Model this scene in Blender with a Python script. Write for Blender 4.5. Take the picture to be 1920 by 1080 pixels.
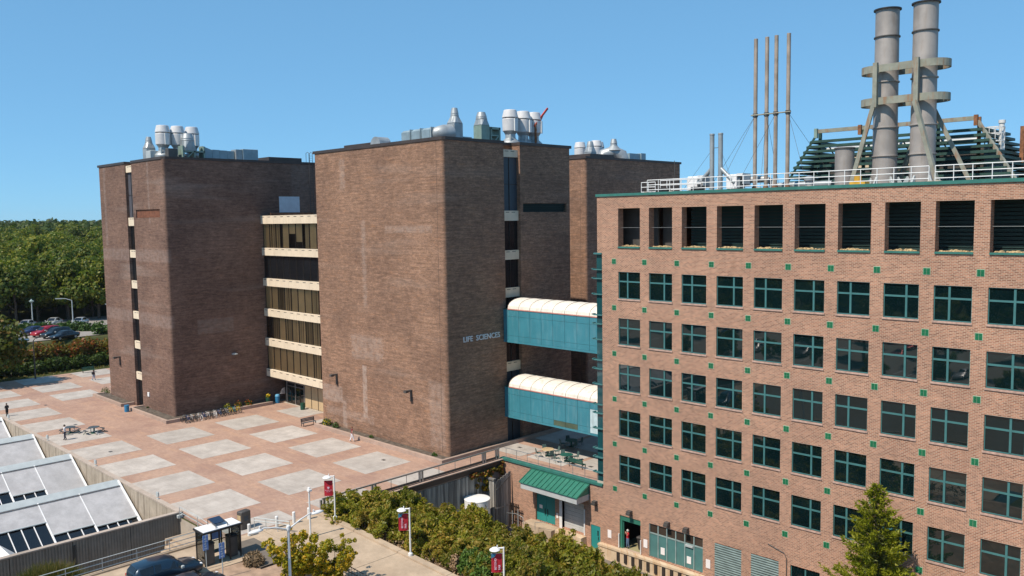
import bpy, math, random
import numpy as np
from mathutils import Vector, Matrix
for o in list(bpy.data.objects): bpy.data.objects.remove(o)
S = bpy.context.scene
COL = S.collection
rnd = random.Random(7)
R = math.radians

# ------------------------------------------------------------------ camera
cam_d = bpy.data.cameras.new('camera'); cam = bpy.data.objects.new('camera', cam_d); COL.objects.link(cam)
PITCH, ROLL, YAW = 0.0826842, -0.0148954, -0.7781035
ct, st, cy, sy, cr, sr = math.cos(PITCH), math.sin(PITCH), math.cos(YAW), math.sin(YAW), math.cos(ROLL), math.sin(ROLL)
fwd = Vector((sy*ct, cy*ct, -st)); rt = Vector((cy, -sy, 0)); up = rt.cross(fwd)
r2 = rt*cr + up*sr; u2 = up*cr - rt*sr
cam.matrix_world = Matrix(((r2.x, u2.x, -fwd.x, 46.286), (r2.y, u2.y, -fwd.y, -60.626), (r2.z, u2.z, -fwd.z, 24.973), (0, 0, 0, 1)))
cam_d.sensor_width = 36; cam_d.lens = 1579.37/1920*36; cam_d.clip_start = 0.5; cam_d.clip_end = 20000
S.camera = cam
# ------------------------------------------------------------------ sky and sun
SUN_EL, SUN_AZ = 54.5, 184.5        # azimuth clockwise from +Y: the sun stands at -Y, slightly -X
W = bpy.data.worlds.new('World'); S.world = W; W.use_nodes = True
nt = W.node_tree; nt.nodes.clear()
sky = nt.nodes.new('ShaderNodeTexSky'); sky.sky_type = 'NISHITA'; sky.sun_disc = False
sky.sun_elevation = R(SUN_EL); sky.sun_rotation = R(SUN_AZ); sky.altitude = 30; sky.air_density = 0.6; sky.dust_density = 0.0; sky.ozone_density = 6.0
bg = nt.nodes.new('ShaderNodeBackground'); bg.inputs['Strength'].default_value = 0.09
wo = nt.nodes.new('ShaderNodeOutputWorld')
gm = nt.nodes.new('ShaderNodeGamma'); gm.inputs['Gamma'].default_value = 0.36      # flattens the sky's own gradient a little, as the clear dry day does
tn = nt.nodes.new('ShaderNodeVectorMath'); tn.operation = 'MULTIPLY'; tn.inputs[1].default_value = (1.80, 3.42, 4.6)
nt.links.new(sky.outputs[0], gm.inputs['Color']); nt.links.new(gm.outputs[0], tn.inputs[0]); nt.links.new(tn.outputs[0], bg.inputs['Color']); nt.links.new(bg.outputs[0], wo.inputs['Surface'])
sd = bpy.data.lights.new('sun', 'SUN'); sd.energy = 5.0; sd.angle = R(0.53); sd.color = (1.0, 0.89, 0.76)
sun = bpy.data.objects.new('sun', sd); COL.objects.link(sun)
az = R(SUN_AZ); el = R(SUN_EL)
to_sun = Vector((math.sin(az)*math.cos(el), math.cos(az)*math.cos(el), math.sin(el)))
sun.rotation_euler = to_sun.to_track_quat('Z', 'Y').to_euler()
sun.location = (0, -80, 120)
vs = S.view_settings; vs.view_transform = 'Standard'; vs.look = 'None'; vs.exposure = 0.12; vs.gamma = 1.0
vs.use_curve_mapping = False
S.render.engine = 'CYCLES'
S.cycles.max_bounces = 6; S.cycles.diffuse_bounces = 3; S.cycles.glossy_bounces = 3; S.cycles.transparent_max_bounces = 8

# ------------------------------------------------------------------ node helpers
class NT:
    def __init__(s, name):
        s.m = bpy.data.materials.new(name); s.m.use_nodes = True; s.t = s.m.node_tree; s.t.nodes.clear()
        s.out = s.n('ShaderNodeOutputMaterial')
    def n(s, kind, **kw):
        x = s.t.nodes.new(kind)
        for k, v in kw.items(): setattr(x, k, v)
        return x
    def l(s, a, b): s.t.links.new(a, b)
    def put(s, sock, v):
        if isinstance(v, (int, float)): sock.default_value = v
        elif isinstance(v, (tuple, list)):
            sock.default_value = tuple(v) + (1,) if len(sock.default_value) == 4 and len(v) == 3 else v
        else: s.l(v, sock)
    def math(s, op, a, b=0.0, c=None, clamp=False):
        x = s.n('ShaderNodeMath', operation=op, use_clamp=clamp); s.put(x.inputs[0], a); s.put(x.inputs[1], b)
        if c is not None: s.put(x.inputs[2], c)
        return x.outputs[0]
    def mix(s, f, a, b, mode='MIX'):
        x = s.n('ShaderNodeMix', data_type='RGBA', blend_type=mode); s.put(x.inputs[0], f); s.put(x.inputs[6], a); s.put(x.inputs[7], b)
        return x.outputs[2]
    def noise(s, vec, scale, detail=4, rough=0.55):
        x = s.n('ShaderNodeTexNoise'); x.inputs['Scale'].default_value = scale; x.inputs['Detail'].default_value = detail; x.inputs['Roughness'].default_value = rough
        if vec is not None: s.l(vec, x.inputs['Vector'])
        return x.outputs['Fac']
    def ramp(s, f, a, b):
        x = s.n('ShaderNodeMapRange', interpolation_type='SMOOTHSTEP'); s.put(x.inputs[0], f); s.put(x.inputs[1], a); s.put(x.inputs[2], b)
        return x.outputs[0]
    def scalev(s, vec, sc):
        x = s.n('ShaderNodeVectorMath', operation='MULTIPLY'); s.l(vec, x.inputs[0]); x.inputs[1].default_value = sc
        return x.outputs[0]
    def obj(s): return s.n('ShaderNodeTexCoord').outputs['Object']
    def pos(s): return s.n('ShaderNodeNewGeometry').outputs['Position']
    def xyz(s, v):
        x = s.n('ShaderNodeSeparateXYZ'); s.l(v, x.inputs[0]); return x.outputs
    def comb(s, a, b, c=0.0):
        x = s.n('ShaderNodeCombineXYZ'); s.put(x.inputs[0], a); s.put(x.inputs[1], b); s.put(x.inputs[2], c); return x.outputs[0]
    def bump(s, h, strength, dist):
        x = s.n('ShaderNodeBump'); x.inputs['Strength'].default_value = strength; x.inputs['Distance'].default_value = dist; s.l(h, x.inputs['Height']); return x.outputs[0]
    def bsdf(s, col, rough=0.7, metal=0.0, spec=0.5, normal=None, **kw):
        x = s.n('ShaderNodeBsdfPrincipled'); s.put(x.inputs['Base Color'], col); s.put(x.inputs['Roughness'], rough); s.put(x.inputs['Metallic'], metal)
        x.inputs['Specular IOR Level'].default_value = spec
        for k, v in kw.items(): s.put(x.inputs[k], v)
        if normal is not None: s.l(normal, x.inputs['Normal'])
        s.l(x.outputs[0], s.out.inputs['Surface']); return x

def plain(name, col, rough=0.6, metal=0.0, var=0.16, scale=1.5, spec=0.4, dirt=0.0, dirtcol=(0.12, 0.10, 0.08), space='pos', coat=0.0):
    t = NT(name); v = t.pos() if space == 'pos' else t.obj()
    f = t.noise(v, scale, 5)
    c1 = tuple(min(1, c*(1+var)) for c in col); c0 = tuple(c*(1-var) for c in col)
    c = t.mix(t.ramp(f, 0.3, 0.7), c0, c1)
    if dirt > 0:
        d = t.noise(t.scalev(v, (3.0, 3.0, 0.5)), 0.9, 6)
        c = t.mix(t.math('MULTIPLY', t.ramp(d, 0.48, 0.72), dirt), c, dirtcol)
    rg = t.math('ADD', t.math('MULTIPLY', f, 0.2), rough-0.1)
    t.bsdf(c, rg, metal, spec, **({'Coat Weight': coat} if coat else {}))
    return t.m

def brick(name, c1, c2, mortar, blotch=0.25, courses=0.3, patches=(), bw=0.215, rh=0.072, ms=0.011, light=(0.5, 0.46, 0.42), streak=0.0, pale=0.22, mottle=0.14, warm=0.5):
    t = NT(name); v = t.pos(); s = t.xyz(v)
    u = t.math('ADD', s[0], s[1]); uv = t.comb(u, s[2])
    b = t.n('ShaderNodeTexBrick'); t.l(uv, b.inputs['Vector'])
    b.inputs['Scale'].default_value = 1.0; b.inputs['Brick Width'].default_value = bw; b.inputs['Row Height'].default_value = rh
    b.inputs['Mortar Size'].default_value = ms; b.inputs['Mortar Smooth'].default_value = 0.2; b.inputs['Bias'].default_value = 0.0
    t.put(b.inputs['Color1'], c1); t.put(b.inputs['Color2'], c2); t.put(b.inputs['Mortar'], mortar)
    col = b.outputs['Color']
    n1 = t.noise(t.comb(t.math('MULTIPLY', u, 0.9), t.math('MULTIPLY', s[2], 4.0)), 1.0, 6, 0.7)     # course to course colour
    col = t.mix(1.0, col, t.mix(t.ramp(n1, 0.3, 0.72), (1-courses,)*3, (1+courses*0.9,)*3), 'MULTIPLY')
    n6 = t.noise(t.comb(t.math('MULTIPLY', u, 0.3), t.math('MULTIPLY', s[2], 7.0)), 1.0, 4, 0.75)
    col = t.mix(1.0, col, t.mix(t.ramp(n6, 0.35, 0.65), (1-courses*0.6,)*3, (1+courses*0.6,)*3), 'MULTIPLY')
    n7 = t.noise(t.comb(t.math('MULTIPLY', u, 0.55), t.math('MULTIPLY', s[2], 2.2)), 1.0, 6, 0.75)
    col = t.mix(t.math('MULTIPLY', t.ramp(n7, 0.54, 0.7), warm), col, tuple(min(1, a*b_) for a, b_ in zip(c1, (1.25, 1.12, 0.95))))
    n2 = t.noise(uv, 0.16, 5, 0.6)
    col = t.mix(1.0, col, t.mix(t.ramp(n2, 0.3, 0.7), (1-blotch, 1-blotch, 1-blotch*0.85), (1+blotch,)*3), 'MULTIPLY')
    n5 = t.noise(uv, 1.6, 6, 0.75)
    col = t.mix(1.0, col, t.mix(t.ramp(n5, 0.32, 0.68), (1-mottle,)*3, (1+mottle,)*3), 'MULTIPLY')
    n3 = t.noise(t.comb(t.math('MULTIPLY', u, 0.05), t.math('MULTIPLY', s[2], 0.45)), 1.0, 3, 0.5)      # broad pale bands
    col = t.mix(t.math('MULTIPLY', t.ramp(n3, 0.55, 0.75), pale), col, light)
    if streak:
        n4 = t.noise(t.comb(t.math('MULTIPLY', u, 1.1), t.math('MULTIPLY', s[2], 0.07)), 1.0, 4, 0.6)
        col = t.mix(t.math('MULTIPLY', t.ramp(n4, 0.58, 0.78), streak), col, tuple(c*0.4 for c in c1))
    for (u0, u1, z0, z1, soft, amt, pc) in patches:
        jit = t.math('MULTIPLY', t.math('SUBTRACT', t.noise(uv, 3.0, 4), 0.5), soft*3)
        uu = t.math('ADD', u, jit)
        m = t.math('MULTIPLY', t.math('MULTIPLY', t.ramp(uu, u0-soft, u0+soft), t.math('SUBTRACT', 1.0, t.ramp(uu, u1-soft, u1+soft))),
                   t.math('MULTIPLY', t.ramp(s[2], z0-soft, z0+soft), t.math('SUBTRACT', 1.0, t.ramp(s[2], z1-soft, z1+soft))))
        m = t.math('MULTIPLY', m, t.ramp(t.noise(uv, 1.7, 5), 0.2, 0.65))
        col = t.mix(t.math('MULTIPLY', m, amt), col, pc)
    t.bsdf(col, 0.88, 0.0, 0.2, t.bump(b.outputs['Fac'], 0.35, -0.008))
    return t.m

def glass_dark(name, col=(0.012, 0.03, 0.032), rough=0.02, spec=0.75):
    t = NT(name); v = t.pos()
    f = t.noise(t.scalev(v, (0.35, 0.35, 0.35)), 1.0, 2)
    c = t.mix(f, tuple(c*0.4 for c in col), tuple(c*1.5 for c in col))
    nb = t.bump(t.noise(v, 0.5, 1), 0.02, 0.3)
    t.bsdf(c, rough, 0.0, spec, nb); return t.m

def glass_clear(name, tint=(0.75, 0.66, 0.52), refl=0.12):
    t = NT(name)
    tr = t.n('ShaderNodeBsdfTransparent'); t.put(tr.inputs[0], tint)
    gl = t.n('ShaderNodeBsdfGlossy'); gl.inputs['Roughness'].default_value = 0.02; t.put(gl.inputs[0], (1, 1, 1))
    fr = t.n('ShaderNodeFresnel'); fr.inputs[0].default_value = 1.5
    mx = t.n('ShaderNodeMixShader'); t.l(t.math('ADD', t.math('MULTIPLY', fr.outputs[0], 0.9), refl*0.3), mx.inputs[0])
    t.l(tr.outputs[0], mx.inputs[1]); t.l(gl.outputs[0], mx.inputs[2]); t.l(mx.outputs[0], t.out.inputs['Surface'])
    return t.m

def leaf(name, ca, cb, cc=None, trans=0.25, ccamt=0.2):
    t = NT(name); g = t.n('ShaderNodeNewGeometry'); ri = g.outputs['Random Per Island']
    oi = t.n('ShaderNodeObjectInfo').outputs['Random']
    c = t.mix(ri, ca, cb)
    if cc is not None:
        big = t.noise(g.outputs['Position'], 0.5, 2)
        k = t.math('ADD', t.math('MULTIPLY', ri, 0.5), big)
        c = t.mix(t.ramp(k, 1.0-ccamt*0.9, 1.12-ccamt*0.9), c, cc)
    c = t.mix(1.0, c, t.mix(oi, (0.66, 0.74, 0.72), (1.30, 1.22, 1.05)), 'MULTIPLY')
    d = t.n('ShaderNodeBsdfDiffuse'); t.l(c, d.inputs[0])
    tl = t.n('ShaderNodeBsdfTranslucent'); t.l(t.mix(1.0, c, (1.2, 1.35, 0.7), 'MULTIPLY'), tl.inputs[0])
    gl = t.n('ShaderNodeBsdfGlossy'); gl.inputs['Roughness'].default_value = 0.5; t.put(gl.inputs[0], (0.5, 0.5, 0.5))
    m1 = t.n('ShaderNodeMixShader'); m1.inputs[0].default_value = trans; t.l(d.outputs[0], m1.inputs[1]); t.l(tl.outputs[0], m1.inputs[2])
    m2 = t.n('ShaderNodeMixShader'); m2.inputs[0].default_value = 0.035; t.l(m1.outputs[0], m2.inputs[1]); t.l(gl.outputs[0], m2.inputs[2])
    t.l(m2.outputs[0], t.out.inputs['Surface']); return t.m

# ------------------------------------------------------------------ materials
PALE = (0.46, 0.38, 0.33)
M = {}
M['brick_a'] = brick('tower brick', (0.310, 0.172, 0.105), (0.180, 0.098, 0.066), (0.265, 0.185, 0.135), 0.18, 0.26, pale=0.10, streak=0.14,
    patches=[(-38.0, -37.2, 2.2, 8.3, 0.12, 0.55, PALE), (-46.4, -42.2, 3.2, 5.2, 0.12, 0.4, PALE), (-42.2, -41.4, 0.3, 3.6, 0.15, 0.4, PALE),
             (-45.6, -36.0, 1.6, 2.6, 0.2, 0.25, PALE), (-37.4, -36.7, 15.0, 25.0, 0.3, 0.3, PALE), (-33.0, -25.0, 23.6, 24.3, 0.2, 0.3, PALE),
             (-26.0, -23.6, 1.0, 8.0, 0.3, 0.25, PALE), (-40.0, -34.0, 9.0, 11.8, 0.4, 0.3, PALE), (-41.4, -40.4, 28.5, 32.0, 0.3, 0.3, PALE)])
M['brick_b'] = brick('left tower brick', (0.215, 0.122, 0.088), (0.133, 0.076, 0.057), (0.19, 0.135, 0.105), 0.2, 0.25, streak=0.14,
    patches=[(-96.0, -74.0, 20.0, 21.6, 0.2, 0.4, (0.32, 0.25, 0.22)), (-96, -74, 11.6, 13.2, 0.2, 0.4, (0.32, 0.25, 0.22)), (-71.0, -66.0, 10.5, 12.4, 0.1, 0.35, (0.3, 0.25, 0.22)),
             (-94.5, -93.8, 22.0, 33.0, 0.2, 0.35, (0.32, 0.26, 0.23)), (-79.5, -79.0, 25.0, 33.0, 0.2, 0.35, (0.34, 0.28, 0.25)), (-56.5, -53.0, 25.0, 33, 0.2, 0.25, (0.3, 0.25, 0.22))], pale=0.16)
M['brick_r'] = brick('pink brick', (0.45, 0.218, 0.137), (0.215, 0.098, 0.064), (0.47, 0.345, 0.255), 0.09, 0.06, bw=0.28, rh=0.105, ms=0.02, streak=0.2, pale=0.08, mottle=0.06, warm=0.15, light=(0.46, 0.34, 0.27))
M['brick_sill'] = plain('brick sill', (0.46, 0.31, 0.25), 0.85, var=0.2, scale=4)
M['coping'] = plain('bronze coping', (0.075, 0.058, 0.052), 0.5, 0.3, scale=0.5)
M['beige'] = plain('precast beige', (0.72, 0.61, 0.46), 0.85, var=0.06, scale=0.6, dirt=0.12, dirtcol=(0.35, 0.28, 0.2))
M['slot'] = plain('dark slot', (0.05, 0.045, 0.04), 0.8)
M['frame_bronze'] = plain('bronze frame', (0.045, 0.036, 0.03), 0.45, 0.5)
M['blind'] = plain('tan blind', (0.40, 0.295, 0.17), 0.8, var=0.12, scale=0.35)
M['room'] = plain('dark room', (0.02, 0.017, 0.014), 0.95)
M['glass_b'] = glass_clear('bronze glass', (0.93, 0.88, 0.80), 0.06)
M['glass_d'] = glass_dark('dark glass', (0.010, 0.012, 0.015))
M['glass_t'] = glass_dark('teal glass', (0.003, 0.012, 0.014), spec=1.0)
M['glass_bay'] = glass_dark('bay glass', (0.012, 0.07, 0.08), 0.05)
M['teal'] = plain('teal frame', (0.068, 0.20, 0.20), 0.45, 0.2, var=0.08)
M['teal_cap'] = plain('green coping', (0.05, 0.20, 0.165), 0.45, 0.2, var=0.1, dirt=0.15)
M['teal_door'] = plain('teal door', (0.02, 0.235, 0.225), 0.42, var=0.06, scale=0.8, dirt=0.12)
M['teal_panel'] = plain('teal cladding', (0.05, 0.225, 0.285), 0.42, var=0.06, scale=0.9, dirt=0.2, dirtcol=(0.25, 0.38, 0.42))
M['store'] = plain('grey teal panel', (0.075, 0.19, 0.185), 0.5, var=0.06, dirt=0.1)
M['olive_panel'] = plain('olive panel', (0.085, 0.115, 0.075), 0.6)
M['pale_panel'] = plain('pale blue panel', (0.50, 0.63, 0.66), 0.6, var=0.1, dirt=0.2)
M['cream'] = plain('cream roof', (0.76, 0.715, 0.63), 0.55, var=0.07, scale=1.6, dirt=0.35, dirtcol=(0.45, 0.38, 0.26))
M['seam'] = plain('roof seam', (0.30, 0.25, 0.22), 0.7)
M['salmon'] = plain('salmon trim', (0.52, 0.24, 0.20), 0.7)
M['grn_tile'] = plain('green tile', (0.012, 0.145, 0.062), 0.35, var=0.12, scale=3)
M['grout'] = plain('pale grout', (0.30, 0.42, 0.30), 0.8)
M['grn_roof'] = plain('green metal roof', (0.045, 0.205, 0.145), 0.4, 0.2, var=0.07, dirt=0.12, dirtcol=(0.12, 0.22, 0.17))
M['louver_g'] = plain('green louver', (0.012, 0.036, 0.033), 0.6)
M['steel_g'] = plain('green steel', (0.032, 0.078, 0.063), 0.55, 0.1, var=0.2)
M['vent_grey'] = plain('vent grey green', (0.25, 0.33, 0.32), 0.5)
M['galv'] = plain('galvanised metal', (0.37, 0.40, 0.41), 0.5, 0.45, var=0.12, scale=1.2, dirt=0.15)
M['galv_soft'] = plain('dull galvanised', (0.28, 0.37, 0.41), 0.5, 0.3, var=0.1)
M['fan_white'] = plain('white fan cowl', (0.60, 0.60, 0.60), 0.5, var=0.05, dirt=0.15, dirtcol=(0.4, 0.38, 0.35))
M['grn_grey'] = plain('grey green steel', (0.24, 0.33, 0.28), 0.5, 0.2, var=0.12, dirt=0.25, dirtcol=(0.22, 0.19, 0.12))
M['stack'] = plain('stainless stack', (0.375, 0.345, 0.32), 0.6, 0.35, var=0.14, scale=0.7, dirt=0.3, dirtcol=(0.24, 0.19, 0.15))
M['pipe'] = plain('dull pipe', (0.36, 0.30, 0.25), 0.65, 0.15, var=0.2, scale=1.0, dirt=0.3)
M['rusty'] = plain('rusty painted steel', (0.275, 0.285, 0.235), 0.7, 0.1, var=0.15, dirt=0.75, dirtcol=(0.30, 0.13, 0.05))
M['rust'] = plain('rust', (0.24, 0.105, 0.05), 0.85, var=0.35, scale=3)
M['white'] = plain('white paint', (0.78, 0.78, 0.77), 0.5, var=0.03)
M['wht_dirty'] = plain('weathered white', (0.70, 0.71, 0.70), 0.5, var=0.06, dirt=0.1)
M['black'] = plain('black paint', (0.022, 0.021, 0.022), 0.45)
M['rubber'] = plain('black rubber', (0.03, 0.024, 0.02), 0.8, dirt=0.3, dirtcol=(0.12, 0.06, 0.03))
M['dgrey'] = plain('dark grey metal', (0.09, 0.085, 0.08), 0.5, 0.2)
M['alu'] = plain('aluminium', (0.42, 0.43, 0.44), 0.35, 0.7, var=0.08)
M['lgrey'] = plain('light grey metal', (0.46, 0.50, 0.50), 0.45, 0.1, var=0.06)
M['shutter'] = plain('grey shutter', (0.50, 0.52, 0.51), 0.55, 0.1, var=0.05, dirt=0.12)
M['red_crane'] = plain('red crane', (0.55, 0.06, 0.03), 0.5)
M['yellow'] = plain('yellow paint', (0.62, 0.36, 0.04), 0.6)
M['louver_rust'] = plain('rusty louver', (0.28, 0.115, 0.065), 0.7, var=0.25, scale=2)
M['wood'] = plain('wood brown', (0.22, 0.13, 0.07), 0.7, var=0.25, scale=6)
M['tan_top'] = plain('tan table top', (0.50, 0.37, 0.21), 0.6)
M['grn_metal'] = plain('dark green metal', (0.018, 0.10, 0.075), 0.5)
M['bluegrey'] = plain('blue grey table', (0.055, 0.075, 0.09), 0.75)
M['bin_blue'] = plain('blue plastic', (0.03, 0.19, 0.36), 0.5, var=0.06)
M['bin_green'] = plain('green plastic', (0.012, 0.075, 0.045), 0.5)
M['paper'] = plain('paper notice', (0.80, 0.76, 0.74), 0.7, var=0.03)
M['sign_blue'] = plain('blue sign', (0.16, 0.29, 0.60), 0.5, var=0.05)
M['banner'] = plain('red banner', (0.33, 0.008, 0.022), 0.75, var=0.1)
M['banner_blue'] = plain('blue banner corner', (0.02, 0.14, 0.25), 0.75)
M['text_white'] = plain('white lettering', (0.80, 0.80, 0.82), 0.4, var=0.02)
M['text_pink'] = plain('pale lettering', (0.62, 0.45, 0.55), 0.6)
M['soil'] = plain('dark mulch', (0.105, 0.085, 0.066), 0.95, var=0.4, scale=2.5)
M['sand_soil'] = plain('sandy soil', (0.36, 0.25, 0.175), 0.95, var=0.22, scale=1.2)
M['gravel_tan'] = plain('debris', (0.40, 0.29, 0.15), 0.95, var=0.5, scale=6)
M['tyre'] = plain('tyre', (0.018, 0.018, 0.019), 0.8)
M['rim'] = plain('alloy rim', (0.5, 0.5, 0.5), 0.3, 0.8)
M['lamp_glass'] = plain('headlight', (0.75, 0.76, 0.78), 0.1, spec=0.8)
M['tail'] = plain('tail light', (0.35, 0.01, 0.01), 0.2)
M['skin'] = plain('skin', (0.50, 0.30, 0.21), 0.6, var=0.04)
M['solar'] = plain('solar panel', (0.02, 0.035, 0.075), 0.15, spec=0.7)
M['bark'] = plain('bark', (0.11, 0.08, 0.06), 0.95, var=0.35, scale=4)
M['mesh_top'] = plain('perforated green', (0.07, 0.12, 0.11), 0.6)

# concrete with weather stains
def concrete(name, col, joint=None, vert=0.0, stain=0.3, staincol=(0.12, 0.10, 0.08), grime=0.2):
    t = NT(name); v = t.pos()
    f = t.noise(v, 0.9, 7, 0.65); g = t.noise(v, 0.13, 4, 0.6); k = t.noise(v, 6.0, 3)
    c = t.mix(t.ramp(f, 0.3, 0.7), tuple(x*0.86 for x in col), tuple(x*1.1 for x in col))
    c = t.mix(t.math('MULTIPLY', t.ramp(g, 0.45, 0.7), grime), c, staincol)
    c = t.mix(1.0, c, t.mix(k, (0.9,)*3, (1.1,)*3), 'MULTIPLY')
    if vert:
        s = t.xyz(v)
        w = t.noise(t.comb(t.math('MULTIPLY', t.math('ADD', s[0], s[1]), 1.6), t.math('MULTIPLY', s[2], 0.12)), 1.0, 5, 0.65)
        c = t.mix(t.math('MULTIPLY', t.ramp(w, 0.45, 0.7), vert), c, staincol)
    t.bsdf(c, 0.9, 0, 0.2, t.bump(f, 0.2, 0.02)); return t.m
M['conc'] = concrete('concrete', (0.46, 0.40, 0.33))
M['conc_path'] = concrete('path concrete', (0.455, 0.355, 0.255), grime=0.45, staincol=(0.24, 0.18, 0.125))
M['conc_wall'] = concrete('stained concrete wall', (0.40, 0.345, 0.275), vert=0.85, staincol=(0.13, 0.105, 0.08))
M['conc_rib'] = concrete('ribbed concrete wall', (0.235, 0.21, 0.18), vert=0.55, staincol=(0.15, 0.12, 0.095))
M['conc_dock'] = concrete('dock concrete', (0.60, 0.48, 0.34), vert=0.65, staincol=(0.42, 0.22, 0.08))
M['conc_cap'] = concrete('concrete cap', (0.44, 0.37, 0.31), grime=0.35)
M['curb_pink'] = concrete('planter curb', (0.42, 0.31, 0.25))
M['asphalt'] = concrete('asphalt', (0.17, 0.145, 0.12), grime=0.2, staincol=(0.09, 0.08, 0.07))
M['asphalt_l'] = concrete('old asphalt', (0.28, 0.26, 0.235), grime=0.2, staincol=(0.2, 0.18, 0.16))
M['cloth'] = concrete('white shade cloth', (0.43, 0.425, 0.43), grime=0.45, staincol=(0.30, 0.295, 0.29))
M['glass_clear'] = glass_clear('clear glass', (0.85, 0.9, 0.9), 0.2)
M['olive_floor'] = concrete('bay floor', (0.34, 0.31, 0.17))
M['brown_glass'] = glass_dark('brown transom', (0.06, 0.045, 0.035), 0.1, 0.6)
M['bin_blue2'] = plain('light blue lid', (0.12, 0.36, 0.55), 0.5)

def paver():
    t = NT('brick pavers'); v = t.pos(); s = t.xyz(v)
    b = t.n('ShaderNodeTexBrick'); t.l(v, b.inputs['Vector']); b.inputs['Scale'].default_value = 1.0
    b.inputs['Brick Width'].default_value = 0.4; b.inputs['Row Height'].default_value = 0.2; b.inputs['Mortar Size'].default_value = 0.012
    t.put(b.inputs['Color1'], (0.435, 0.285, 0.212)); t.put(b.inputs['Color2'], (0.36, 0.232, 0.175)); t.put(b.inputs['Mortar'], (0.34, 0.24, 0.185))
    c = b.outputs['Color']
    f = t.noise(v, 0.25, 6, 0.65); g = t.noise(v, 1.3, 5); h = t.noise(t.comb(t.math('MULTIPLY', s[0], 0.5), t.math('MULTIPLY', s[1], 2.5)), 0.5, 4)
    c = t.mix(t.math('MULTIPLY', t.ramp(f, 0.42, 0.66), 0.65), c, (0.28, 0.175, 0.14)); f2 = t.noise(v, 0.09, 5, 0.7); c = t.mix(t.math('MULTIPLY', t.ramp(f2, 0.5, 0.7), 0.4), c, (0.50, 0.36, 0.27))
    c = t.mix(t.math('MULTIPLY', t.ramp(h, 0.5, 0.72), 0.4), c, (0.50, 0.31, 0.20))
    c = t.mix(1.0, c, t.mix(g, (0.85,)*3, (1.15,)*3), 'MULTIPLY')
    t.bsdf(c, 0.9, 0, 0.2); return t.m
M['paver'] = paver()
def slab():
    t = NT('paving slab'); v = t.pos(); s = t.xyz(v)
    oi = t.n('ShaderNodeObjectInfo').outputs['Random']
    f = t.noise(v, 0.5, 7, 0.7); g = t.noise(t.scalev(v, (0.6, 1.6, 1)), 1.2, 5)
    c = t.mix(t.ramp(f, 0.32, 0.7), (0.365, 0.33, 0.295), (0.50, 0.46, 0.415))
    c = t.mix(1.0, c, t.mix(oi, (0.9,)*3, (1.07,)*3), 'MULTIPLY')
    c = t.mix(t.math('MULTIPLY', t.ramp(g, 0.55, 0.8), 0.35), c, (0.33, 0.29, 0.25))
    sp_ = t.noise(v, 2.2, 3, 0.5); c = t.mix(t.math('MULTIPLY', t.ramp(sp_, 0.66, 0.74), 0.4), c, (0.2, 0.17, 0.14))
    h = t.math('FRACT', t.math('MULTIPLY', s[1], 1.05)); ln = t.math('LESS_THAN', h, 0.035)
    c = t.mix(t.math('MULTIPLY', ln, 0.35), c, (0.28, 0.24, 0.2))
    t.bsdf(c, 0.9, 0, 0.2); return t.m
M['slab'] = slab()
def grass():
    t = NT('grass ground'); v = t.pos(); f = t.noise(v, 0.05, 6, 0.6); g = t.noise(v, 2.0, 4)
    c = t.mix(t.ramp(f, 0.35, 0.65), (0.045, 0.06, 0.02), (0.085, 0.085, 0.035)); c = t.mix(1.0, c, t.mix(g, (0.7,)*3, (1.3,)*3), 'MULTIPLY')
    t.bsdf(c, 0.95, 0, 0.1); return t.m
M['grass'] = grass()
def boards():
    t = NT('weathered board'); v = t.pos(); s = t.xyz(v); oi = t.n('ShaderNodeObjectInfo').outputs['Random']
    w = t.noise(t.comb(t.math('MULTIPLY', t.math('ADD', s[0], s[1]), 14.0), t.math('MULTIPLY', s[2], 0.5)), 1.0, 5)
    c = t.mix(t.ramp(w, 0.3, 0.7), (0.20, 0.185, 0.17), (0.36, 0.35, 0.33)); c = t.mix(1.0, c, t.mix(oi, (0.5, 0.5, 0.5), (1.5, 1.5, 1.45)), 'MULTIPLY')
    t.bsdf(c, 0.9, 0, 0.2); return t.m
M['board'] = boards()

M['leaf_tree'] = leaf('tree leaf', (0.050, 0.088, 0.012), (0.145, 0.200, 0.028), (0.19, 0.19, 0.03), 0.33, 0.28)
M['leaf_dark'] = leaf('dark tree leaf', (0.026, 0.052, 0.010), (0.075, 0.115, 0.018), None, 0.22)
M['leaf_far'] = leaf('far leaf', (0.050, 0.082, 0.020), (0.115, 0.150, 0.036), (0.14, 0.14, 0.04), 0.2, 0.2)
M['leaf_hedge'] = leaf('hedge leaf', (0.145, 0.16, 0.016), (0.33, 0.32, 0.036), (0.35, 0.25, 0.05), 0.42, 0.25)
M['leaf_green'] = leaf('green shrub leaf', (0.03, 0.07, 0.012), (0.09, 0.16, 0.03), None, 0.25)
M['leaf_autumn'] = leaf('autumn leaf', (0.15, 0.18, 0.012), (0.40, 0.33, 0.02), (0.46, 0.30, 0.02), 0.38, 0.25)
M['leaf_red'] = leaf('red leaf', (0.10, 0.105, 0.014), (0.21, 0.155, 0.028), (0.28, 0.08, 0.025), 0.28, 0.26)
M['leaf_left'] = leaf('turning leaf', (0.055, 0.08, 0.014), (0.15, 0.165, 0.028), (0.20, 0.12, 0.03), 0.3, 0.16)
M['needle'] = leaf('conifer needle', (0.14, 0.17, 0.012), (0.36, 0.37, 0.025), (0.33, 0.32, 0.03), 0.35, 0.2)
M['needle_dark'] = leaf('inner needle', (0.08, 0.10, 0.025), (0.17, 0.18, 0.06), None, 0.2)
M['blade'] = leaf('grass blade', (0.08, 0.10, 0.02), (0.22, 0.20, 0.06), (0.26, 0.20, 0.07), 0.3, 0.3)
M['fl_yellow'] = leaf('yellow petal', (0.55, 0.38, 0.01), (0.8, 0.6, 0.03), None, 0.2)
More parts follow.
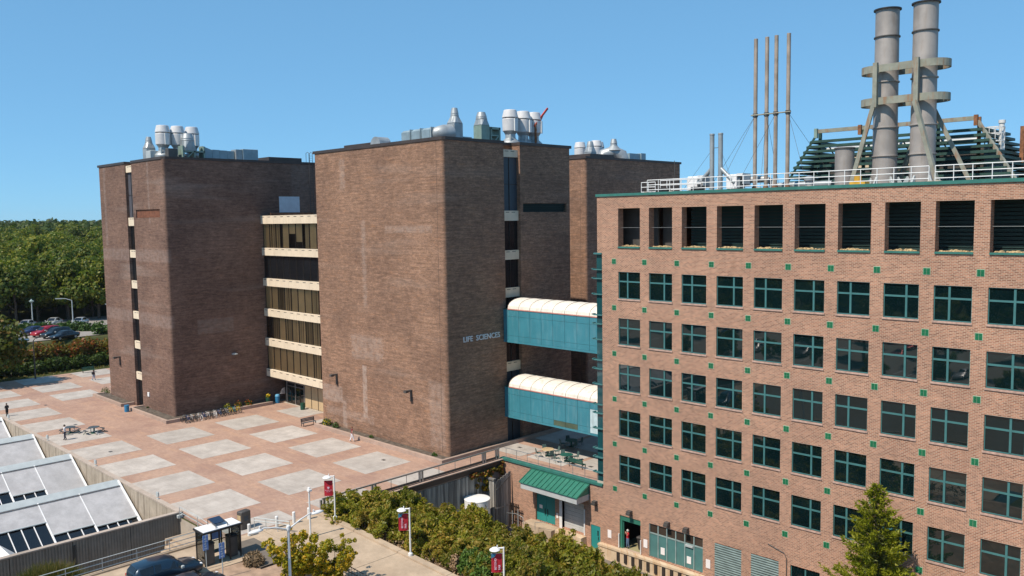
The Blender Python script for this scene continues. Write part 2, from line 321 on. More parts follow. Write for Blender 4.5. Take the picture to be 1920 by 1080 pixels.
M['fl_red'] = leaf('red petal', (0.35, 0.05, 0.01), (0.55, 0.16, 0.02), None, 0.2)
M['twig'] = leaf('dry twig', (0.20, 0.13, 0.08), (0.38, 0.26, 0.17), None, 0.1)

M['pale_door'] = plain('pale blue door panel', (0.60, 0.68, 0.74), 0.4, var=0.06)
# ------------------------------------------------------------------ mesh helpers
class MB:
    def __init__(s): s.v = []; s.f = []; s.mi = []; s.sm = []
    def face(s, pts, mat=0, smooth=False):
        i = len(s.v); s.v += [tuple(p) for p in pts]; s.f.append(list(range(i, i+len(pts)))); s.mi.append(mat); s.sm.append(smooth)
    def _add(s, vs, fs, mat=0, smooth=False):
        i = len(s.v); s.v += [tuple(p) for p in vs]
        for f in fs: s.f.append([i+k for k in f]); s.mi.append(mat); s.sm.append(smooth)
    def box(s, x0, x1, y0, y1, z0, z1, mat=0, skip=''):
        vs = [(x0,y0,z0),(x1,y0,z0),(x1,y1,z0),(x0,y1,z0),(x0,y0,z1),(x1,y0,z1),(x1,y1,z1),(x0,y1,z1)]
        fs = {'b':(0,3,2,1),'t':(4,5,6,7),'f':(0,1,5,4),'r':(1,2,6,5),'k':(2,3,7,6),'l':(3,0,4,7)}
        s._add(vs, [f for k, f in fs.items() if k not in skip], mat)
        return s
    def bevbox(s, x0, x1, y0, y1, z0, z1, b=0.02, mat=0):
        # box with chamfered vertical and top edges
        p = [(x0+b,y0),(x1-b,y0),(x1,y0+b),(x1,y1-b),(x1-b,y1),(x0+b,y1),(x0,y1-b),(x0,y0+b)]
        q = [(x0+2*b,y0+b),(x1-2*b,y0+b),(x1-b,y0+2*b),(x1-b,y1-2*b),(x1-2*b,y1-b),(x0+2*b,y1-b),(x0+b,y1-2*b),(x0+b,y0+2*b)]
        s.loft([[(x,y,z0) for x,y in p], [(x,y,z1-b) for x,y in p], [(x,y,z1) for x,y in q]], mat); return s
    def obar(s, p, q, w, h, mat=0, upv=(0, 0, 1)):
        # rectangular bar from p to q, w sideways, h along the up direction
        p = Vector(p); q = Vector(q); d = (q-p).normalized(); a = d.cross(Vector(upv))
        if a.length < 1e-4: a = d.cross(Vector((1, 0, 0)))
        a.normalize(); b = a.cross(d); a *= w/2; b *= h/2
        vs = [p-a-b, p+a-b, p+a+b, p-a+b, q-a-b, q+a-b, q+a+b, q-a+b]
        s._add(vs, [(0,1,2,3),(4,7,6,5),(0,4,5,1),(1,5,6,2),(2,6,7,3),(3,7,4,0)], mat); return s
    def loft(s, rings, mat=0, cap=True, smooth=False):
        if smooth and cap:          # support loops keep the rounding off the end caps
            def near(a, b):
                L_ = max(1e-6, (Vector(a[0])-Vector(b[0])).length); t_ = min(0.2, 0.012/L_)
                return [tuple(Vector(p).lerp(Vector(q), t_)) for p, q in zip(a, b)]
            rings = [rings[0], near(rings[0], rings[1])]+list(rings[1:-1])+[near(rings[-1], rings[-2]), rings[-1]]
        n = len(rings[0]); i = len(s.v)
        for r in rings: s.v += [tuple(p) for p in r]
        for k in range(len(rings)-1):
            for j in range(n):
                a = i+k*n+j; b = i+k*n+(j+1) % n
                s.f.append([a, b, b+n, a+n]); s.mi.append(mat); s.sm.append(smooth)
        if cap:
            s.f.append([i+j for j in range(n)][::-1]); s.mi.append(mat); s.sm.append(False)
            e = i+(len(rings)-1)*n; s.f.append([e+j for j in range(n)]); s.mi.append(mat); s.sm.append(False)
        return s
    def cyl(s, p, q, r0, r1=None, n=12, mat=0, cap=True, smooth=True):
        r1 = r0 if r1 is None else r1
        p = Vector(p); q = Vector(q); d = (q-p).normalized()
        a = d.orthogonal().normalized() if abs(d.z) < 0.999 else Vector((1, 0, 0)); b = d.cross(a)
        ring = lambda c, r: [c+(a*math.cos(2*math.pi*k/n)+b*math.sin(2*math.pi*k/n))*r for k in range(n)]
        return s.loft([ring(p, r0), ring(q, r1)], mat, cap, smooth)
    def tube(s, pts, r, n=6, mat=0, cap=True):
        pts = [Vector(p) for p in pts]; rs = r if isinstance(r, (list, tuple)) else [r]*len(pts); rings = []; a = None
        for k, p in enumerate(pts):
            d = (pts[min(k+1, len(pts)-1)]-pts[max(k-1, 0)]).normalized()
            if a is None: a = d.orthogonal().normalized()
            a = (a-d*a.dot(d)).normalized(); b = d.cross(a)
            rings.append([p+(a*math.cos(2*math.pi*j/n)+b*math.sin(2*math.pi*j/n))*rs[k] for j in range(n)])
        return s.loft(rings, mat, cap, True)
    def lathe(s, prof, n=20, c=(0, 0, 0), mat=0, smooth=True, cap=True):
        if smooth:
            pp = [prof[0]]
            for (ra, za), (rb, zb) in zip(prof, prof[1:]):
                L_ = math.hypot(rb-ra, zb-za)
                if L_ > 0.08: e = 0.02/L_; pp += [(ra+(rb-ra)*e, za+(zb-za)*e), (rb+(ra-rb)*e, zb+(za-zb)*e)]
                pp.append((rb, zb))
            prof = pp
        rings = [[(c[0]+r*math.cos(2*math.pi*k/n), c[1]+r*math.sin(2*math.pi*k/n), c[2]+z) for k in range(n)] for r, z in prof]
        return s.loft(rings, mat, cap, smooth)
    def prism(s, poly, z0, z1, mat=0, top=True, bot=True):
        n = len(poly); i = len(s.v)
        s.v += [(x, y, z0) for x, y in poly]+[(x, y, z1) for x, y in poly]
        for j in range(n):
            k = (j+1) % n; s.f.append([i+j, i+k, i+n+k, i+n+j]); s.mi.append(mat); s.sm.append(False)
        if top: s.f.append([i+n+j for j in range(n)]); s.mi.append(mat); s.sm.append(False)
        if bot: s.f.append([i+j for j in range(n)][::-1]); s.mi.append(mat); s.sm.append(False)
        return s
    def mesh(s, name, mats, base=(0, 0, 0)):
        me = bpy.data.meshes.new(name); bx, by, bz = base
        me.from_pydata([(x-bx, y-by, z-bz) for x, y, z in s.v], [], s.f)
        for m in (mats if isinstance(mats, (list, tuple)) else [mats]): me.materials.append(m if not isinstance(m, str) else M[m])
        me.polygons.foreach_set('material_index', s.mi); me.polygons.foreach_set('use_smooth', s.sm)
        me.update(); return me

def link(name, me, parent=None, loc=(0, 0, 0), rotz=0.0, sc=None):
    o = bpy.data.objects.new(name, me); COL.objects.link(o); o.location = loc; o.rotation_euler = (0, 0, rotz)
    if sc: o.scale = sc if isinstance(sc, (tuple, list)) else (sc,)*3
    if parent is not None: o.parent = parent
    return o
SPLIT = set('door_jamb flange slot guard notice handle support band panel wheel cross_bar solar_frame steel_frame skid arm brace pipe upright hood louver_bar inner_wall rail lug strut duct_section mullion curb_end spandrel_panel post vent'.split())
def islands(mb):
    par = list(range(len(mb.v)))
    def fd(a):
        while par[a] != a: par[a] = par[par[a]]; a = par[a]
        return a
    for f in mb.f:
        for k in f[1:]: par[fd(k)] = fd(f[0])
    gr = {}
    for i, f in enumerate(mb.f): gr.setdefault(fd(f[0]), []).append(i)
    out = []
    for fs in gr.values():
        m = MB(); mp = {}
        for i in fs:
            for k in mb.f[i]:
                if k not in mp: mp[k] = len(m.v); m.v.append(mb.v[k])
            m.f.append([mp[k] for k in mb.f[i]]); m.mi.append(mb.mi[i]); m.sm.append(mb.sm[i])
        out.append(m)
    return out
def part(name, mb, mats, parent):
    """mesh part whose coordinates are given in the space of the world (parent roots are unrotated)"""
    if name in SPLIT:
        g_ = islands(mb)
        if 1 < len(g_) <= 40:
            SPLIT.discard(name)
            r_ = [part(name, q, mats, parent) for q in g_]; SPLIT.add(name); return r_[0]
    base = Vector(parent.location) if parent.parent is None else Vector(parent.location)+Vector(parent.parent.location)
    return link(name, mb.mesh(name, mats, base), parent)
def lpart(name, mb, mats, parent, loc=(0, 0, 0)):
    return link(name, mb.mesh(name, mats), parent, loc)
def tag(o, label=None, cat=None, group=None, kind=None):
    if label: o['label'] = label
    if cat: o['category'] = cat
    if group: o['group'] = group
    if kind: o['kind'] = kind
    return o
def thing(name, label, cat, loc=(0, 0, 0), rotz=0.0, group=None):
    o = bpy.data.objects.new(name, None); o.empty_display_size = 0.3; COL.objects.link(o); o.location = loc; o.rotation_euler = (0, 0, rotz)
    return tag(o, label, cat, group)
def solo(name, mb, mats, label, cat, loc=(0, 0, 0), group=None):
    return tag(link(name, mb.mesh(name, mats, loc), None, loc), label, cat, group)
def struct(name, mb, mats): return tag(link(name, mb.mesh(name, mats)), kind='structure')
def children(o): return KIDS.get(o.name, None) or [c for c in COL.objects if c.parent == o]
KIDS = {}
def tree_of(o):
    KIDS[o.name] = [c for c in COL.objects if c.parent == o]
    for c in KIDS[o.name]: tree_of(c)
def dup(o, loc, rotz=0.0, label=None, group=None, sc=None, mats=None):
    """a copy of a thing with copies of its parts and their sub-parts; mats swaps materials by part name"""
    if o.name not in KIDS: tree_of(o)
    def cp(src, par):
        c = src.copy(); COL.objects.link(c)
        if par is not None: c.parent = par
        for k in KIDS.get(src.name, []): cp(k, c)
        return c
    r = cp(o, None); r.location = loc; r.rotation_euler = (0, 0, rotz)
    if sc: r.scale = sc if isinstance(sc, (tuple, list)) else (sc,)*3
    if label: r['label'] = label
    if group: r['group'] = group
    return r

def text_mesh(name, body, size, mat, extrude=0.03, align='LEFT', bold=0.0):
    cu = bpy.data.curves.new(name, 'FONT'); cu.body = body; cu.size = size; cu.extrude = extrude; cu.align_x = align; cu.offset = bold; cu.resolution_u = 2
    o = bpy.data.objects.new(name, cu); COL.objects.link(o)
    dg = bpy.context.evaluated_depsgraph_get(); me = bpy.data.meshes.new_from_object(o.evaluated_get(dg))
    bpy.data.objects.remove(o); me.materials.clear(); me.materials.append(M[mat]); me.name = name
    return me

def holed_wall(mb, x0, x1, z0, z1, holes, y=0.0, mat=0):
    """front wall in the plane y with rectangular holes (hx0,hx1,hz0,hz1,depth) and their reveals"""
    xs = sorted(set([x0, x1]+[h[0] for h in holes]+[h[1] for h in holes])); zs = sorted(set([z0, z1]+[h[2] for h in holes]+[h[3] for h in holes]))
    inh = lambda x, z: any(h[0] < x < h[1] and h[2] < z < h[3] for h in holes)
    for j in range(len(zs)-1):
        run = None
        for i in range(len(xs)-1):
            solid = not inh((xs[i]+xs[i+1])/2, (zs[j]+zs[j+1])/2)
            if solid and run is None: run = xs[i]
            if run is not None and (not solid or i == len(xs)-2):
                e = xs[i+1] if solid else xs[i]
                mb.face([(run, y, zs[j]), (e, y, zs[j]), (e, y, zs[j+1]), (run, y, zs[j+1])], mat); run = None
    for (a, b, c, d, dep) in holes:
        mb.face([(a, y, c), (a, y+dep, c), (a, y+dep, d), (a, y, d)], mat); mb.face([(b, y, c), (b, y, d), (b, y+dep, d), (b, y+dep, c)], mat)
        mb.face([(a, y, d), (a, y+dep, d), (b, y+dep, d), (b, y, d)], mat); mb.face([(a, y, c), (b, y, c), (b, y+dep, c), (a, y+dep, c)], mat)

def leaf_mesh(name, clumps, n, size, seed, mats, up=0.25, flat=1.0, inner=0.35, aspect=1.5, spread=0.9):
    """n leaf-sized quads spread over clumps (x,y,z,r)"""
    g = np.random.default_rng(seed); cl = np.array(clumps, float); w = cl[:, 3]**2; w /= w.sum()
    k = g.choice(len(cl), n, p=w); d = g.normal(size=(n, 3)); d /= np.linalg.norm(d, axis=1)[:, None]
    rad = cl[k, 3]*(1-inner*g.random(n)**1.6); dd = d.copy(); dd[:, 2] *= flat
    P = cl[k, :3]+dd*rad[:, None]
    N = d+g.normal(size=(n, 3))*spread+np.array([0, 0, up]); N /= np.linalg.norm(N, axis=1)[:, None]
    A = np.cross(N, g.normal(size=(n, 3))); A /= np.linalg.norm(A, axis=1)[:, None]; B = np.cross(N, A)
    s = size*(0.6+0.8*g.random(n)); A *= (s*aspect/2)[:, None]; B *= (s/2)[:, None]
    V = np.stack([P-A, P-B*0.9, P+A, P+B*0.9], 1).reshape(-1, 3)
    return quads(name, V, mats)
def quads(name, V, mats, mi=None):
    n = len(V)//4; me = bpy.data.meshes.new(name)
    me.vertices.add(n*4); me.vertices.foreach_set('co', np.asarray(V, np.float32).ravel())
    me.loops.add(n*4); me.loops.foreach_set('vertex_index', np.arange(n*4, dtype=np.int32))
    me.polygons.add(n); me.polygons.foreach_set('loop_start', np.arange(0, n*4, 4, dtype=np.int32))
    try: me.polygons.foreach_set('loop_total', np.full(n, 4, dtype=np.int32))
    except Exception: pass
    for m in (mats if isinstance(mats, (list, tuple)) else [mats]): me.materials.append(M[m])
    if mi is not None: me.polygons.foreach_set('material_index', np.asarray(mi, np.int32))
    me.update(calc_edges=True); me.validate(); return me

ORD = ['first', 'second', 'third', 'fourth', 'fifth', 'sixth', 'seventh', 'eighth', 'ninth', 'tenth', 'eleventh', 'twelfth', 'thirteenth', 'fourteenth', 'fifteenth', 'sixteenth', 'seventeenth', 'eighteenth', 'nineteenth']
for _d in ('twenty', 'thirty', 'forty', 'fifty', 'sixty', 'seventy', 'eighty'):
    ORD += [_d[:-1]+'ieth']+[_d+'-'+x for x in ORD[:9]]
# ================================================================== GROUND
B_ = 6000.0
g = MB()
def sheet(mb, x0, x1, y0, y1, z=0.0, mat=0): mb.face([(x0, y0, z), (x1, y0, z), (x1, y1, z), (x0, y1, z)], mat)
PIT = (-82.0, -16.4, -62.0, -30.9)     # the sunken greenhouse yard
Z0 = -0.04
sheet(g, -135, PIT[0], -62, 90, Z0); sheet(g, PIT[0], -15.4, PIT[3], 90, Z0)
sheet(g, PIT[1], -15.4, -62, PIT[3], Z0); sheet(g, -15.4, -10.6, -62, -27.6, Z0); sheet(g, -10.6, 60, -62, -34.9, Z0); sheet(g, 26, 60, -34.9, -22.35, -1.3)
sheet(g, -135, 60, -140, -62, Z0); sheet(g, 60, B_, -140, -22.35, Z0)
sheet(g, -135, B_, -B_, -140, Z0)
sheet(g, -135, -15.4, 90, B_, Z0)
# far ground to the left, rising to the car park and on into the wood
sheet(g, -B_, -135, -B_, -400, 0.0)
prof = [(-135, 4.3), (-150, 4.4), (-165, 4.6), (-260, 7.0), (-420, 11.0), (-900, 14.0), (-1700, 16.0), (-B_, 16.0)]
for (xa, za), (xb, zb) in zip(prof, prof[1:]): g.face([(xb, -400, zb), (xa, -400, za), (xa, B_, za), (xb, B_, zb)])
ground = struct('ground', g, 'grass')
b = MB(); 
b.face([(-111.2, -400, -0.02), (-105.8, -400, -0.02), (-105.8, 90, -0.02), (-111.2, 90, -0.02)])
b.face([(-116.2, -400, 4.3), (-111.2, -400, -0.02), (-111.2, 90, -0.02), (-116.2, 90, 4.3)]); b.face([(-136, -400, 4.3), (-116.2, -400, 4.3), (-116.2, 90, 4.3), (-136, 90, 4.3)])
struct('bank', b, 'grass')
# lower level and the planted slope
g2 = MB(); sheet(g2, -15.4, B_, -4.6, B_, -6.9)
struct('lower_ground', g2, 'asphalt')
sl = MB(); nx, ny = 60, 14
xs = [-15.4+i*(75.4/nx) for i in range(nx+1)]; ys = [-22.35+j*(17.75/ny) for j in range(ny+1)]
r3 = random.Random(3)
hz = [[(0.06-0.035*max(0, min(xs[i]+13, 40)) if j == 0 else -0.5-0.55*(j/ny)**0.8*0-6.4*(j/ny)) + (r3.uniform(-0.12, 0.12) if 0 < j < ny else 0) for j in range(ny+1)] for i in range(nx+1)]
for i in range(nx+1): hz[i][ny] = -6.88
for i in range(nx):
    for j in range(ny): sl.face([(xs[i], ys[j], hz[i][j]), (xs[i+1], ys[j], hz[i+1][j]), (xs[i+1], ys[j+1], hz[i+1][j+1]), (xs[i], ys[j+1], hz[i][j+1])])
sheet(sl, 60, B_, -22.35, -4.6, -6.9)
struct('slope', sl, 'sand_soil')
def slope_z(y): return -0.45-6.4*max(0, min(1, (y+22.35)/17.75))
# plaza: brick paved field with raised pale slabs
pz = MB(); sheet(pz, -105.8, -15.3, -30.7, 60, 0.0); plaza = struct('plaza', pz, 'paver')
te = MB(); sheet(te, -15.3, -1.5, 0.05, 60, 0.0); struct('terrace', te, 'paver')
sq = MB().box(0, 5.8, 0, 5.7, 0.0, 0.012, skip='b').mesh('paving_square', M['slab'])
def sq_clip(x0, x1, y0, y1):
    return MB().box(0, x1-x0, 0, y1-y0, 0.0, 0.012, skip='b').mesh('paving_square', M['slab'])
for i in range(-6, 5):
    for j in range(-1, 3):
        x0 = -53.3+8.72*i; y0 = -21.5+8.5*j; x1, y1 = x0+5.8, y0+5.75
        if j == -1 and i > 5: continue
        if x0 > -59 - 26 and x1 < -56 and y1 > -17.3:                       # under the left tower
            if x1 > -82.5 and y0 < -17.4 < y1 and False: pass
            if x0 > -82.5: continue
        if y0 > -6 and x0 > -43.5: continue
        if x1 > -15.5: x1 = -15.5
        if y0 < -30.6: y0 = -30.6
        if y0 < -5.8 < y1 and x0 > -43: y1 = -5.9
        if x0 < -57.2 < x1 and y1 > -17.3: x0 = -56.9
        if x1-x0 < 0.6 or y1-y0 < 0.6: continue
        full = abs(x1-x0-5.8) < 1e-6 and abs(y1-y0-5.75) < 1e-6
        link('paving_square', sq if full else sq_clip(x0, x1, y0, y1), plaza, (x0, y0, 0.0))
for k, (x0, x1, y0, y1) in enumerate([(-18.2, -14.2, 1.6, 5.2), (-13.6, -8.6, 1.9, 6.4), (-8.0, -3.0, 2.6, 7.0), (-18.2, -14.2, 8.0, 13.5), (-13.6, -8.6, 8.0, 13.5)]):
    link('paving_square', sq_clip(x0, x1, y0, y1), plaza, (x0, y0, 0.004))
dr = MB()
for x, y in [(-81.5, -24.2), (-49.5, -27.2), (-66.0, -25.4), (-24.2, -9.0), (-16.9, 3.9), (-6.6, 3.5)]: dr.box(x, x+0.5, y, y+0.35, 0.013, 0.02)
part('drain_cover', dr, 'dgrey', plaza)
# drive from the bollards along the top of the slope
pa = MB()
nseg = 7; px = [-15.3+i*(40/nseg) for i in range(nseg+1)]
path_z = lambda x: 0.004-0.035*max(0.0, x+13)
path = tag(bpy.data.objects.new('path', None), kind='structure'); COL.objects.link(path)
for i in range(nseg):
    a, c = px[i]+0.02, px[i+1]-0.02; za, zc = path_z(a), path_z(c)
    mb = MB(); mb._add([(a, -27.6, za), (c, -27.6, zc), (c, -22.62, zc), (a, -22.62, za), (a, -27.6, za-0.3), (c, -27.6, zc-0.3), (c, -22.62, zc-0.3), (a, -22.62, za-0.3)],
        [(0, 1, 2, 3), (4, 5, 1, 0), (5, 6, 2, 1), (6, 7, 3, 2), (7, 4, 0, 3)])
    link('path_slab', mb.mesh('path_slab', M['conc_path']), path)
    mb = MB(); h = 0.13
    mb._add([(a, -22.6, za-.2), (c, -22.6, zc-.2), (c, -22.05, zc-.2), (a, -22.05, za-.2), (a, -22.6, za+h), (c, -22.6, zc+h), (c, -22.05, zc+h), (a, -22.05, za+h)],
        [(4, 5, 6, 7), (0, 1, 5, 4), (1, 2, 6, 5), (2, 3, 7, 6), (3, 0, 4, 7)])
    link('kerb', mb.mesh('kerb', M['conc_path']), path)
# paving, soil and road round the bus stop
sw = MB(); sheet(sw, -15.3, -10.6, -62, -27.65, -0.012); sheet(sw, -16.38, -15.3, -62, -30.7, -0.012); struct('sidewalk', sw, 'conc_path')
so = MB()
for i in range(8):
    a, c = -10.6+i*4.6, -10.6+(i+1)*4.6
    so.face([(a, -34.95, -0.016), (c, -34.95, -0.016), (c, -27.62, path_z(c)-0.05), (a, -27.62, path_z(a)-0.05)])
struct('planting_bed', so, 'sand_soil')
ap = MB(); ap.face([(-14.2, -30.9, -0.006), (-8.5, -31.5, -0.006), (-8.6, -28.9, -0.006), (-14.2, -28.9, -0.006)]); struct('asphalt_shadow_patch', ap, 'asphalt')  # dark asphalt strip, with the bus shelter's cast shadow painted in as the same colour
rd = MB(); sheet(rd, -13.4, 60, -62, -35.0, -0.006); rd2 = MB(); sheet(rd2, -135, 60, -139, -62.2, -0.02)
struct('road', rd, 'asphalt'); struct('parking_area', rd2, 'asphalt_l')
kb = MB(); kb.box(-13.5, 20, -35.0, -34.8, -0.03, 0.10); struct('road_kerb', kb, 'conc_path')
ln = MB()
for i in range(26):
    for y in (-78, -92, -112): ln.box(-110+i*5.4, -109.88+i*5.4, y, y+5, -0.02, -0.012, skip='b')
struct('lot_lines', ln, 'white')
# car park up the bank on the far left
lt = MB(); sheet(lt, -158, -118.5, -60, 80, 4.42)
struct('car_park', lt, 'asphalt_l')
ll = MB()
for i in range(8): ll.box(-122-i*4.4, -121.8-i*4.4, -13.5, -9.0, 4.42, 4.428, skip='b')
for i in range(4): ll.box(-126-i*5, -123.5-i*5, -19.0, -18.8, 4.42, 4.428, skip='b')
struct('car_park_lines', ll, 'white')
# lines in the dock lane
yl = MB()
for (x, w) in [(-1.6, 0), (0.35, 0), (2.2, -1.3)]: yl.obar((x, -4.4, -6.892), (x+w*-0.8, -0.9, -6.892), 0.14, 0.008)
struct('lane_lines', yl, 'yellow')
# deep yard of the greenhouse and the ramp beside it
yd = MB(); sheet(yd, PIT[0], PIT[1], PIT[2], PIT[3], -4.3)
yd.face([(PIT[1], -62, -4.3), (PIT[1], -62, 0), (PIT[1], PIT[3], 0), (PIT[1], PIT[3], -4.3)])
yd.face([(-23.2, PIT[3], -4.3), (PIT[1], PIT[3], -4.3), (PIT[1], PIT[3], 0), (-23.2, PIT[3], 0)])
yd.face([(PIT[0], -62, -4.3), (PIT[0], -62, 0), (PIT[1], -62, 0), (PIT[1], -62, -4.3)])
struct('sunken_yard', yd, 'conc')
stp = tag(bpy.data.objects.new('steps', None), kind='structure'); COL.objects.link(stp); stp.location = (-17.6, -34, 0)
part('landing', MB().box(-18.9, PIT[1]+0.02, -33.4, PIT[3]+0.02, -4.2, -0.02), 'conc_path', stp)
for k in range(6): part('step', MB().box(-18.9, PIT[1]+0.02, -33.4-(k+1)*0.32, -33.4-k*0.32-0.004, -4.2, -0.2-k*0.28), 'conc_path', stp)
part('side_wall', MB().box(-19.1, -18.91, -33.9, PIT[3]+0.01, -4.2, 0.06), 'conc_path', stp)
# ================================================================== LIFE SCIENCES TOWERS
def rounded(x0, x1, y0, y1, r=0.34, n=5):
    P = []
    for cx, cy, a0 in ((x1-r, y1-r, 0), (x0+r, y1-r, 90), (x0+r, y0+r, 180), (x1-r, y0+r, 270)):
        for k in range(n+1):
            a = R(a0+90*k/n); P.append((cx+r*math.cos(a), cy+r*math.sin(a)))
    return P
def smooth_sides(me): pass
ROOF = 33.0
def cap_part(t, polys, z, w=0.09, h=0.34):
    for P in polys:
        cx = sum(p[0] for p in P)/len(P); cy_ = sum(p[1] for p in P)/len(P)
        Q = [(x+(w if x > cx else -w), y+(w if y > cy_ else -w)) for x, y in P]
        mb = MB().prism(Q, z, z+h); part('coping', mb, 'coping', t)
BANDS = [(24.7, 25.8), (20.42, 21.45), (16.25, 17.3), (12.1, 13.12), (8.0, 9.05), (3.74, 4.76)]

# --- front tower (A)
A = thing('brick_tower', 'tall brown brick tower with LIFE SCIENCES letters on its shaded side', 'building', (-30.6, 5.6, 0))
ax0, ax1, ay0, ay1 = -42.43, -18.8, -4.29, 15.53; n0, n1, nd = 4.41, 6.94, 1.5
PA = rounded(ax0, ax1, ay0, ay1)
def notch_right(P, nd=nd):
    # insert the slot into the right-hand side (last corner block starts at index 18, the first ends at 0)
    return P[:0]+P+[(ax1, n0), (ax1-nd, n0), (ax1-nd, n1), (ax1, n1)]
PN = notch_right(PA)
ws0, ws1, wz0, wz1 = 7.35, 14.75, 25.62, 26.6
PW = PA+[(ax1, n0), (ax1-nd, n0), (ax1-nd, n1), (ax1, n1), (ax1, ws0), (ax1-0.5, ws0), (ax1-0.5, ws1), (ax1, ws1)]
w = MB(); w.prism(PN, 0, wz0, top=True, bot=False); w.prism(PW, wz0, wz1, top=False, bot=False); w.prism(PN, wz1, ROOF, top=True, bot=True)
part('wall', w, 'brick_a', A)
cap_part(A, [PA[6:18]+[(ax0+.01, ay0+.6)], ], ROOF-50, 0.0) if False else None
# coping in two runs, broken by the slot
c1 = [(ax0-.09, ay0-.09), (ax1-.35, ay0-.09), (ax1-.09, ay0-.0), (ax1+.09, ay0+.35), (ax1+.09, n0+.06), (ax1-1.2, n0+.06), (ax1-1.2, n1-.06), (ax1+.09, n1-.06), (ax1+.09, ay1+.09), (ax0-.09, ay1+.09)]
part('coping', MB().prism(c1, ROOF, ROOF+0.32), 'coping', A)
lv = MB()
for k in range(5): lv.box(ax1-0.46, ax1-0.2, ws0, ws1, wz0+0.03+k*0.2, wz0+0.09+k*0.2)
lv.box(ax1-0.49, ax1-0.47, ws0, ws1, wz0, wz1)
part('louver', lv, 'louver_g', A)
def slot_fill(t, axis, a0, a1, back, front, bands, top, dark_top):
    """precast panels and dark windows filling a vertical slot"""
    for k, (z0, z1) in enumerate(bands):
        mb = MB()
        if axis == 'y': mb.box(back, front, a0+0.02, a1-0.02, z0, z1)
        else: mb.box(a0+0.02, a1-0.02, front, back, z0, z1)
        o = part('spandrel_panel', mb, 'beige', t)
        s2 = MB(); m = (a0+a1)/2
        for q in (a0+0.5, m+0.15):
            if axis == 'y': s2.box(front-0.02, front+0.012, q, q+0.55, z1-0.2, z1-0.14)
            else: s2.box(q, q+0.55, front-0.012, front+0.02, z1-0.2, z1-0.14)
        for q in ((a0+2*m)/3,):
            pass
        part('slot', s2, 'slot', o)
    zs = sorted([b[0] for b in bands]+[b[1] for b in bands]+[0.0])
    gaps = []; z = 0.0
    for (z0, z1) in sorted(bands):
        gaps.append((z, z0)); z = z1
    for (z0, z1) in gaps:
        if z1-z0 < 0.6: continue
        mb = MB(); f = front+0.22*(1 if axis == 'x' else -1)
        big = z1-z0 > 5
        if axis == 'y': mb.box(back, f, a0+0.01, a1-0.01, z0, z1)
        else: mb.box(a0+0.01, a1-0.01, f, back, z0, z1)
        o = part('window', mb, dark_top if big else 'glass_d', t)
        fr = MB(); m = (a0+a1)/2
        if axis == 'y':
            fr.box(f, f+0.06, m-0.04, m+0.04, z0, z1)
            if big: fr.box(f, f+0.05, a0, a1, (z0+z1)/2-0.06, (z0+z1)/2)
        else:
            fr.box(m-0.04, m+0.04, f-0.06, f, z0, z1)
            if big: fr.box(a0, a1, f-0.05, f, (z0+z1)/2-0.06, (z0+z1)/2)
        part('frame', fr, 'frame_bronze', o)
M['slate'] = plain('slate blue panel', (0.045, 0.062, 0.08), 0.45, var=0.08)
M['slate_b'] = plain('grey slate panel', (0.085, 0.085, 0.10), 0.55, var=0.08)
slot_fill(A, 'y', n0, n1, ax1-nd+0.01, ax1-0.3, [(31.65, 32.45)]+BANDS[:5], ROOF, 'slate')
lt_ = link('lettering', text_mesh('lettering', 'LIFE  SCIENCES', 0.82, 'text_white', 0.05), A)
lt_.matrix_world = Matrix(((0, 0, 1, ax1+0.06), (1, 0, 0, -2.05), (0, 1, 0, 12.08), (0, 0, 0, 1)))
lt_.matrix_parent_inverse = Matrix(); lt_.matrix_basis = Matrix.Translation(-A.location) @ Matrix(((0, 0, 1, ax1+0.06), (1, 0, 0, -2.05), (0, 1, 0, 12.08), (0, 0, 0, 1)))
# expansion joint beside the rounded corner
jb = MB(); jb.box(ax1-1.02, ax1-0.985, ay0-0.004, ay0+0.05, 0.4, ROOF); part('joint', jb, 'slot', A)

# --- left tower (B)
Bt = thing('brick_tower', 'brown brick tower at the left with a rusty louver near its top', 'building', (-69.8, -3.8, 0))
bx0, bx1, by0, by1 = -80.62, -59.0, -15.57, 8.0; m0, m1 = -71.0, -68.8
lx0, lx1, lz0, lz1 = -67.95, -60.45, 25.75, 26.8
def polyB(louv):
    P = rounded(bx0, bx1, by0, by1)
    out = P[:18]       # corners: top right, top left, bottom left (ends on the front side)
    out += [(m0, by0), (m0, by0+nd), (m1, by0+nd), (m1, by0)]
    if louv: out += [(lx0, by0), (lx0, by0+0.5), (lx1, by0+0.5), (lx1, by0)]
    return out+P[18:]
w = MB(); w.prism(polyB(False), 0, lz0, top=True, bot=False); w.prism(polyB(True), lz0, lz1, top=False, bot=False); w.prism(polyB(False), lz1, ROOF, top=True, bot=True)
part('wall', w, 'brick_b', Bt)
c1 = [(bx0-.09, by0-.09), (m0+.05, by0-.09), (m0+.05, by0+1.2), (m1-.05, by0+1.2), (m1-.05, by0-.09), (bx1-.3, by0-.09), (bx1+.09, by0+.3), (bx1+.09, by1+.09), (bx0-.09, by1+.09)]
part('coping', MB().prism(c1, ROOF, ROOF+0.32), 'coping', Bt)
lv = MB()
for k in range(22): lv.box(lx0+0.02+k*0.34, lx0+0.24+k*0.34, by0+0.15, by0+0.4, lz0+0.02, lz1-0.02)
lv.box(lx0, lx1, by0+0.41, by0+0.46, lz0, lz1)
part('louver', lv, 'louver_rust', Bt)
slot_fill(Bt, 'x', m0, m1, by0+nd-0.01, by0+0.13, [(31.85, 32.75)]+BANDS, ROOF, 'slate_b')
dp = MB(); dp.box(bx1-0.02, bx1+0.05, 0.46, 3.66, 26.25, 28.45)
pd = part('panel', dp, 'pale_door', Bt)
rc = MB(); rc.box(bx1+0.012, bx1+0.6, -1.2, 5.5, 25.93, 26.2); part('flashing', rc, 'rust', Bt)
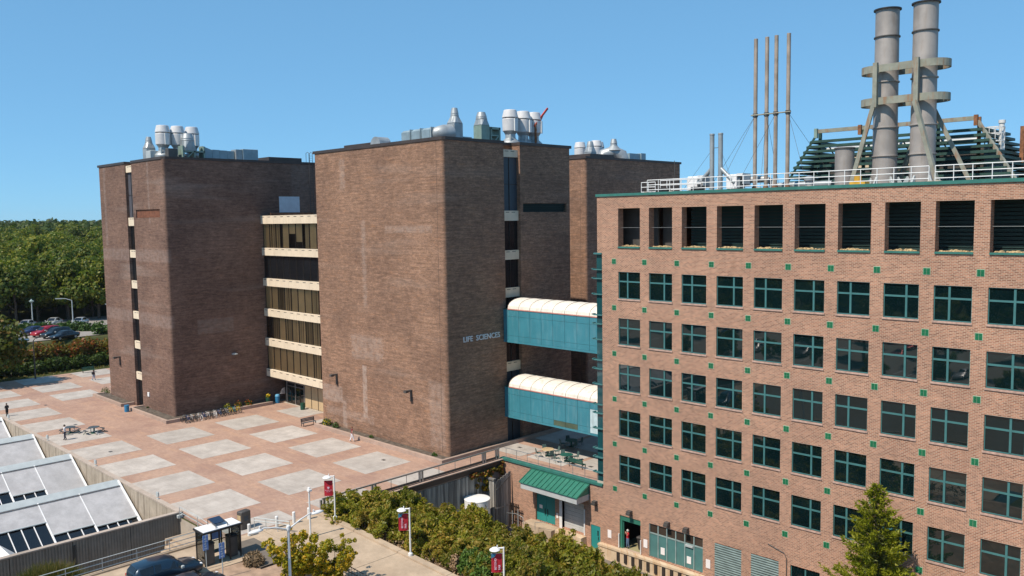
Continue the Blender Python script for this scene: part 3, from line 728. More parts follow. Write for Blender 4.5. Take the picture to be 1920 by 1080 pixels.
# faint sun glints are left to the windows of the link
# --- rear tower (C)
Ct = thing('brick_tower', 'brown brick tower farthest back, half hidden behind the pink brick building', 'building', (-40, 41, 0))
cx0, cx1, cy0, cy1 = -52.0, -28.1, 29.6, 52.9
w = MB(); w.prism(rounded(cx0, cx1, cy0, cy1), 0, ROOF, bot=False); part('wall', w, 'brick_a', Ct)
part('coping', MB().prism([(cx0-.09, cy0-.09), (cx1+.09, cy0-.09), (cx1+.09, cy1+.09), (cx0-.09, cy1+.09)], ROOF, ROOF+0.32), 'coping', Ct)
jb = MB(); jb.box(cx1-1.02, cx1-0.985, cy0-0.004, cy0+0.05, 0, ROOF); part('joint', jb, 'slot', Ct)
rl = thing('link_building', 'low brick block joining the front tower to the farthest tower', 'building', (-34, 22, 0))
w = MB().box(-48, -36, 15.6, 29.5, 0, 25.5); part('wall', w, 'brick_a', rl)
# ================================================================== LINK WITH WINDOW BANDS
L = thing('link_building', 'glazed link with beige bands and tan blinds between the two brick towers', 'building', (-50.7, 3, 0))
gx0, gx1, gy = -58.98, -42.45, -2.45
NP = 10; pw = (gx1-gx0)/NP
core = MB(); core.box(gx0, gx1, gy+0.9, 14, 3.75, 25.6); part('core', core, 'room', L)
part('roof', MB().box(gx0, gx1, gy+0.05, 14, 25.62, 25.86), 'coping', L)
for (z0, z1) in BANDS:
    pm = MB().box(0, pw-0.02, 0, 0.3, z0, z1).mesh('spandrel_panel', M['beige'])
    sm = MB().box(pw*0.12, pw*0.52, -0.012, 0.02, z1-0.22, z1-0.15).mesh('slot', M['slot'])
    for i in range(NP):
        o = link('spandrel_panel', pm, L, (gx0+i*pw+0.01-L.location.x, gy-L.location.y, 0)); link('slot', sm, o)
ledge = MB()
for (z0, z1) in BANDS: ledge.box(gx0, gx1, gy+0.31, gy+0.88, z0+0.02, z1-0.02)
part('floor_edge', ledge, 'conc', L)
soff = MB(); soff.box(gx0, gx1, gy+0.02, 4, 3.62, 3.73); part('soffit', soff, 'coping', L)
# blinds: per floor (from the top) the lowered share of each pane and its tint
BL = [[1, 1, 1, 1, .42, .74, .57, 1, 1, 1], [0]*10, [1, 1, .97, 1, 1, 1, 1, 1, 1, 1], [0, 1, 1, 1, 1, 1, 1, 1, 1, 1], [1]*10]
DK = {0: {8: .45, 9: .4}, 2: {2: .4, 9: .5, 8: .8, 7: .85}, 3: {1: .5, 6: .6, 8: .55, 9: .6, 7: .8, 3: .8}, 4: {}}
bl_m = {}
def blind_mat(t):
    k = round(t, 1)
    if k not in bl_m: bl_m[k] = plain('blind %g' % k, tuple(c*k for c in (0.60, 0.44, 0.26)), 0.8, var=0.1, scale=0.5)
    return bl_m[k]
for r in range(5):
    z0, z1 = BANDS[r+1][1], BANDS[r][0]
    pane = MB(); pane.face([(0.05, 0.33, z0), (pw-0.05, 0.33, z0), (pw-0.05, 0.33, z1), (0.05, 0.33, z1)])
    pane = pane.mesh('pane', M['glass_b'] if r != 1 else M['glass_d'])
    fr = MB(); fr.box(0, 0.045, 0.29, 0.42, z0, z1); fr.box(pw-0.045, pw, 0.29, 0.42, z0, z1); fr.box(0.045, pw-0.045, 0.3, 0.36, z0, z0+0.05); fr.box(0.045, pw-0.045, 0.3, 0.36, z1-0.05, z1)
    fm = fr.mesh('window', M['frame_bronze'])
    for i in range(NP):
        o = link('window', fm, L, (gx0+i*pw-L.location.x, gy-L.location.y, 0)); link('pane', pane, o)
        h = BL[r][i]
        if h > 0:
            k = DK.get(r, {}).get(i, rnd.choice([0.9, 1, 1.1]))
            if 1.0 > k or (r in (2, 3) and rnd.random() < 0.6):      # hanging strips with dark gaps
                for q in range(3):
                    a = 0.06+q*(pw-0.12)/3
                    if rnd.random() < 0.88:
                        link('blind', MB().box(a, a+(pw-0.12)/3*(0.62+0.36*rnd.random()), 0.37, 0.385, z0+0.03, z1).mesh('blind', blind_mat(k*rnd.uniform(0.8, 1.1))), o)
            else:
                link('blind', MB().box(0.06, pw-0.06, 0.37, 0.385, z1-(z1-z0)*h+0.02, z1).mesh('blind', blind_mat(k)), o)
# ground floor: recessed doors
ey = -0.75
gf = MB(); gf.box(gx0+2.2, -57.2, ey+1.2, ey+1.3, 0, 3.6); gf.box(-57.2, -57.1, ey, ey+1.3, 0, 3.6); gf.box(gx0, gx1, 5, 5.2, 0, 3.7); part('back_wall', gf, 'room', L)
fr = MB()
for x in (-56.65, -54.42, -52.2): fr.box(x-0.07, x+0.07, ey-0.08, ey+0.08, 0, 3.1)
fr.box(-56.6, -52.2, ey-0.08, ey+0.08, 2.95, 3.1); fr.box(-56.6, -52.2, ey-0.06, ey+0.06, 2.45, 2.53)
part('door_frame', fr, 'alu', L)
for k in range(4):
    x = -56.52+k*1.11
    d = MB(); d.box(x, x+0.09, ey-0.03, ey+0.03, 0.02, 2.44); d.box(x+0.9, x+1.0, ey-0.03, ey+0.03, 0.02, 2.44); d.box(x+0.09, x+0.9, ey-0.03, ey+0.03, 0.02, 0.3); d.box(x+0.09, x+0.9, ey-0.03, ey+0.03, 2.3, 2.44); d.box(x+0.09, x+0.9, ey-0.03, ey+0.03, 1.0, 1.1)
    o = part('door', d, 'frame_bronze', L)
    part('pane', MB().box(x+0.09, x+0.9, ey-0.008, ey+0.008, 0.3, 2.3), 'glass_t', o)
part('transom', MB().box(-56.5, -52.3, ey-0.01, ey+0.01, 2.54, 2.94), 'glass_d', L)
o = link('lettering', text_mesh('lettering', 'LIFE SCIENCES', 0.5, 'text_white', 0.03), L)
o.matrix_basis = Matrix.Translation(Vector((-55.9, ey-0.12, 3.2))-L.location) @ Matrix.Rotation(R(90), 4, 'X')
part('header', MB().box(-57.1, gx1, ey-0.06, ey+0.1, 3.1, 3.65), 'frame_bronze', L)
lb = MB()
for k in range(5): lb.box(-57.05-0.0*k, -57.02, ey-0.9+0.1*k, ey-0.1, 1.3+k*0.17, 1.38+k*0.17)
part('notice', lb, 'white', L)
pn = MB(); 
for k in range(6):
    x = -52.05+k*1.62
    part('curtain_panel', MB().box(x, x+1.54, ey-0.01, ey+0.03, 0.1, 3.1), blind_mat(0.9), L)
    pn.box(x+1.54, x+1.62, ey-0.05, ey+0.05, 0, 3.1)
part('mullion', pn, 'frame_bronze', L)
part('threshold', MB().box(-57.2, gx1, ey-0.3, ey+0.2, 0.004, 0.05), 'conc', L)

# ================================================================== PLANTERS
def planter(label, poly_curbs, soil, group=None, zc=0.42):
    t = thing('planter', label, 'planter', (soil[0][0], soil[0][1], 0))
    for (x0, x1, y0, y1) in poly_curbs: part('kerb', MB().box(x0, x1, y0, y1, 0, zc), 'curb_pink', t)
    part('soil', MB().prism(soil, 0.02, zc-0.12), 'soil', t); return t
planter('long low planter along the sunlit face of the front tower', [(-41.9, -18.45, -5.85, -5.5), (-41.9, -41.55, -5.5, -4.4), (-18.45, -18.1, -5.85, 15.5)],
        [(-41.55, -5.5), (-18.45, -5.5), (-18.45, 15.4), (-18.79, 15.4), (-18.79, -4.3), (-41.55, -4.3)])
planter('empty planter under the left part of the left tower', [(-82.3, -71.75, -17.45, -17.1), (-72.1, -71.75, -17.1, -15.6), (-82.3, -81.95, -17.1, -15.6)], [(-81.95, -17.1), (-72.1, -17.1), (-72.1, -15.58), (-81.95, -15.58)])
planter('planter wrapping the near corner of the left tower beside the bicycles', [(-68.9, -57.15, -17.45, -17.1), (-68.9, -68.55, -17.1, -15.6), (-57.5, -57.15, -17.1, -2.7)],
        [(-68.55, -17.1), (-57.5, -17.1), (-57.5, -2.8), (-58.99, -2.8), (-58.99, -15.58), (-68.55, -15.58)])
# ================================================================== PINK BRICK BUILDING
RB = thing('research_building', 'long pink brick building with teal framed windows and green tiles', 'building', (20, 6, -6.9))
WX, WW, WH = 3.339, 2.385, 2.42
FX1 = 56.0; NC = 17
rowtop = [20.03-4.2*k for k in range(5)]
holes = []
for c in range(NC):
    x = c*WX
    holes.append((x, x+WW, 22.3, 25.7, 0.75))
    for z in rowtop: holes.append((x, x+WW, z-WH, z, 0.17))
low = [(0.03, 2.38, -5.55, -2.42, 0.3), (3.31, 8.84, -5.42, -2.38, 0.22), (9.97, 12.45, -6.0, -2.4, 0.12), (13.32, 15.72, -6.0, -2.4, 0.12), (16.7, 19.08, -4.7, -2.4, 0.17), (20.03, 22.42, -4.7, -2.4, 0.17), (23.37, 25.76, -4.7, -2.4, 0.17), (26.7, 29.1, -4.7, -2.4, 0.17), (30.05, 32.44, -4.7, -2.4, 0.17)]
holes += low
w = MB(); holed_wall(w, -1.85, FX1, -7.2, 21.7, [h for h in holes if h[3] < 21.7]); holed_wall(w, -2.4, FX1, 21.7, 26.8, [h for h in holes if h[3] > 21.7])
w.face([(-2.4, 0, 21.7), (-2.4, 0, 26.8), (-2.4, 30, 26.8), (-2.4, 30, 21.7)]); w.face([(-2.4, 0, 21.7), (-2.4, 30, 21.7), (-1.85, 30, 21.7), (-1.85, 0, 21.7)])
w.face([(-1.85, 0, -7.2), (-1.85, 0, 21.7), (-1.85, 30, 21.7), (-1.85, 30, -7.2)]); w.face([(FX1, 0, -7.2), (FX1, 30, -7.2), (FX1, 30, 26.8), (FX1, 0, 26.8)])
w.face([(-2.4, 30, -7.2), (-2.4, 30, 26.8), (FX1, 30, 26.8), (FX1, 30, -7.2)])
part('wall', w, 'brick_r', RB)
part('roof', MB().box(-2.3, FX1-.1, 0.3, 29.9, 26.3, 26.45), 'asphalt', RB)
part('coping', MB().box(-2.5, FX1+.1, -0.1, 0.42, 26.8, 27.03), 'teal_cap', RB)
# wing under the terrace
wg = MB(); holed_wall(wg, -15.45, -1.85, -7.2, -0.16, [(-10.58, -7.93, -5.5, -2.46, 0.35), (-7.0, -4.22, -5.42, -2.4, 0.45), (-3.38, -2.24, -6.5, -4.15, 0.12)])
wg.face([(-15.45, 0, -7.2), (-15.45, 0, -0.16), (-15.45, 4, -0.16), (-15.45, 4, -7.2)])
part('wing_wall', wg, 'brick_r', RB)
part('coping', MB().box(-15.5, -1.9, -0.14, 0.4, -0.16, 0.06), 'teal_cap', RB)
# windows: two patterns, the upright bar left or right of the middle
def window_parts(vx, ww, wh):
    fr = MB(); tz = wh*0.64; a = 0.055
    fr.box(0.0, a, 0.10, 0.168, 0, wh); fr.box(ww-a, ww, 0.10, 0.168, 0, wh); fr.box(a, ww-a, 0.10, 0.168, 0, a+0.02); fr.box(a, ww-a, 0.10, 0.168, wh-a, wh)
    fr.box(vx-0.07, vx+0.07, 0.075, 0.168, a+0.02, wh-a); fr.box(a, vx-0.07, 0.085, 0.168, tz-0.065, tz+0.065); fr.box(vx+0.07, ww-a, 0.085, 0.168, tz-0.065, tz+0.065)
    pan = [(a, vx-0.07, a+0.02, tz-0.065), (vx+0.07, ww-a, a+0.02, tz-0.065), (a, vx-0.07, tz+0.065, wh-a), (vx+0.07, ww-a, tz+0.065, wh-a)]
    return fr.mesh('window', M['teal']), [MB().box(p[0], p[1], 0.13, 0.15, p[2], p[3]).mesh('pane', M['glass_t']) for p in pan]
winA = window_parts(WW*0.41, WW, WH); winB = window_parts(WW*0.645, WW, WH)
sill_me = MB().box(-0.06, WW+0.06, -0.07, 0.16, -0.13, 0.0).mesh('sill', M['brick_sill'])
rw = random.Random(5)
def put_window(k, x, z, vis):
    me, panes = (winA, winB)[k]
    o = link('window', me, RB, (x-20, -6, z+6.9))
    for p in panes:
        q = link('pane', p, o, (0, rw.uniform(-.004, .004), 0)); q.rotation_euler = (R(rw.uniform(-.35, .35)), 0, R(rw.uniform(-.3, .3)))
    link('sill', sill_me, o)
for c in range(12):
    for z in rowtop: put_window(c % 2, c*WX, z-WH, True)
far = MB(); 
for c in range(12, NC):
    for z in rowtop: far.box(c*WX, c*WX+WW, 0.12, 0.15, z-WH, z)
part('pane', far, 'glass_t', RB)
for h in low[4:]:
    o = part('window', MB().box(h[0], h[1], 0.1, 0.165, h[3]-0.06, h[3]).box(h[0], h[0]+.06, 0.1, 0.165, h[2], h[3]-0.06).box(h[1]-.06, h[1], 0.1, 0.165, h[2], h[3]-0.06).box((h[0]+h[1])/2-.06, (h[0]+h[1])/2+.06, 0.09, 0.165, h[2], h[3]-.06), 'teal', RB)
    part('pane', MB().box(h[0]+.06, h[1]-.06, 0.12, 0.145, h[2], h[3]-.06), 'glass_t', o)
# green accent tiles, four small squares each
tl = MB()
for a in (0, 1):
    for b in (0, 1): tl.box(-0.21+a*0.22, -0.01+a*0.22, -0.03, 0.01, -0.21+b*0.22, -0.01+b*0.22, 0)
tl.box(-0.245, 0.245, -0.012, 0.01, -0.245, 0.245, 1)
tm = tl.mesh('accent_tile', [M['grn_tile'], M['grout']])
for c in range(12):
    for r in range(6): 
        if r == 5 and c > 9 and False: continue
        z = 20.95-4.2*r
        if c*WX-0.47 > 8 and r == 5: z = 20.95-4.2*5
        link('accent_tile', tm, RB, (c*WX-0.48-20, -6, z+6.9))
# upper screened openings
slp = MB().box(0, WW, -0.09, 0.72, -0.14, 0.0).mesh('sill', M['teal_cap'])
cable = MB().cyl((0, 0.4, 1.68), (WW, 0.4, 1.68), 0.012, n=5).mesh('cable', M['galv'])
for c in range(12):
    o = link('sill', slp, RB, (c*WX-20, -6, 22.3+6.9)); link('cable', cable, o)
    if c >= 0:
        V = []; g_ = random.Random(c); d = MB()
        for q in range(46):
            x = g_.uniform(0.1, WW-0.1); y = g_.uniform(0.12, 0.6); s_ = g_.uniform(0.04, 0.11)*(1.4 if abs(x-1.0-0.3*math.sin(c)) < 0.5 else 0.8)
            d.lathe([(s_*1.3, 0.0), (s_, s_*0.7), (s_*0.3, s_)], 5, (x, y, 0.0), smooth=False)
        tag(link('debris', d.mesh('debris', M['gravel_tan']), RB, (c*WX-20, -6, 22.301+6.9)), kind='stuff')
fb = MB(); fb.box(-2.3, FX1-.2, 0.8, 3.2, 21.95, 22.2); part('floor', fb, 'conc', RB)
bk = MB(); bk.box(6.2, FX1-0.3, 2.5, 2.6, 22.2, 26.2); part('screen_back', bk, 'slot', RB)
bk = MB(); bk.box(-2.3, 1.2, 2.0, 2.2, 22.2, 26.2); bk.box(1.9, 3.2, 1.6, 1.8, 22.2, 26.2); bk.box(3.3, 5.2, 2.2, 2.4, 22.2, 26.2); part('inner_wall', bk, 'vent_grey' if False else 'dgrey', RB)
sm_ = MB(); sm_.box(6.2-20, FX1-0.3-20, 2.2-6, 2.45-6, 0, 0.2)
slat = sm_.mesh('louver_slat', M['louver_g'])
for k in range(15): link('louver_slat', slat, RB, (0, 0, 22.25+k*0.27+6.9))
bay = MB()
# corner glass bay with fins
fz = [21.72-4.2*k for k in range(6)]
zs = []
for k in range(5):
    t0 = 20.13-4.2*k; zs += [t0, t0-0.83, t0-2.28]
prev = 21.55
for z in zs+[0.2]:
    part('pane', MB().box(-2.62, -1.87, 0.16, 0.2, z+0.06, prev-0.0), 'glass_bay', RB); prev = z
for z in zs:
    part('fin', MB().box(-2.86, -1.86, -0.06, 0.3, z-0.03, z+0.055).box(-3.0, -2.86, -0.12, 0.3, z+0.02, z+0.13), 'teal', RB)
part('bay_cap', MB().box(-2.8, -1.86, -0.08, 1.5, 21.55, 21.69), 'teal', RB)
part('bay_side', MB().box(-2.62, -2.58, 0.2, 5, 0.2, 21.54), 'glass_bay', RB)
part('bay_base', MB().box(-2.66, -1.86, 0.1, 1.2, 0.06, 0.25), 'conc', RB)
# loading dock, doors and vents
dk = MB(); dk.box(-2.2, 9.2, -0.42, -0.004, -6.95, -5.56); dk.box(-2.2, 9.2, -0.5, -0.42, -5.75, -5.56)
part('dock', dk, 'conc_dock', RB)
bm = MB().box(0, 0.3, -0.1, 0, 0, 0.82).mesh('bumper', M['rubber'])
for k in range(10): link('bumper', bm, RB, (0.05+k*0.83-20, -0.425-6, -6.62+6.9))
part('landing', MB().box(-3.9, -2.0, -1.7, -0.01, -6.9, -6.52), 'conc_path', RB)
part('landing', MB().box(-7.3, -3.95, -0.8, -0.01, -6.9, -5.5), 'conc_dock', RB); part('landing', MB().box(-11.2, -7.35, -1.3, -0.01, -6.9, -5.52), 'conc_path', RB)
# open bay
by = MB(); by.box(0.03, 0.28, 0.08, 0.28, -5.55, -2.42); by.box(0.28, 2.38, 0.08, 0.28, -2.9, -2.42); by.box(0.28, 0.36, 0.2, 0.3, -5.55, -2.9); part('door_frame', by, 'grn_roof', RB)
rm = MB(); rm.box(-0.4, 4.0, 6.0, 6.1, -5.55, -2); rm.box(-0.5, -0.4, 0.32, 6.1, -5.55, -2); rm.box(4.0, 4.1, 0.32, 6.1, -5.55, -2); rm.box(-0.5, 4.1, 0.32, 6.1, -2.0, -1.9); part('dark_interior', rm, 'room', RB)
part('bay_floor', MB().box(-0.5, 4.1, 0.0, 6.1, -5.7, -5.56), 'olive_floor' if 'olive_floor' in M else 'sand_soil', RB)
part('guard', MB().box(-0.06, 0.02, -0.1, -0.01, -5.5, -4.2).box(2.39, 2.47, -0.1, -0.01, -5.5, -4.2), 'wht_dirty', RB)
# storefront
n_ = 6; sw_ = (8.84-3.31)/n_; f = MB()
for k in range(n_+1): f.box(3.31+k*sw_-0.05 if k else 3.31, 3.31+k*sw_+0.05 if k < n_ else 8.84, 0.06, 0.2, -5.42, -2.38)
f.box(3.36, 8.79, 0.08, 0.19, -3.32, -3.2); f.box(3.36, 8.79, 0.08, 0.19, -2.45, -2.385)
o = part('storefront', f, 'vent_grey', RB)
for k in range(n_):
    a = 3.31+k*sw_+0.05; b = a+sw_-0.1
    part('panel', MB().box(a, b, 0.12, 0.16, -5.42, -3.32), 'store', o); part('pane', MB().box(a, b, 0.12, 0.16, -3.2, -2.45), 'brown_glass' if 'brown_glass' in M else 'glass_d', o)
part('sign_bar', MB().box(3.31+4*sw_+0.08, 3.31+5*sw_-0.08, -0.02, 0.1, -3.5, -3.33), 'lgrey', o)
# louver vents
for h in low[2:4]:
    o = part('vent', MB().box(h[0], h[1], 0.1, 0.118, h[2], h[3]), 'slot', RB)
    sl_ = MB().box(h[0]-20, h[1]-20, 0.0-6, 0.09-6, 0, 0.1).mesh('slat', M['vent_grey'])
    for k in range(18): link('slat', sl_, o, (0, 0, h[2]+6.9+0.03+k*0.2))
# doors in the wing
d = MB(); d.box(-10.56, -9.27, 0.2, 0.28, -5.48, -2.48); d.box(-9.24, -7.95, 0.2, 0.28, -5.48, -2.48)
o = part('door', d, 'teal_door', RB); part('handle', MB().box(-9.45, -9.4, 0.13, 0.2, -4.8, -4.1).box(-9.1, -9.05, 0.13, 0.2, -4.8, -4.1), 'black', o)
part('notice', MB().box(-10.2, -9.8, 0.18, 0.2, -4.2, -3.85), 'paper', o)
sh = MB()
for k in range(15): sh.box(-6.98, -4.24, 0.3+0.015*(k % 2), 0.4, -5.4+k*0.2, -5.4+k*0.2+0.19)
part('roller_shutter', sh, 'shutter', RB); part('door_jamb', MB().box(-7.35, -7.0, -0.05, 0.3, -5.48, -2.6).box(-4.22, -4.1, -0.06, 0.2, -5.45, -2.9), 'wht_dirty', RB)
d = MB(); d.box(-3.36, -2.26, 0.03, 0.1, -6.5, -4.17); o = part('door', d, 'teal_door', RB); part('handle', MB().box(-2.5, -2.46, -0.03, 0.03, -5.5, -5.15), 'black', o); part('vision_panel', MB().box(-2.62, -2.47, 0.022, 0.035, -5.1, -4.6), 'glass_d', o)
# canopy
cn = MB(); xa, xb, d0 = -10.9, -3.6, 1.9
P = [(xa-0.15, -d0, -1.2), (xb+0.15, -d0, -1.2), (xb+0.15, -0.02, -0.3), (xa-0.15, -0.02, -0.3)]
cn._add(P+[(x, y, z-0.08) for x, y, z in P], [(0, 1, 2, 3), (7, 6, 5, 4), (0, 4, 5, 1), (1, 5, 6, 2), (3, 2, 6, 7), (0, 3, 7, 4)])
for k in range(14):
    x = xa-0.1+k*(xb-xa+0.2)/13; cn.obar((x, -d0-.01, -1.17), (x, -0.03, -0.27), 0.05, 0.09)
cn.box(xa-.15, xb+.15, -0.1, 0.0, -0.32, -0.22)
cn.face([(xb+0.02, -d0+.1, -1.25), (xb+0.02, -0.02, -1.25), (xb+0.02, -0.02, -0.4)])
part('canopy_roof', cn, 'grn_roof', RB)
part('canopy_fascia', MB().box(xa, xb, -d0+0.1, -d0+0.2, -1.85, -1.28).box(xb-0.1, xb, -d0+0.2, -0.01, -1.85, -1.28).box(xa, xa+.1, -d0+.2, -0.01, -1.85, -1.28).box(xa+.1, xb-.1, -d0+.2, -.01, -1.5, -1.4), 'wht_dirty' if False else 'shutter', RB)
nt_ = MB()
for x, z in [(-1.35, -4.9), (2.72, -4.75), (9.15, -4.8)]: nt_.box(x, x+0.42, -0.03, -0.004, z, z+0.75)
for x, z in [(4.5, -4.95), (7.2, -5.0)]: nt_.box(x, x+0.42, 0.08, 0.118, z, z+0.62)
nt_.box(-7.75, -7.5, -0.03, -0.004, -4.6, -4.1)
part('notice', nt_, 'paper', RB)
part('conduit', MB().tube([(16.4, -0.05, -7.0), (16.4, -0.05, -2.0), (16.2, -0.05, -1.6), (14.8, -0.05, -1.2)], 0.035, 5), 'dgrey', RB)
# wall lamps
def wall_lamp_mesh():
    m = MB(); m.box(-0.2, 0.2, -0.42, -0.02, -0.1, 0.26); m.box(-0.12, 0.12, -0.02, 0.0, -0.25, 0.2); m.box(-0.22, 0.22, -0.5, -0.42, -0.12, 0.1); return m
wl = wall_lamp_mesh().mesh('wall_lamp', M['dgrey'])
for x, z, lab in [(-2.75, -1.95, 'black wall lamp above the single teal door'), (1.3, -1.95, 'black wall lamp above the open dock door'), (5.35, -2.0, 'left of two black wall lamps above the teal storefront'), (7.3, -2.02, 'right of two black wall lamps above the teal storefront')]:
    tag(link('wall_lamp', wl, None, (x, 0, z)), lab, 'lamp', 'wall lamps over the loading dock')
am = MB(); am.box(-0.16, 0.16, -0.75, 0.0, 0.18, 0.34); am.box(-0.2, 0.2, -0.95, -0.55, 0.1, 0.36); am.box(-0.11, 0.11, -0.14, -0.0, -0.95, 0.18)
aml = am.mesh('wall_lamp', M['dgrey'])
for x, y, z, lab in [(-38.95, ay0, 6.35, 'arm lamp on the sunlit front tower, nearer the glazed link'), (-24.75, ay0, 6.3, 'arm lamp on the sunlit front tower, nearer its shaded corner'), (-76.1, by0, 6.0, 'arm lamp on the left tower beside its window slot')]:
    tag(link('wall_lamp', aml, None, (x, y, z)), lab, 'lamp', 'arm lamps on the towers')
fl = MB(); fl.box(-0.0, 0.4, -0.25, 0.25, 0, 0.22); fl.box(0.1, 0.9, -0.15, 0.15, 0.1, 0.2)
solo('flood_light', fl, 'lgrey', 'small pale flood light on the shaded side of the left tower', 'lamp', (bx1, -5.8, 6.0)) if False else tag(link('flood_light', fl.mesh('flood_light', M['lgrey']), None, (bx1, -7.2, 7.3)), 'small pale flood light on the shaded side of the left tower', 'lamp')
tag(link('wall_box', MB().box(-0.25, 0.25, -0.12, 0, 0, 0.55).mesh('wall_box', M['white']), None, (-66.7, by0, 1.9)), 'white utility box low on the left tower', 'utility box')

# ================================================================== SKY BRIDGES
def bridge(z0, z1, zc, lower):
    t = thing('skybridge', ('lower' if lower else 'upper')+' teal skybridge with cream barrel roof'+(' above the terrace' if lower else ', higher of the two'), 'footbridge', (-10, 5.2, z0), group='skybridges between the front tower and the pink building')
    ya, yb, xa, xb = 4.0, 8.0, -18.74, -2.65
    ed = [xa, -18.05]+[-18.05+1.63*k for k in range(1, 10)]+[xb]
    hz_ = [z0, z0+0.55, z1-0.72, z1]
    for side, y in ((0, ya), (1, yb)):
        for i in range(len(ed)-1):
            if side and i > 0: continue
            a, b = (ed[i]+0.015, ed[i+1]-0.015) if not side else (xa, xb)
            for k in range(3):
                mt = 'teal_panel'
                if lower and not side and i == 8 and k < 2: mt = 'pale_panel'
                if lower and not side and i in (5, 6) and k == 0: mt = 'olive_panel'
                mb = MB().box(a, b, y-0.04 if not side else y, y if not side else y+0.04, hz_[k]+0.012, hz_[k+1]-0.012)
                part('wall_panel', mb, mt, t)
    part('body', MB().box(xa+0.03, xb, ya+0.02, yb-0.02, z0+0.02, z1-0.03), 'grn_grey', t)
    part('deck_edge', MB().box(xa, xb, ya-0.06, yb+0.06, z0-0.22, z0-0.0), 'teal_panel', t)
    part('trim', MB().box(-18.05, xb, ya-0.09, ya+0.08, z1, z1+0.11), 'salmon', t)
    rise = zc-z1-0.1; N = 12; re = [-18.05+1.63*k for k in range(10)]+[xb]
    for i in range(len(re)-1):
        a, b = re[i]+0.02, re[i+1]-0.02; mb = MB()
        pts = [(ya-0.05+(yb-ya+0.1)*(1-math.cos(math.pi*k/N))/2, z1+0.11+rise*math.sin(math.pi*k/N)**0.9) for k in range(N+1)]
        for k in range(N):
            (y0, q0), (y1, q1) = pts[k], pts[k+1]; mb.face([(a, y0, q0), (b, y0, q0), (b, y1, q1), (a, y1, q1)], smooth=True)
        mb.face([(a, y, z) for y, z in pts][::-1]); mb.face([(b, y, z) for y, z in pts])
        part('roof_panel', mb, 'cream', t)
        sm2 = MB(); sm2.tube([(re[i], y, z+0.012) for y, z in pts], 0.03, 5); part('seam', sm2, 'seam', t)
    part('end_cap', MB().box(xa-0.02, -18.07, ya, yb, z1, z1+0.06), 'grn_metal', t)
bridge(11.7, 15.07, 16.2, False); bridge(3.36, 6.5, 7.65, True)
# ================================================================== ROOF EQUIPMENT ON THE TOWERS
ZR = 33.02
def make_fan():
    t = thing('exhaust_fan', 'white exhaust fan', 'exhaust fan')
    lpart('base', MB().lathe([(1.15, 0), (1.15, 0.75), (1.0, 0.95), (0.62, 1.3), (0.6, 1.75), (0.82, 2.1)], 20), 'galv', t)
    lpart('cowl', MB().lathe([(0.80, 2.08), (0.91, 2.16), (0.94, 3.5), (0.9, 3.58)], 24), 'fan_white', t)
    lpart('seam', MB().cyl((0, 0, 3.58), (0, 0, 3.68), 0.86, n=24), 'dgrey', t)
    lpart('nozzle', MB().lathe([(0.88, 3.66), (0.96, 3.72), (0.94, 3.82), (0.75, 4.56), (0.70, 4.6)], 24), 'fan_white', t)
    f = MB(); f.box(0.9, 1.03, -0.26, 0.26, 2.1, 3.55); lpart('side_door', f, 'wht_dirty', t)
    f = MB(); f.box(0.95, 1.25, 0.5, 0.75, 0.2, 0.5); f.cyl((0.65, -0.65, 0.9), (0.65, -0.65, 1.7), 0.13, n=8); lpart('motor', f, 'lgrey', t)
    return t
f0 = make_fan(); gA = 'white exhaust fans on the tower roofs'
f0.location = (-24, 10.8, ZR); f0['label'] = 'white exhaust fan on the front tower, nearest of its row'; f0['group'] = gA
dup(f0, (-24, 13.0, ZR), 0.3, 'white exhaust fan on the front tower, middle of its row'); dup(f0, (-24, 15.05-0.2, ZR), 0.5, 'white exhaust fan on the front tower, behind the red davit crane')
dup(f0, (-63.4, -13.45, ZR), 0.1, 'white exhaust fan on the left tower, leftmost of its row'); dup(f0, (-63.2, -11.6, ZR), 0.3, 'white exhaust fan on the left tower, behind a steel exhaust outlet'); dup(f0, (-63.2, -9.65, ZR), 0.2, 'white exhaust fan on the left tower, rightmost of its row')
dup(f0, (-42.2, 45.3, ZR-0.6), 2.0, 'white exhaust fan on the farthest tower, left one'); dup(f0, (-40.0, 47.3, ZR-0.6), 2.2, 'white exhaust fan on the farthest tower, middle one'); dup(f0, (-38.7, 45.1, ZR-0.6), 2.1, 'white exhaust fan on the farthest tower, right one')
def outlet(label, x, y, z, w, h1, h2, r, h3, mat='galv', rot=0):
    t = thing('exhaust_outlet', label, 'exhaust outlet', (x, y, z))
    part('duct_box', MB().bevbox(x-w/2, x+w/2, y-w/2, y+w/2, z, z+h1, 0.03), mat, t)
    n = 16; rg = lambda rr, zz: [(x+rr*math.cos(2*math.pi*(k+.5)/n), y+rr*math.sin(2*math.pi*(k+.5)/n), zz) for k in range(n)]
    sq_ = [(max(-1, min(1, 1.42*math.cos(2*math.pi*(k+.5)/n)))*w/2*1.04, max(-1, min(1, 1.42*math.sin(2*math.pi*(k+.5)/n)))*w/2*1.04) for k in range(n)]
    part('transition', MB().loft([[(x+a, y+b_, z+h1) for a, b_ in sq_], [(x+a, y+b_, z+h1+0.06) for a, b_ in sq_], rg(r*1.03, z+h1+h2)]), 'galv', t)
    part('nozzle', MB().lathe([(r*1.05, 0), (r*1.08, 0.08), (r, 0.12), (r*0.97, h3*0.3), (r*1.0, h3*0.34), (r*0.7, h3)], 20, (x, y, z+h1+h2)), 'galv', t)
    return t
o = outlet('tall galvanised exhaust outlet with pointed top over the front tower corner', -23.0, 1.2, ZR, 1.25, 2.3, 0.75, 0.44, 0.9)
dd = MB(); n = 18
ring = lambda cx, cyy, ax: [(cx+ax[0]*1*0, cyy, 0)]
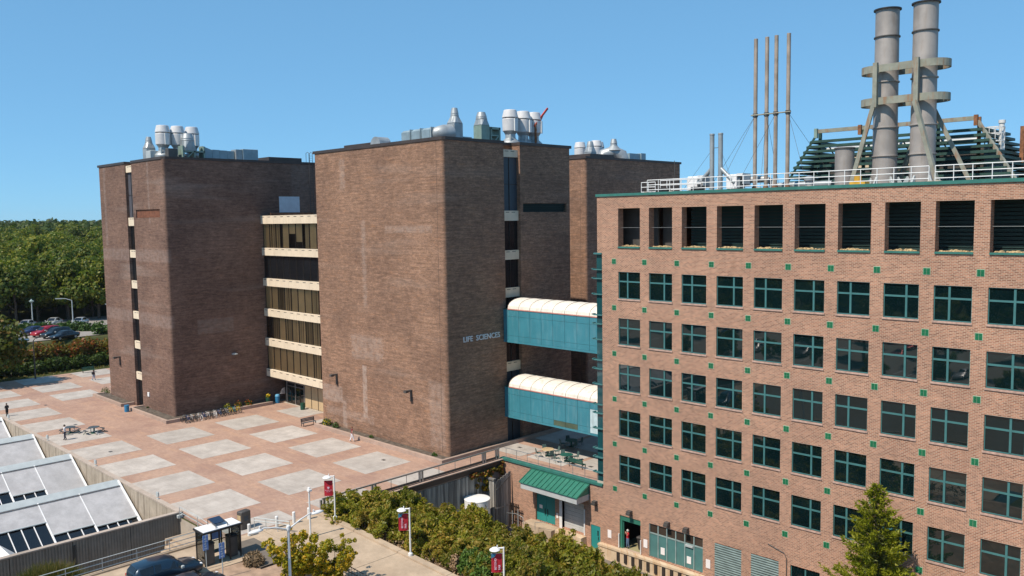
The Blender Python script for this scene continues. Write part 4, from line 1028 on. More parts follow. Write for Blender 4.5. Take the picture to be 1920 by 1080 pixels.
part('elbow', MB().tube([(-23.0, 0.5, ZR+1.2), (-23.0, -0.5, ZR+1.15), (-23.25, -0.95, ZR+1.1), (-23.5, -1.02, ZR+1.08)], [0.95, 0.9, 0.8, 0.75], 16), 'galv', o)
t = thing('air_duct', 'long grey roof duct leading left from the pointed outlet on the front tower', 'air duct', (-26, -1, ZR))
for k in range(3): part('duct_section', MB().bevbox(-28.8+k*1.75, -27.1+k*1.75, -1.75, -0.3, ZR+0.35, ZR+1.75, 0.2), 'galv_soft', t)
part('flange', MB().box(-23.55, -23.48, -1.8, -0.25, ZR+0.3, ZR+1.8).box(-27.08, -27.05, -1.8, -0.25, ZR+0.3, ZR+1.8).box(-25.33, -25.3, -1.8, -0.25, ZR+0.3, ZR+1.8), 'lgrey', t)
part('skid', MB().box(-28.4, -28.2, -1.9, -.2, ZR, ZR+.35).box(-24.4, -24.2, -1.9, -.2, ZR, ZR+.35), 'dgrey', t)
o = outlet('galvanised outlet with broad round top standing in a green frame', -23.0, 5.2, ZR, 1.3, 2.35, 0.65, 0.62, 0.8, 'grn_grey')
fr = MB()
for (a, b_) in [(5.95, 6.1), (7.3, 7.5)]: fr.box(-23.7, -22.3, a, b_, ZR, ZR+2.2)
fr.box(-23.7, -22.3, 5.9, 7.5, ZR+1.95, ZR+2.2); fr.obar((-22.4, 6.1, ZR+0.1), (-22.4, 7.3, ZR+1.3), 0.12, 0.12); fr.box(-23.6, -22.4, 6.1, 7.3, ZR+1.2, ZR+1.35)
part('steel_frame', fr, 'grn_grey', o)
solo('duct_box', MB().bevbox(-24.5, -23.2, 2.6, 3.9, ZR, ZR+1.0), 'galv_soft', 'low grey duct box between the two outlets of the front tower', 'air duct', (-24, 3.2, ZR))
hd = MB(); N = 10
pr = [(-34.9+0.95*math.cos(math.pi*(0.0+k/N*1.15)-0.2), ZR+0.75+0.95*math.sin(math.pi*(k/N*1.15)-0.2)) for k in range(N+1)]
hd.loft([[(x, -0.7, z) for x, z in pr+[(-34.9, ZR+0.5)]], [(x, 0.9, z) for x, z in pr+[(-34.9, ZR+0.5)]]])
hd.box(-35.5, -34.5, -0.5, 0.7, ZR, ZR+0.7)
solo('roof_ventilator', hd, 'galv', 'round hooded galvanised ventilator on the front tower roof', 'roof vent', (-34.9, 0, ZR))
solo('roof_curb', MB().bevbox(-42.3, -36.3, 0, 6, ZR, ZR+1.2), 'coping', 'low bronze box on the front tower roof, left of the hooded ventilator', 'roof box', (-39.5, 3, ZR))
t = thing('davit_crane', 'red davit crane leaning over the white fans of the front tower', 'crane', (-23.2, 14.3, ZR))
part('mast', MB().cyl((-23.2, 14.3, ZR), (-23.2, 14.3, 36.2), 0.13, n=8), 'rust', t)
part('jib', MB().obar((-23.2, 14.1, 35.9), (-23.2, 16.5, 38.2), 0.14, 0.22).obar((-23.2, 14.3, 35.2), (-23.2, 15.6, 37.2), 0.08, 0.1), 'red_crane', t)
# left tower
o = outlet('small pointed exhaust outlet at the far left of the left tower roof', -65.6, -14.4, ZR, 1.2, 1.75, 0.75, 0.42, 0.75)
t = thing('air_duct', 'pale duct box under the small outlet of the left tower', 'air duct', (-62, -14.4, ZR))
part('duct_section', MB().bevbox(-65.0, -63.6, -15.1, -12.6, ZR, ZR+1.35, 0.05), 'lgrey', t); part('end_box', MB().bevbox(-61.9, -60.9, -13.9, -12.7, ZR, ZR+1.5), 'dgrey', t)
o = outlet('squat galvanised outlet on green legs in front of the left tower fans', -61.2, -11.2, ZR+1.3, 1.5, 0.35, 0.9, 0.78, 0.95)
fr = MB()
for y in (-12.1, -10.6, -9.3): fr.box(-61.9, -60.5, y-0.1, y+0.1, ZR, ZR+1.9)
fr.box(-61.9, -60.5, -12.1, -9.2, ZR+1.1, ZR+1.3); fr.obar((-60.6, -11.9, ZR+0.1), (-60.6, -10.7, ZR+1.2), 0.12, 0.12)
part('steel_frame', fr, 'grn_grey', o)
t = thing('air_duct', 'long galvanised duct on the left tower ending in a square box', 'air duct', (-61.5, -6.5, ZR))
part('bend', MB().loft([[(-62.0, -9.3, ZR+.1), (-61.0, -9.3, ZR+.1), (-61.0, -9.3, ZR+2.0), (-62.0, -9.3, ZR+2.0)], [(-62.0, -8.0, ZR+.1), (-61.0, -8.0, ZR+.1), (-61.0, -8.0, ZR+1.55), (-62.0, -8.0, ZR+1.55)]]), 'galv_soft', t)
for k in range(3): part('duct_section', MB().box(-62.2, -61.0, -7.97+k*1.05, -6.95+k*1.05, ZR+0.1, ZR+1.6-.04*k), 'galv_soft', t)
part('duct_section', MB().box(-62.0, -60.6, -4.8, -3.9, ZR+0.1, ZR+1.75), 'galv', t)
part('end_box', MB().bevbox(-62.2, -60.5, -3.85, -1.6, ZR, ZR+1.85, 0.04), 'galv_soft', t)
solo('roof_curb', MB().bevbox(-66, -60.5, 0.0, 5.2, ZR, ZR+0.95), 'coping', 'flat bronze box on the left tower roof near the ladder', 'roof box', (-63, 2.6, ZR))
t = thing('ladder', 'caged roof ladder on the shaded side of the left tower', 'ladder', (-58.8, 5.6, 25.9))
ld = MB(); 
for y in (5.3, 5.85): ld.tube([(-58.75, y, 25.9), (-58.75, y, 34.3), (-58.75, y, 34.6), (-59.1, y, 34.75), (-59.5, y, 34.6), (-59.5, y, 33.3)], 0.035, 5)
part('rail', ld, 'dgrey', t)
rg_ = MB()
for k in range(26): rg_.cyl((-58.75, 5.3, 26.2+k*0.32), (-58.75, 5.85, 26.2+k*0.32), 0.018, n=4)
part('rung', tag(rg_, ) if False else rg_, 'dgrey', t)
# farthest tower
o = outlet('galvanised outlet with square foot before the fans of the farthest tower', -31.2, 34.4, ZR, 1.3, 1.2, 0.75, 0.52, 0.8)
t = thing('air_duct', 'round elbow duct with pointed outlet on the farthest tower', 'air duct', (-31, 41, ZR))
part('drum', MB().tube([(-30.2, 40.9, ZR-.1), (-30.4, 40.7, ZR+1.0), (-31.2, 39.9, ZR+1.5), (-32.2, 38.9, ZR+1.1), (-32.4, 38.7, ZR)], 0.95, 14), 'galv', t)
part('nozzle', MB().lathe([(1.2, 0), (0.55, 0.7), (0.5, 1.0), (0.54, 1.04), (0.36, 1.7)], 18, (-31.2, 39.9, ZR+1.7)), 'galv', t)
part('duct_section', MB().box(-31.2, -30.0, 42.2, 44.8, ZR, ZR+1.35), 'galv_soft', t); part('end_box', MB().box(-31.3, -29.8, 44.85, 46.0, ZR, ZR+1.45), 'galv_soft', t)
solo('roof_curb', MB().bevbox(-33, -28.6, 31.2, 36.6, ZR, ZR+0.75), 'coping', 'bronze box along the corner of the farthest tower roof', 'roof box', (-31, 34, ZR))

# ================================================================== ROOF OF THE PINK BUILDING
RZ = 26.46
t = thing('roof_railing', 'white three bar railing along the pink building roof edge', 'railing', (20, 0.95, RZ))
def rail_run(x0, x1, y, z, step, mat='white', h=1.65, parent=t):
    m = MB()
    for k, dz in enumerate((h, h-0.42, h-0.85)): m.cyl((x0, y, z+dz), (x1, y, z+dz), 0.035, n=6)
    part('rail', m, mat, parent)
    x = x0
    while x <= x1+0.01:
        part('post', MB().cyl((x, y, z), (x, y, z+h), 0.032, n=6), mat, parent); x += step
rail_run(2.5, 25.9, 0.95, RZ, 1.17); rail_run(26.3, 40, 0.95, RZ, 1.17); rail_run(1.4, 2.9, 1.6, RZ-0.15, 0.75); rail_run(2.6, 6.8, 2.8, RZ, 0.7)
def foot(x, y): return MB().lathe([(0.3, 0), (0.28, 0.3), (0.2, 0.65)], 8, (x, y, RZ), smooth=False)
for x in (2.4, 5.0, 9.5, 13.2, 17.4, 26.0, 26.5): part('foot', foot(x, 0.95), 'conc', t)
# two tall stacks with a shared steel brace
gS = 'tall round stacks on the pink building'
for k, x in enumerate((20.6, 23.4)):
    s = thing('smoke_stack', ('left' if k == 0 else 'right')+' one of two tall stainless stacks held by steel rings', 'chimney', (x, 7, RZ), group=gS)
    zz = [RZ, 29.35, 31.53, 35.0, 38.42, 40.5]; rr = [0.92, 0.9, 0.885, 0.875, 0.86, 0.86]
    for i in range(5):
        part('shell', MB().cyl((x, 7, zz[i]), (x, 7, zz[i+1]-0.03), rr[i], rr[i+1], 32), 'stack', s)
        part('flange', MB().cyl((x, 7, zz[i+1]-0.06), (x, 7, zz[i+1]+0.03), rr[i+1]+0.09, n=32), 'dgrey' if i in (3, 4) else 'stack', s)
    part('collar', MB().lathe([(1.0, 0), (1.0, 0.1), (0.9, 0.1)], 28, (x, 7, 40.42), cap=False), 'black', s)
    part('mouth', MB().cyl((x, 7, 40.3), (x, 7, 40.52), 0.83, n=24), 'slot', s)
    g_ = MB()
    for q in range(6):
        a = q*math.pi/3+0.3; g_.obar((x+0.9*math.cos(a), 7+0.9*math.sin(a), RZ+1.2), (x+1.6*math.cos(a), 7+1.6*math.sin(a), RZ), 0.12, 0.3)
    part('base_fin', g_, 'lgrey', s)
s = thing('stack_brace', 'rusty steel frame with two oval rings round the tall stacks', 'steel frame', (22, 6.5, RZ), group=None)
def oval(z0, z1):
    m = MB(); N = 14; pts = []
    xa, xb, y0, rad = 20.1, 23.9, 7.0, 1.32
    for k in range(N+1): a = math.pi/2+math.pi*k/N; pts.append((xa+rad*math.cos(a), y0+rad*math.sin(a)))
    for k in range(N+1): a = -math.pi/2+math.pi*k/N; pts.append((xb+rad*math.cos(a), y0+rad*math.sin(a)))
    n_ = len(pts); cx = 22.0
    inn = [(x-0.12*(1 if x > cx else -1)*(abs(x-cx) > 1.9), y-0.12*(1 if y > y0 else -1)) for x, y in pts]
    for k in range(n_):
        a, b_ = k, (k+1) % n_
        A1, B1, A2, B2 = pts[a], pts[b_], inn[a], inn[b_]
        m.face([(*A1, z0), (*B1, z0), (*B1, z1), (*A1, z1)]); m.face([(*B2, z0), (*A2, z0), (*A2, z1), (*B2, z1)])
        m.face([(*A1, z1), (*B1, z1), (*B2, z1), (*A2, z1)]); m.face([(*B1, z0), (*A1, z0), (*A2, z0), (*B2, z0)])
    return m
part('ring', oval(35.65, 36.2), 'rusty', s); part('ring', oval(33.2, 33.75), 'rusty', s)
for x in (20.35, 23.35):
    part('upright', MB().box(x-0.16, x+0.16, 5.35, 5.67, 33.0, 36.35), 'rusty', s); part('upright', MB().box(x-0.14, x+0.14, 8.35, 8.6, 33.0, 36.3), 'rusty', s)
for p, q in [((20.25, 5.5, 33.2), (18.55, 5.2, RZ)), ((23.3, 5.4, 33.2), (25.3, 5.0, RZ)), ((23.5, 8.4, 33.2), (26.5, 9.0, RZ)), ((20.3, 8.4, 33.2), (18.7, 9.0, RZ)), ((23.3, 8.2, 33.2), (20.6, 9.2, RZ))]:
    part('strut', MB().obar(p, q, 0.3, 0.3), 'rusty', s)
for x, y in ((18.5, 5.2), (25.3, 5.0), (26.5, 9.0)): part('foot', MB().box(x-0.5, x+0.5, y-0.4, y+0.4, RZ, RZ+0.45), 'rust', s)
# four thin stacks tied by one bar
s4 = ['far left', 'second from the left', 'third from the left', 'far right']
xs4 = (10.1, 11.13, 11.97, 13.06)
for x, w_ in zip(xs4, s4):
    o = thing('exhaust_stack', 'thin tall exhaust pipe, %s of four in a row' % w_, 'exhaust stack', (x, 6, RZ), group='four thin exhaust pipes')
    part('pipe', MB().cyl((x, 6, RZ), (x, 6, 39.8), 0.165, n=14), 'pipe', o); part('clamp', MB().cyl((x, 6, 33.25), (x, 6, 33.55), 0.22, n=12), 'dgrey', o); part('base', MB().cyl((x, 6, RZ), (x, 6, RZ+0.9), 0.24, n=10), 'rust', o)
o = thing('tie_bar', 'steel tie bar with guy wires across the four thin exhaust pipes', 'steel bar', (11.6, 6, 33.4))
part('bar', MB().cyl((9.8, 5.8, 33.4), (13.4, 5.8, 33.4), 0.06, n=8), 'rusty', o)
gw = MB()
for x, dx, dy in [(10.1, -3.6, -2), (10.1, -1.4, -4), (11.13, -0.7, 4), (11.97, -2, -3.5), (11.97, 1.5, -3), (13.06, 2.8, -2), (13.06, 3.0, 4), (11.13, 1.6, -4)]:
    gw.cyl((x, 6, 33.4), (x+dx, 6+dy, RZ+0.3), 0.014, n=4)
part('guy_wire', gw, 'dgrey', o)
for x, w_ in ((7.12, 'left'), (7.95, 'right')):
    o = thing('exhaust_stack', 'short galvanised exhaust pipe with side brace, %s of the pair' % w_, 'exhaust stack', (x, 4, RZ), group='pair of short exhaust pipes')
    part('pipe', MB().cyl((x, 4, RZ), (x, 4, 31.95), 0.20, n=16), 'galv', o); part('rim', MB().cyl((x, 4, 31.82), (x, 4, 31.97), 0.22, n=16), 'galv', o)
    d = -1 if w_ == 'left' else 1
    part('brace', MB().tube([(x, 4, 29.0), (x+d*1.15, 4.0, 27.9), (x+d*1.4, 4, 27.7)], 0.19, 8), 'galv', o)
gw = MB(); gw.cyl((7.12, 4, 30.6), (4.2, 3, RZ), 0.012, n=4); gw.cyl((7.95, 4, 30.6), (10.2, 3, RZ), 0.012, n=4); gw.cyl((7.1, 4.0, 30.75), (8.0, 4, 30.75), 0.03, n=4)
solo('guy_wire', gw, 'dgrey', 'thin guy wires steadying the pair of short exhaust pipes', 'wire', (7.5, 4, RZ))
for x, w_ in ((4.7, 'left of the short pipes'), (8.55, 'right of the short pipes')):
    o = thing('air_unit', 'white rooftop air unit with open side, '+w_, 'air unit', (x+0.8, 4.4, RZ))
    part('cabinet', MB().bevbox(x, x+1.0, 3.9, 5.2, RZ+0.75, RZ+1.95, 0.04), 'white', o); part('hood', MB().box(x+1.0, x+1.6, 3.9, 5.2, RZ+1.8, RZ+2.0).box(x+1.55, x+1.6, 3.9, 5.2, RZ+1.1, RZ+1.8).box(x+1.0, x+1.6, 5.1, 5.2, RZ+.9, RZ+1.8), 'wht_dirty', o)
    part('support', MB().box(x+0.05, x+0.2, 4.0, 5.1, RZ, RZ+0.75).box(x+1.3, x+1.45, 4.0, 5.1, RZ, RZ+0.75), 'dgrey', o); part('coil', MB().box(x+1.01, x+1.2, 4.1, 5.0, RZ+0.8, RZ+1.7), 'galv', o)
for x, y, w_ in ((3.6, 2.0, 'at the left end of the railing'), (6.9, 2.0, 'in front of the short pipes')):
    solo('roof_box', MB().bevbox(x-0.45, x+0.45, y-0.3, y+0.3, RZ, RZ+0.95), 'black', 'small black box on the pink building roof '+w_, 'roof box', (x, y, RZ))
solo('mast', MB().cyl((3.3, 4, RZ), (3.3, 4, 29.9), 0.03, n=5), 'dgrey', 'thin dark mast behind the left end of the roof railing', 'mast', (3.3, 4, RZ))
o = thing('roof_pipe', 'long insulated pipe with elbow running behind the thin exhaust pipes', 'pipe', (14, 7.5, RZ))
part('pipe', MB().tube([(8.9, 6.8, RZ+1.55), (10.6, 6.9, RZ+1.55), (11.2, 6.9, RZ+1.3), (11.4, 6.9, RZ+0.6)], 0.3, 10), 'galv', o); part('pipe', MB().tube([(11.4, 7.6, RZ+0.95), (16.2, 7.6, RZ+0.95)], 0.27, 10), 'galv', o)
part('band', MB().cyl((12.9, 7.6, RZ+.95), (13.1, 7.6, RZ+.95), 0.29, n=12).cyl((14.2, 7.6, RZ+.95), (14.45, 7.6, RZ+.95), 0.29, n=12), 'lgrey', o); part('tank', MB().box(10.4, 11.6, 5, 5.9, RZ, RZ+0.75), 'grn_grey', o)
o = thing('roof_ventilator', 'short galvanised ventilator with cross arms beside the long roof pipe', 'roof vent', (15.7, 4.5, RZ))
part('drum', MB().lathe([(0.32, 0), (0.32, 1.1), (0.42, 1.15), (0.42, 1.4), (0.15, 1.55)], 14, (15.7, 4.5, RZ)), 'galv', o); part('arm', MB().box(15.1, 16.3, 4.45, 4.55, RZ+0.1, RZ+0.25), 'conc', o)
o = thing('smoke_stack', 'short stubby steel stack before the green louver screen', 'chimney', (17.45, 7, RZ))
part('shell', MB().cyl((17.45, 7, RZ), (17.45, 7, 30.15), 0.74, n=28), 'stack', o); part('flange', MB().cyl((17.45, 7, 30.1), (17.45, 7, 30.22), 0.8, n=28), 'dgrey', o); part('flange', MB().cyl((17.45, 7, 28.3), (17.45, 7, 28.38), 0.77, n=28), 'stack', o)
solo('pump', MB().bevbox(19.0, 20.2, 4.3, 5.2, RZ, RZ+0.9).lathe([(0.3, 0), (0.3, 0.5)], 8, (19.5, 4.7, RZ+0.85)), 'yellow', 'small yellow machine at the foot of the rusty frame', 'machine', (19.6, 4.7, RZ))
# pyramid shaped louver screen
o = thing('louver_screen', 'dark green sloping louver screen with rusty posts behind the stacks', 'louver screen', (19, 17, RZ))
zb, zt = RZ+0.2, 32.2
X0 = lambda z: 8.6+(11.5-8.6)*(z-zb)/(zt-zb)*1.05; X1 = lambda z: 28.6-(28.6-25.0)*(z-zb)/(zt-zb); Yf = lambda z: 13.0+1.6*(z-zb)/(zt-zb); Yb = lambda z: 24-3.0*(z-zb)/(zt-zb)
for k in range(13):
    z = zb+0.3+k*0.455
    if z > 31.9: break
    part('louver', MB().obar((X0(z), Yf(z), z), (X1(z), Yf(z), z), 0.5, 0.22), 'steel_g', o)
    part('louver', MB().obar((X0(z), Yf(z), z-.02), (X0(z), Yb(z), z-.02), 0.5, 0.22), 'steel_g', o); part('louver', MB().obar((X1(z), Yf(z), z-.02), (X1(z), Yb(z), z-.02), 0.45, 0.22), 'steel_g', o)
    part('louver', MB().obar((X0(z), Yb(z), z), (X1(z), Yb(z), z), 0.5, 0.22), 'steel_g', o)
part('ridge_beam', MB().obar((11.7, Yf(zt), zt+0.25), (24.9, Yf(zt), zt+0.25), 0.2, 0.34), 'rusty', o)
for x in (11.6, 15.6, 18.4, 21.8, 24.9):
    part('post', MB().box(x-0.12, x+0.12, 15.2, 15.45, RZ, zt+0.4), 'steel_g' if x < 24 else 'rust', o); part('post_head', MB().box(x-0.14, x+0.14, 14.3, 14.6, zt-0.35, zt+0.5), 'rust' if x > 12 else 'grn_grey', o)
for x in (13.5, 17, 20, 23):
    part('brace', MB().obar((x, 14.9, RZ+0.3), (x+1.2, 14.9, RZ+2.6), 0.08, 0.1).obar((x, 15, RZ+3), (x-0.9, 15, RZ+4.6), 0.08, 0.1), 'steel_g', o)
part('edge_beam', MB().obar((8.8, Yf(zb), zb), (11.6, Yf(zt), zt), 0.16, 0.2), 'steel_g', o); part('edge_beam', MB().obar((28.6, Yf(zb), zb), (25.0, Yf(zt), zt), 0.26, 0.24), 'rusty', o); part('edge_beam', MB().obar((31.6, 19, zb), (27.4, 19, 31.2), 0.26, 0.24), 'rusty', o)
part('post', MB().box(27.0, 27.3, 18.8, 19.1, RZ, 31.9), 'rust', o)
for k in range(8):
    z = zb+0.3+k*0.5; part('louver', MB().obar((27.2, 19.1, z), (31.3-(z-zb)*0.9, 19.1, z), 0.45, 0.22), 'steel_g', o)
o = thing('cooling_equipment', 'tan and silver cooling machinery inside the green louver screen', 'cooling unit', (18, 18.5, RZ))
part('casing', MB().bevbox(11.0, 26.0, 16.8, 21, RZ, RZ+3.8), 'dgrey', o); part('pipe', MB().cyl((11.8, 16.4, RZ+4.4), (24.5, 16.4, RZ+4.4), 0.22, n=10).cyl((12, 16.4, RZ+1.2), (24, 16.4, RZ+1.2), 0.18, n=10), 'galv', o)
part('panel', MB().box(13, 16.5, 16.6, 16.78, RZ+2.6, RZ+3.6).box(19, 20.5, 16.6, 16.78, RZ+2.6, RZ+3.6), 'beige', o)
o = thing('water_tank', 'silver vertical tank with caged ladder beside the louver screen', 'tank', (26.2, 15.5, RZ))
part('shell', MB().lathe([(0.5, 0), (0.62, 1.5), (0.75, 3.4), (0.72, 3.45)], 18, (26.0, 15.5, RZ)), 'galv_soft', o)
cg = MB()
for k in range(10): a = 2*math.pi*k/10; cg.cyl((26.0+0.72*math.cos(a), 15.5+0.72*math.sin(a), RZ+3.4), (26.0+0.72*math.cos(a), 15.5+0.72*math.sin(a), RZ+5.2), 0.035, n=4)
for z in (3.5, 4.1, 4.7, 5.2): 
    for k in range(12): a = 2*math.pi*k/12; b_ = 2*math.pi*(k+1)/12; cg.obar((26+0.74*math.cos(a), 15.5+0.74*math.sin(a), RZ+z), (26+0.74*math.cos(b_), 15.5+0.74*math.sin(b_), RZ+z), 0.03, 0.09)
part('cage', cg, 'wht_dirty', o); part('vent', MB().cyl((26.5, 15.5, RZ+3.3), (26.5, 15.5, RZ+5.5), 0.2, n=10).cyl((26.5, 15.5, RZ+5.5), (26.5, 15.5, RZ+5.75), 0.26, n=10), 'wht_dirty', o)

# ================================================================== RETAINING WALL WITH BOARDS
t = thing('retaining_wall', 'retaining wall under the walkway, faced with weathered grey boards', 'wall', (-15.35, -11, -6.9))
part('wall', MB().box(-15.55, -15.32, -22.3, -0.02, -7.0, -0.12), 'brick_r' if False else 'curb_pink', t)
part('coping', MB().box(-15.6, -14.95, -22.3, -0.05, -0.12, -0.03), 'curb_pink', t)
part('band', MB().box(-15.3, -15.15, -22.0, -0.1, -0.7, -0.14), 'coping', t)
rb_ = random.Random(11); y = -14.2
while y < -2.7:
    wd = rb_.uniform(0.17, 0.27); zt_ = -0.85-rb_.random()*0.06
    part('board', MB().box(-15.3, -15.24-rb_.random()*0.03, y, y+wd-0.012, -6.8, zt_), 'board', t); y += wd
t = thing('railing', 'grey metal railing along the walkway beside the front tower', 'railing', (-15.35, -10, 0))
rl_ = MB(); rl_.box(-15.42, -15.28, -21.8, -0.35, 1.02, 1.14); part('top_rail', rl_, 'alu', t)
part('kick_panel', MB().box(-15.39, -15.32, -21.8, -0.35, 0.05, 0.28), 'dgrey', t)
for yy in (-21.6, -16.2, -10.7, -2.4, -0.5):
    part('post', MB().box(-15.43, -15.27, yy-0.09, yy+0.09, 0, 1.02), 'alu', t); part('post', MB().box(-15.43, -15.27, yy-0.42, yy-0.24, 0, 1.02), 'alu', t)
for yy in (-20, -18.2, -14.4, -12.6, -8.6, -6.5, -4.4): part('baluster', MB().box(-15.37, -15.33, yy-0.02, yy+0.02, 0.28, 1.02), 'alu', t)
t = thing('railing', 'thin silver railing on the green coping of the terrace', 'railing', (-8.7, 0.22, 0))
part('top_rail', MB().cyl((-15.2, 0.22, 1.08), (-2.7, 0.22, 1.08), 0.03, n=6), 'alu', t); part('bottom_rail', MB().cyl((-15.2, 0.22, 0.14), (-2.7, 0.22, 0.14), 0.02, n=6), 'alu', t)
for k in range(9): part('post', MB().cyl((-14.9+k*1.52, 0.22, 0.05), (-14.9+k*1.52, 0.22, 1.08), 0.025, n=6), 'alu', t)
# board enclosure, tank and small fence
t = thing('wooden_enclosure', 'grey board enclosure with diagonal brace behind the white tank', 'shed', (-14, -1.5, -6.9))
for k in range(5): part('board', MB().box(-15.2+k*0.25, -14.98+k*0.25, -2.52, -2.46, -6.8, -1.55), 'board', t)
for k in range(6): part('board', MB().box(-13.95, -13.89, -2.4+k*0.38, -2.06+k*0.38, -6.8, -1.7+k*0.12), 'board', t)
part('cap', MB().box(-15.25, -13.9, -2.65, -2.3, -1.55, -1.4), 'board', t); part('brace', MB().obar((-13.87, -2.3, -2.6), (-13.87, -0.2, -1.5), 0.04, 0.14).box(-13.89, -13.85, -2.4, -0.15, -4.6, -4.45), 'board', t)
t = thing('storage_tank', 'white cylindrical tank with flat top behind the hedge', 'tank', (-13.95, -4.9, -6.9))
part('shell', MB().cyl((-13.95, -4.9, -6.9), (-13.95, -4.9, -2.85), 1.28, n=40), 'white', t); part('lid', MB().lathe([(1.3, -2.85), (1.3, -2.8), (0.6, -2.74), (0.0001, -2.72)], 40, (-13.95, -4.9, 0)), 'white', t)
for a in (-0.1, -0.9, -2.6): part('lug', MB().tube([(-13.95+1.27*math.cos(a), -4.9+1.27*math.sin(a), -3.1), (-13.95+1.4*math.cos(a), -4.9+1.4*math.sin(a), -3.25), (-13.95+1.27*math.cos(a+.12), -4.9+1.27*math.sin(a+.12), -3.4)], 0.03, 5), 'dgrey', t)
t = thing('trellis', 'small dark lattice fence at the end of the board enclosure', 'fence', (-12.3, -0.7, -6.9))
for k in range(6): part('slat', MB().box(-13.6+k*0.22, -13.48+k*0.22, -0.62, -0.58, -6.8, -4.2), 'frame_bronze', t)
for k in range(3): part('rail', MB().box(-13.6, -12.3, -0.58, -0.54, -6.2+k*0.8, -6.08+k*0.8), 'frame_bronze', t)
t = thing('handrail', 'bent galvanised handrail beside the teal double doors', 'railing', (-11.5, -2.2, -6.9))
hr = MB()
hr.tube([(-13.2, -1.5, -6.8), (-13.2, -1.5, -5.0), (-11.9, -1.5, -4.8), (-10.8, -1.6, -4.9), (-10.8, -1.6, -5.6)], 0.03, 5); hr.tube([(-9.0, -1.8, -5.6), (-9.0, -1.8, -4.9), (-7.5, -1.7, -4.5)], 0.03, 5); hr.cyl((-12.4, -1.5, -6.8), (-12.4, -1.5, -4.6), 0.05, n=5); hr.cyl((-11.6, -1.5, -6.8), (-11.6, -1.5, -4.3), 0.06, n=5)
part('rail', hr, 'galv', t)
# ================================================================== GREENHOUSE YARD
t = thing('parapet_wall', 'stained concrete wall between the plaza and the greenhouse roofs', 'wall', (-50, -30.8, -4.2))
for k in range(6):
    a = -82+k*9.8; b_ = min(a+9.78, -23.25)
    if b_-a > 0.3: part('wall_panel', MB().box(a, b_, -31.0, -30.6, -4.2, 0.36), 'conc_wall', t); part('coping', MB().box(a, b_, -31.03, -30.57, 0.365, 0.5), 'conc_cap', t)
t = thing('ribbed_wall', 'grey ribbed concrete wall on the shaded side of the greenhouse', 'wall', (-23.3, -45, -4.6))
for k in range(7):
    a = -30.6-k*4.4; b_ = a-4.36; m = MB(); m.box(-23.5, -23.24, b_, a, -4.7, 0.36)
    y = a-0.02
    while y-0.13 > b_: m.box(-23.24, -23.2, y-0.13, y, -4.7, 0.36); y -= 0.22
    part('wall_panel', m, 'conc_rib', t)
part('coping', MB().box(-23.55, -23.1, -61.4, -30.58, 0.365, 0.47), 'conc_cap', t)
tag(link('wall_lamp', MB().bevbox(-0.02, 0.32, -0.22, 0.22, -0.12, 0.14, 0.04).mesh('wall_lamp', M['lgrey']), None, (-23.2, -30.95, 0.15)), 'pale wall lamp at the corner of the ribbed concrete wall', 'lamp')
part('pipe', MB().box(-23.2, -23.12, -39.4, -39.2, -3, 0.0), 'slot', t)
ridges = [-35.8, -49.0, -61.6, -74.4]; wh = ['nearest the ribbed wall', 'second from the ribbed wall', 'third from the ribbed wall', 'farthest from the ribbed wall']
seams = {0: [-31.35, -34.95, -38.4, -44.4, -50.4, -56], 1: [-31.35, -34.9, -37.9, -44, -50, -56], 2: [-31.35, -37.5, -44, -50, -56], 3: [-31.35, -37.5, -44, -50, -56]}
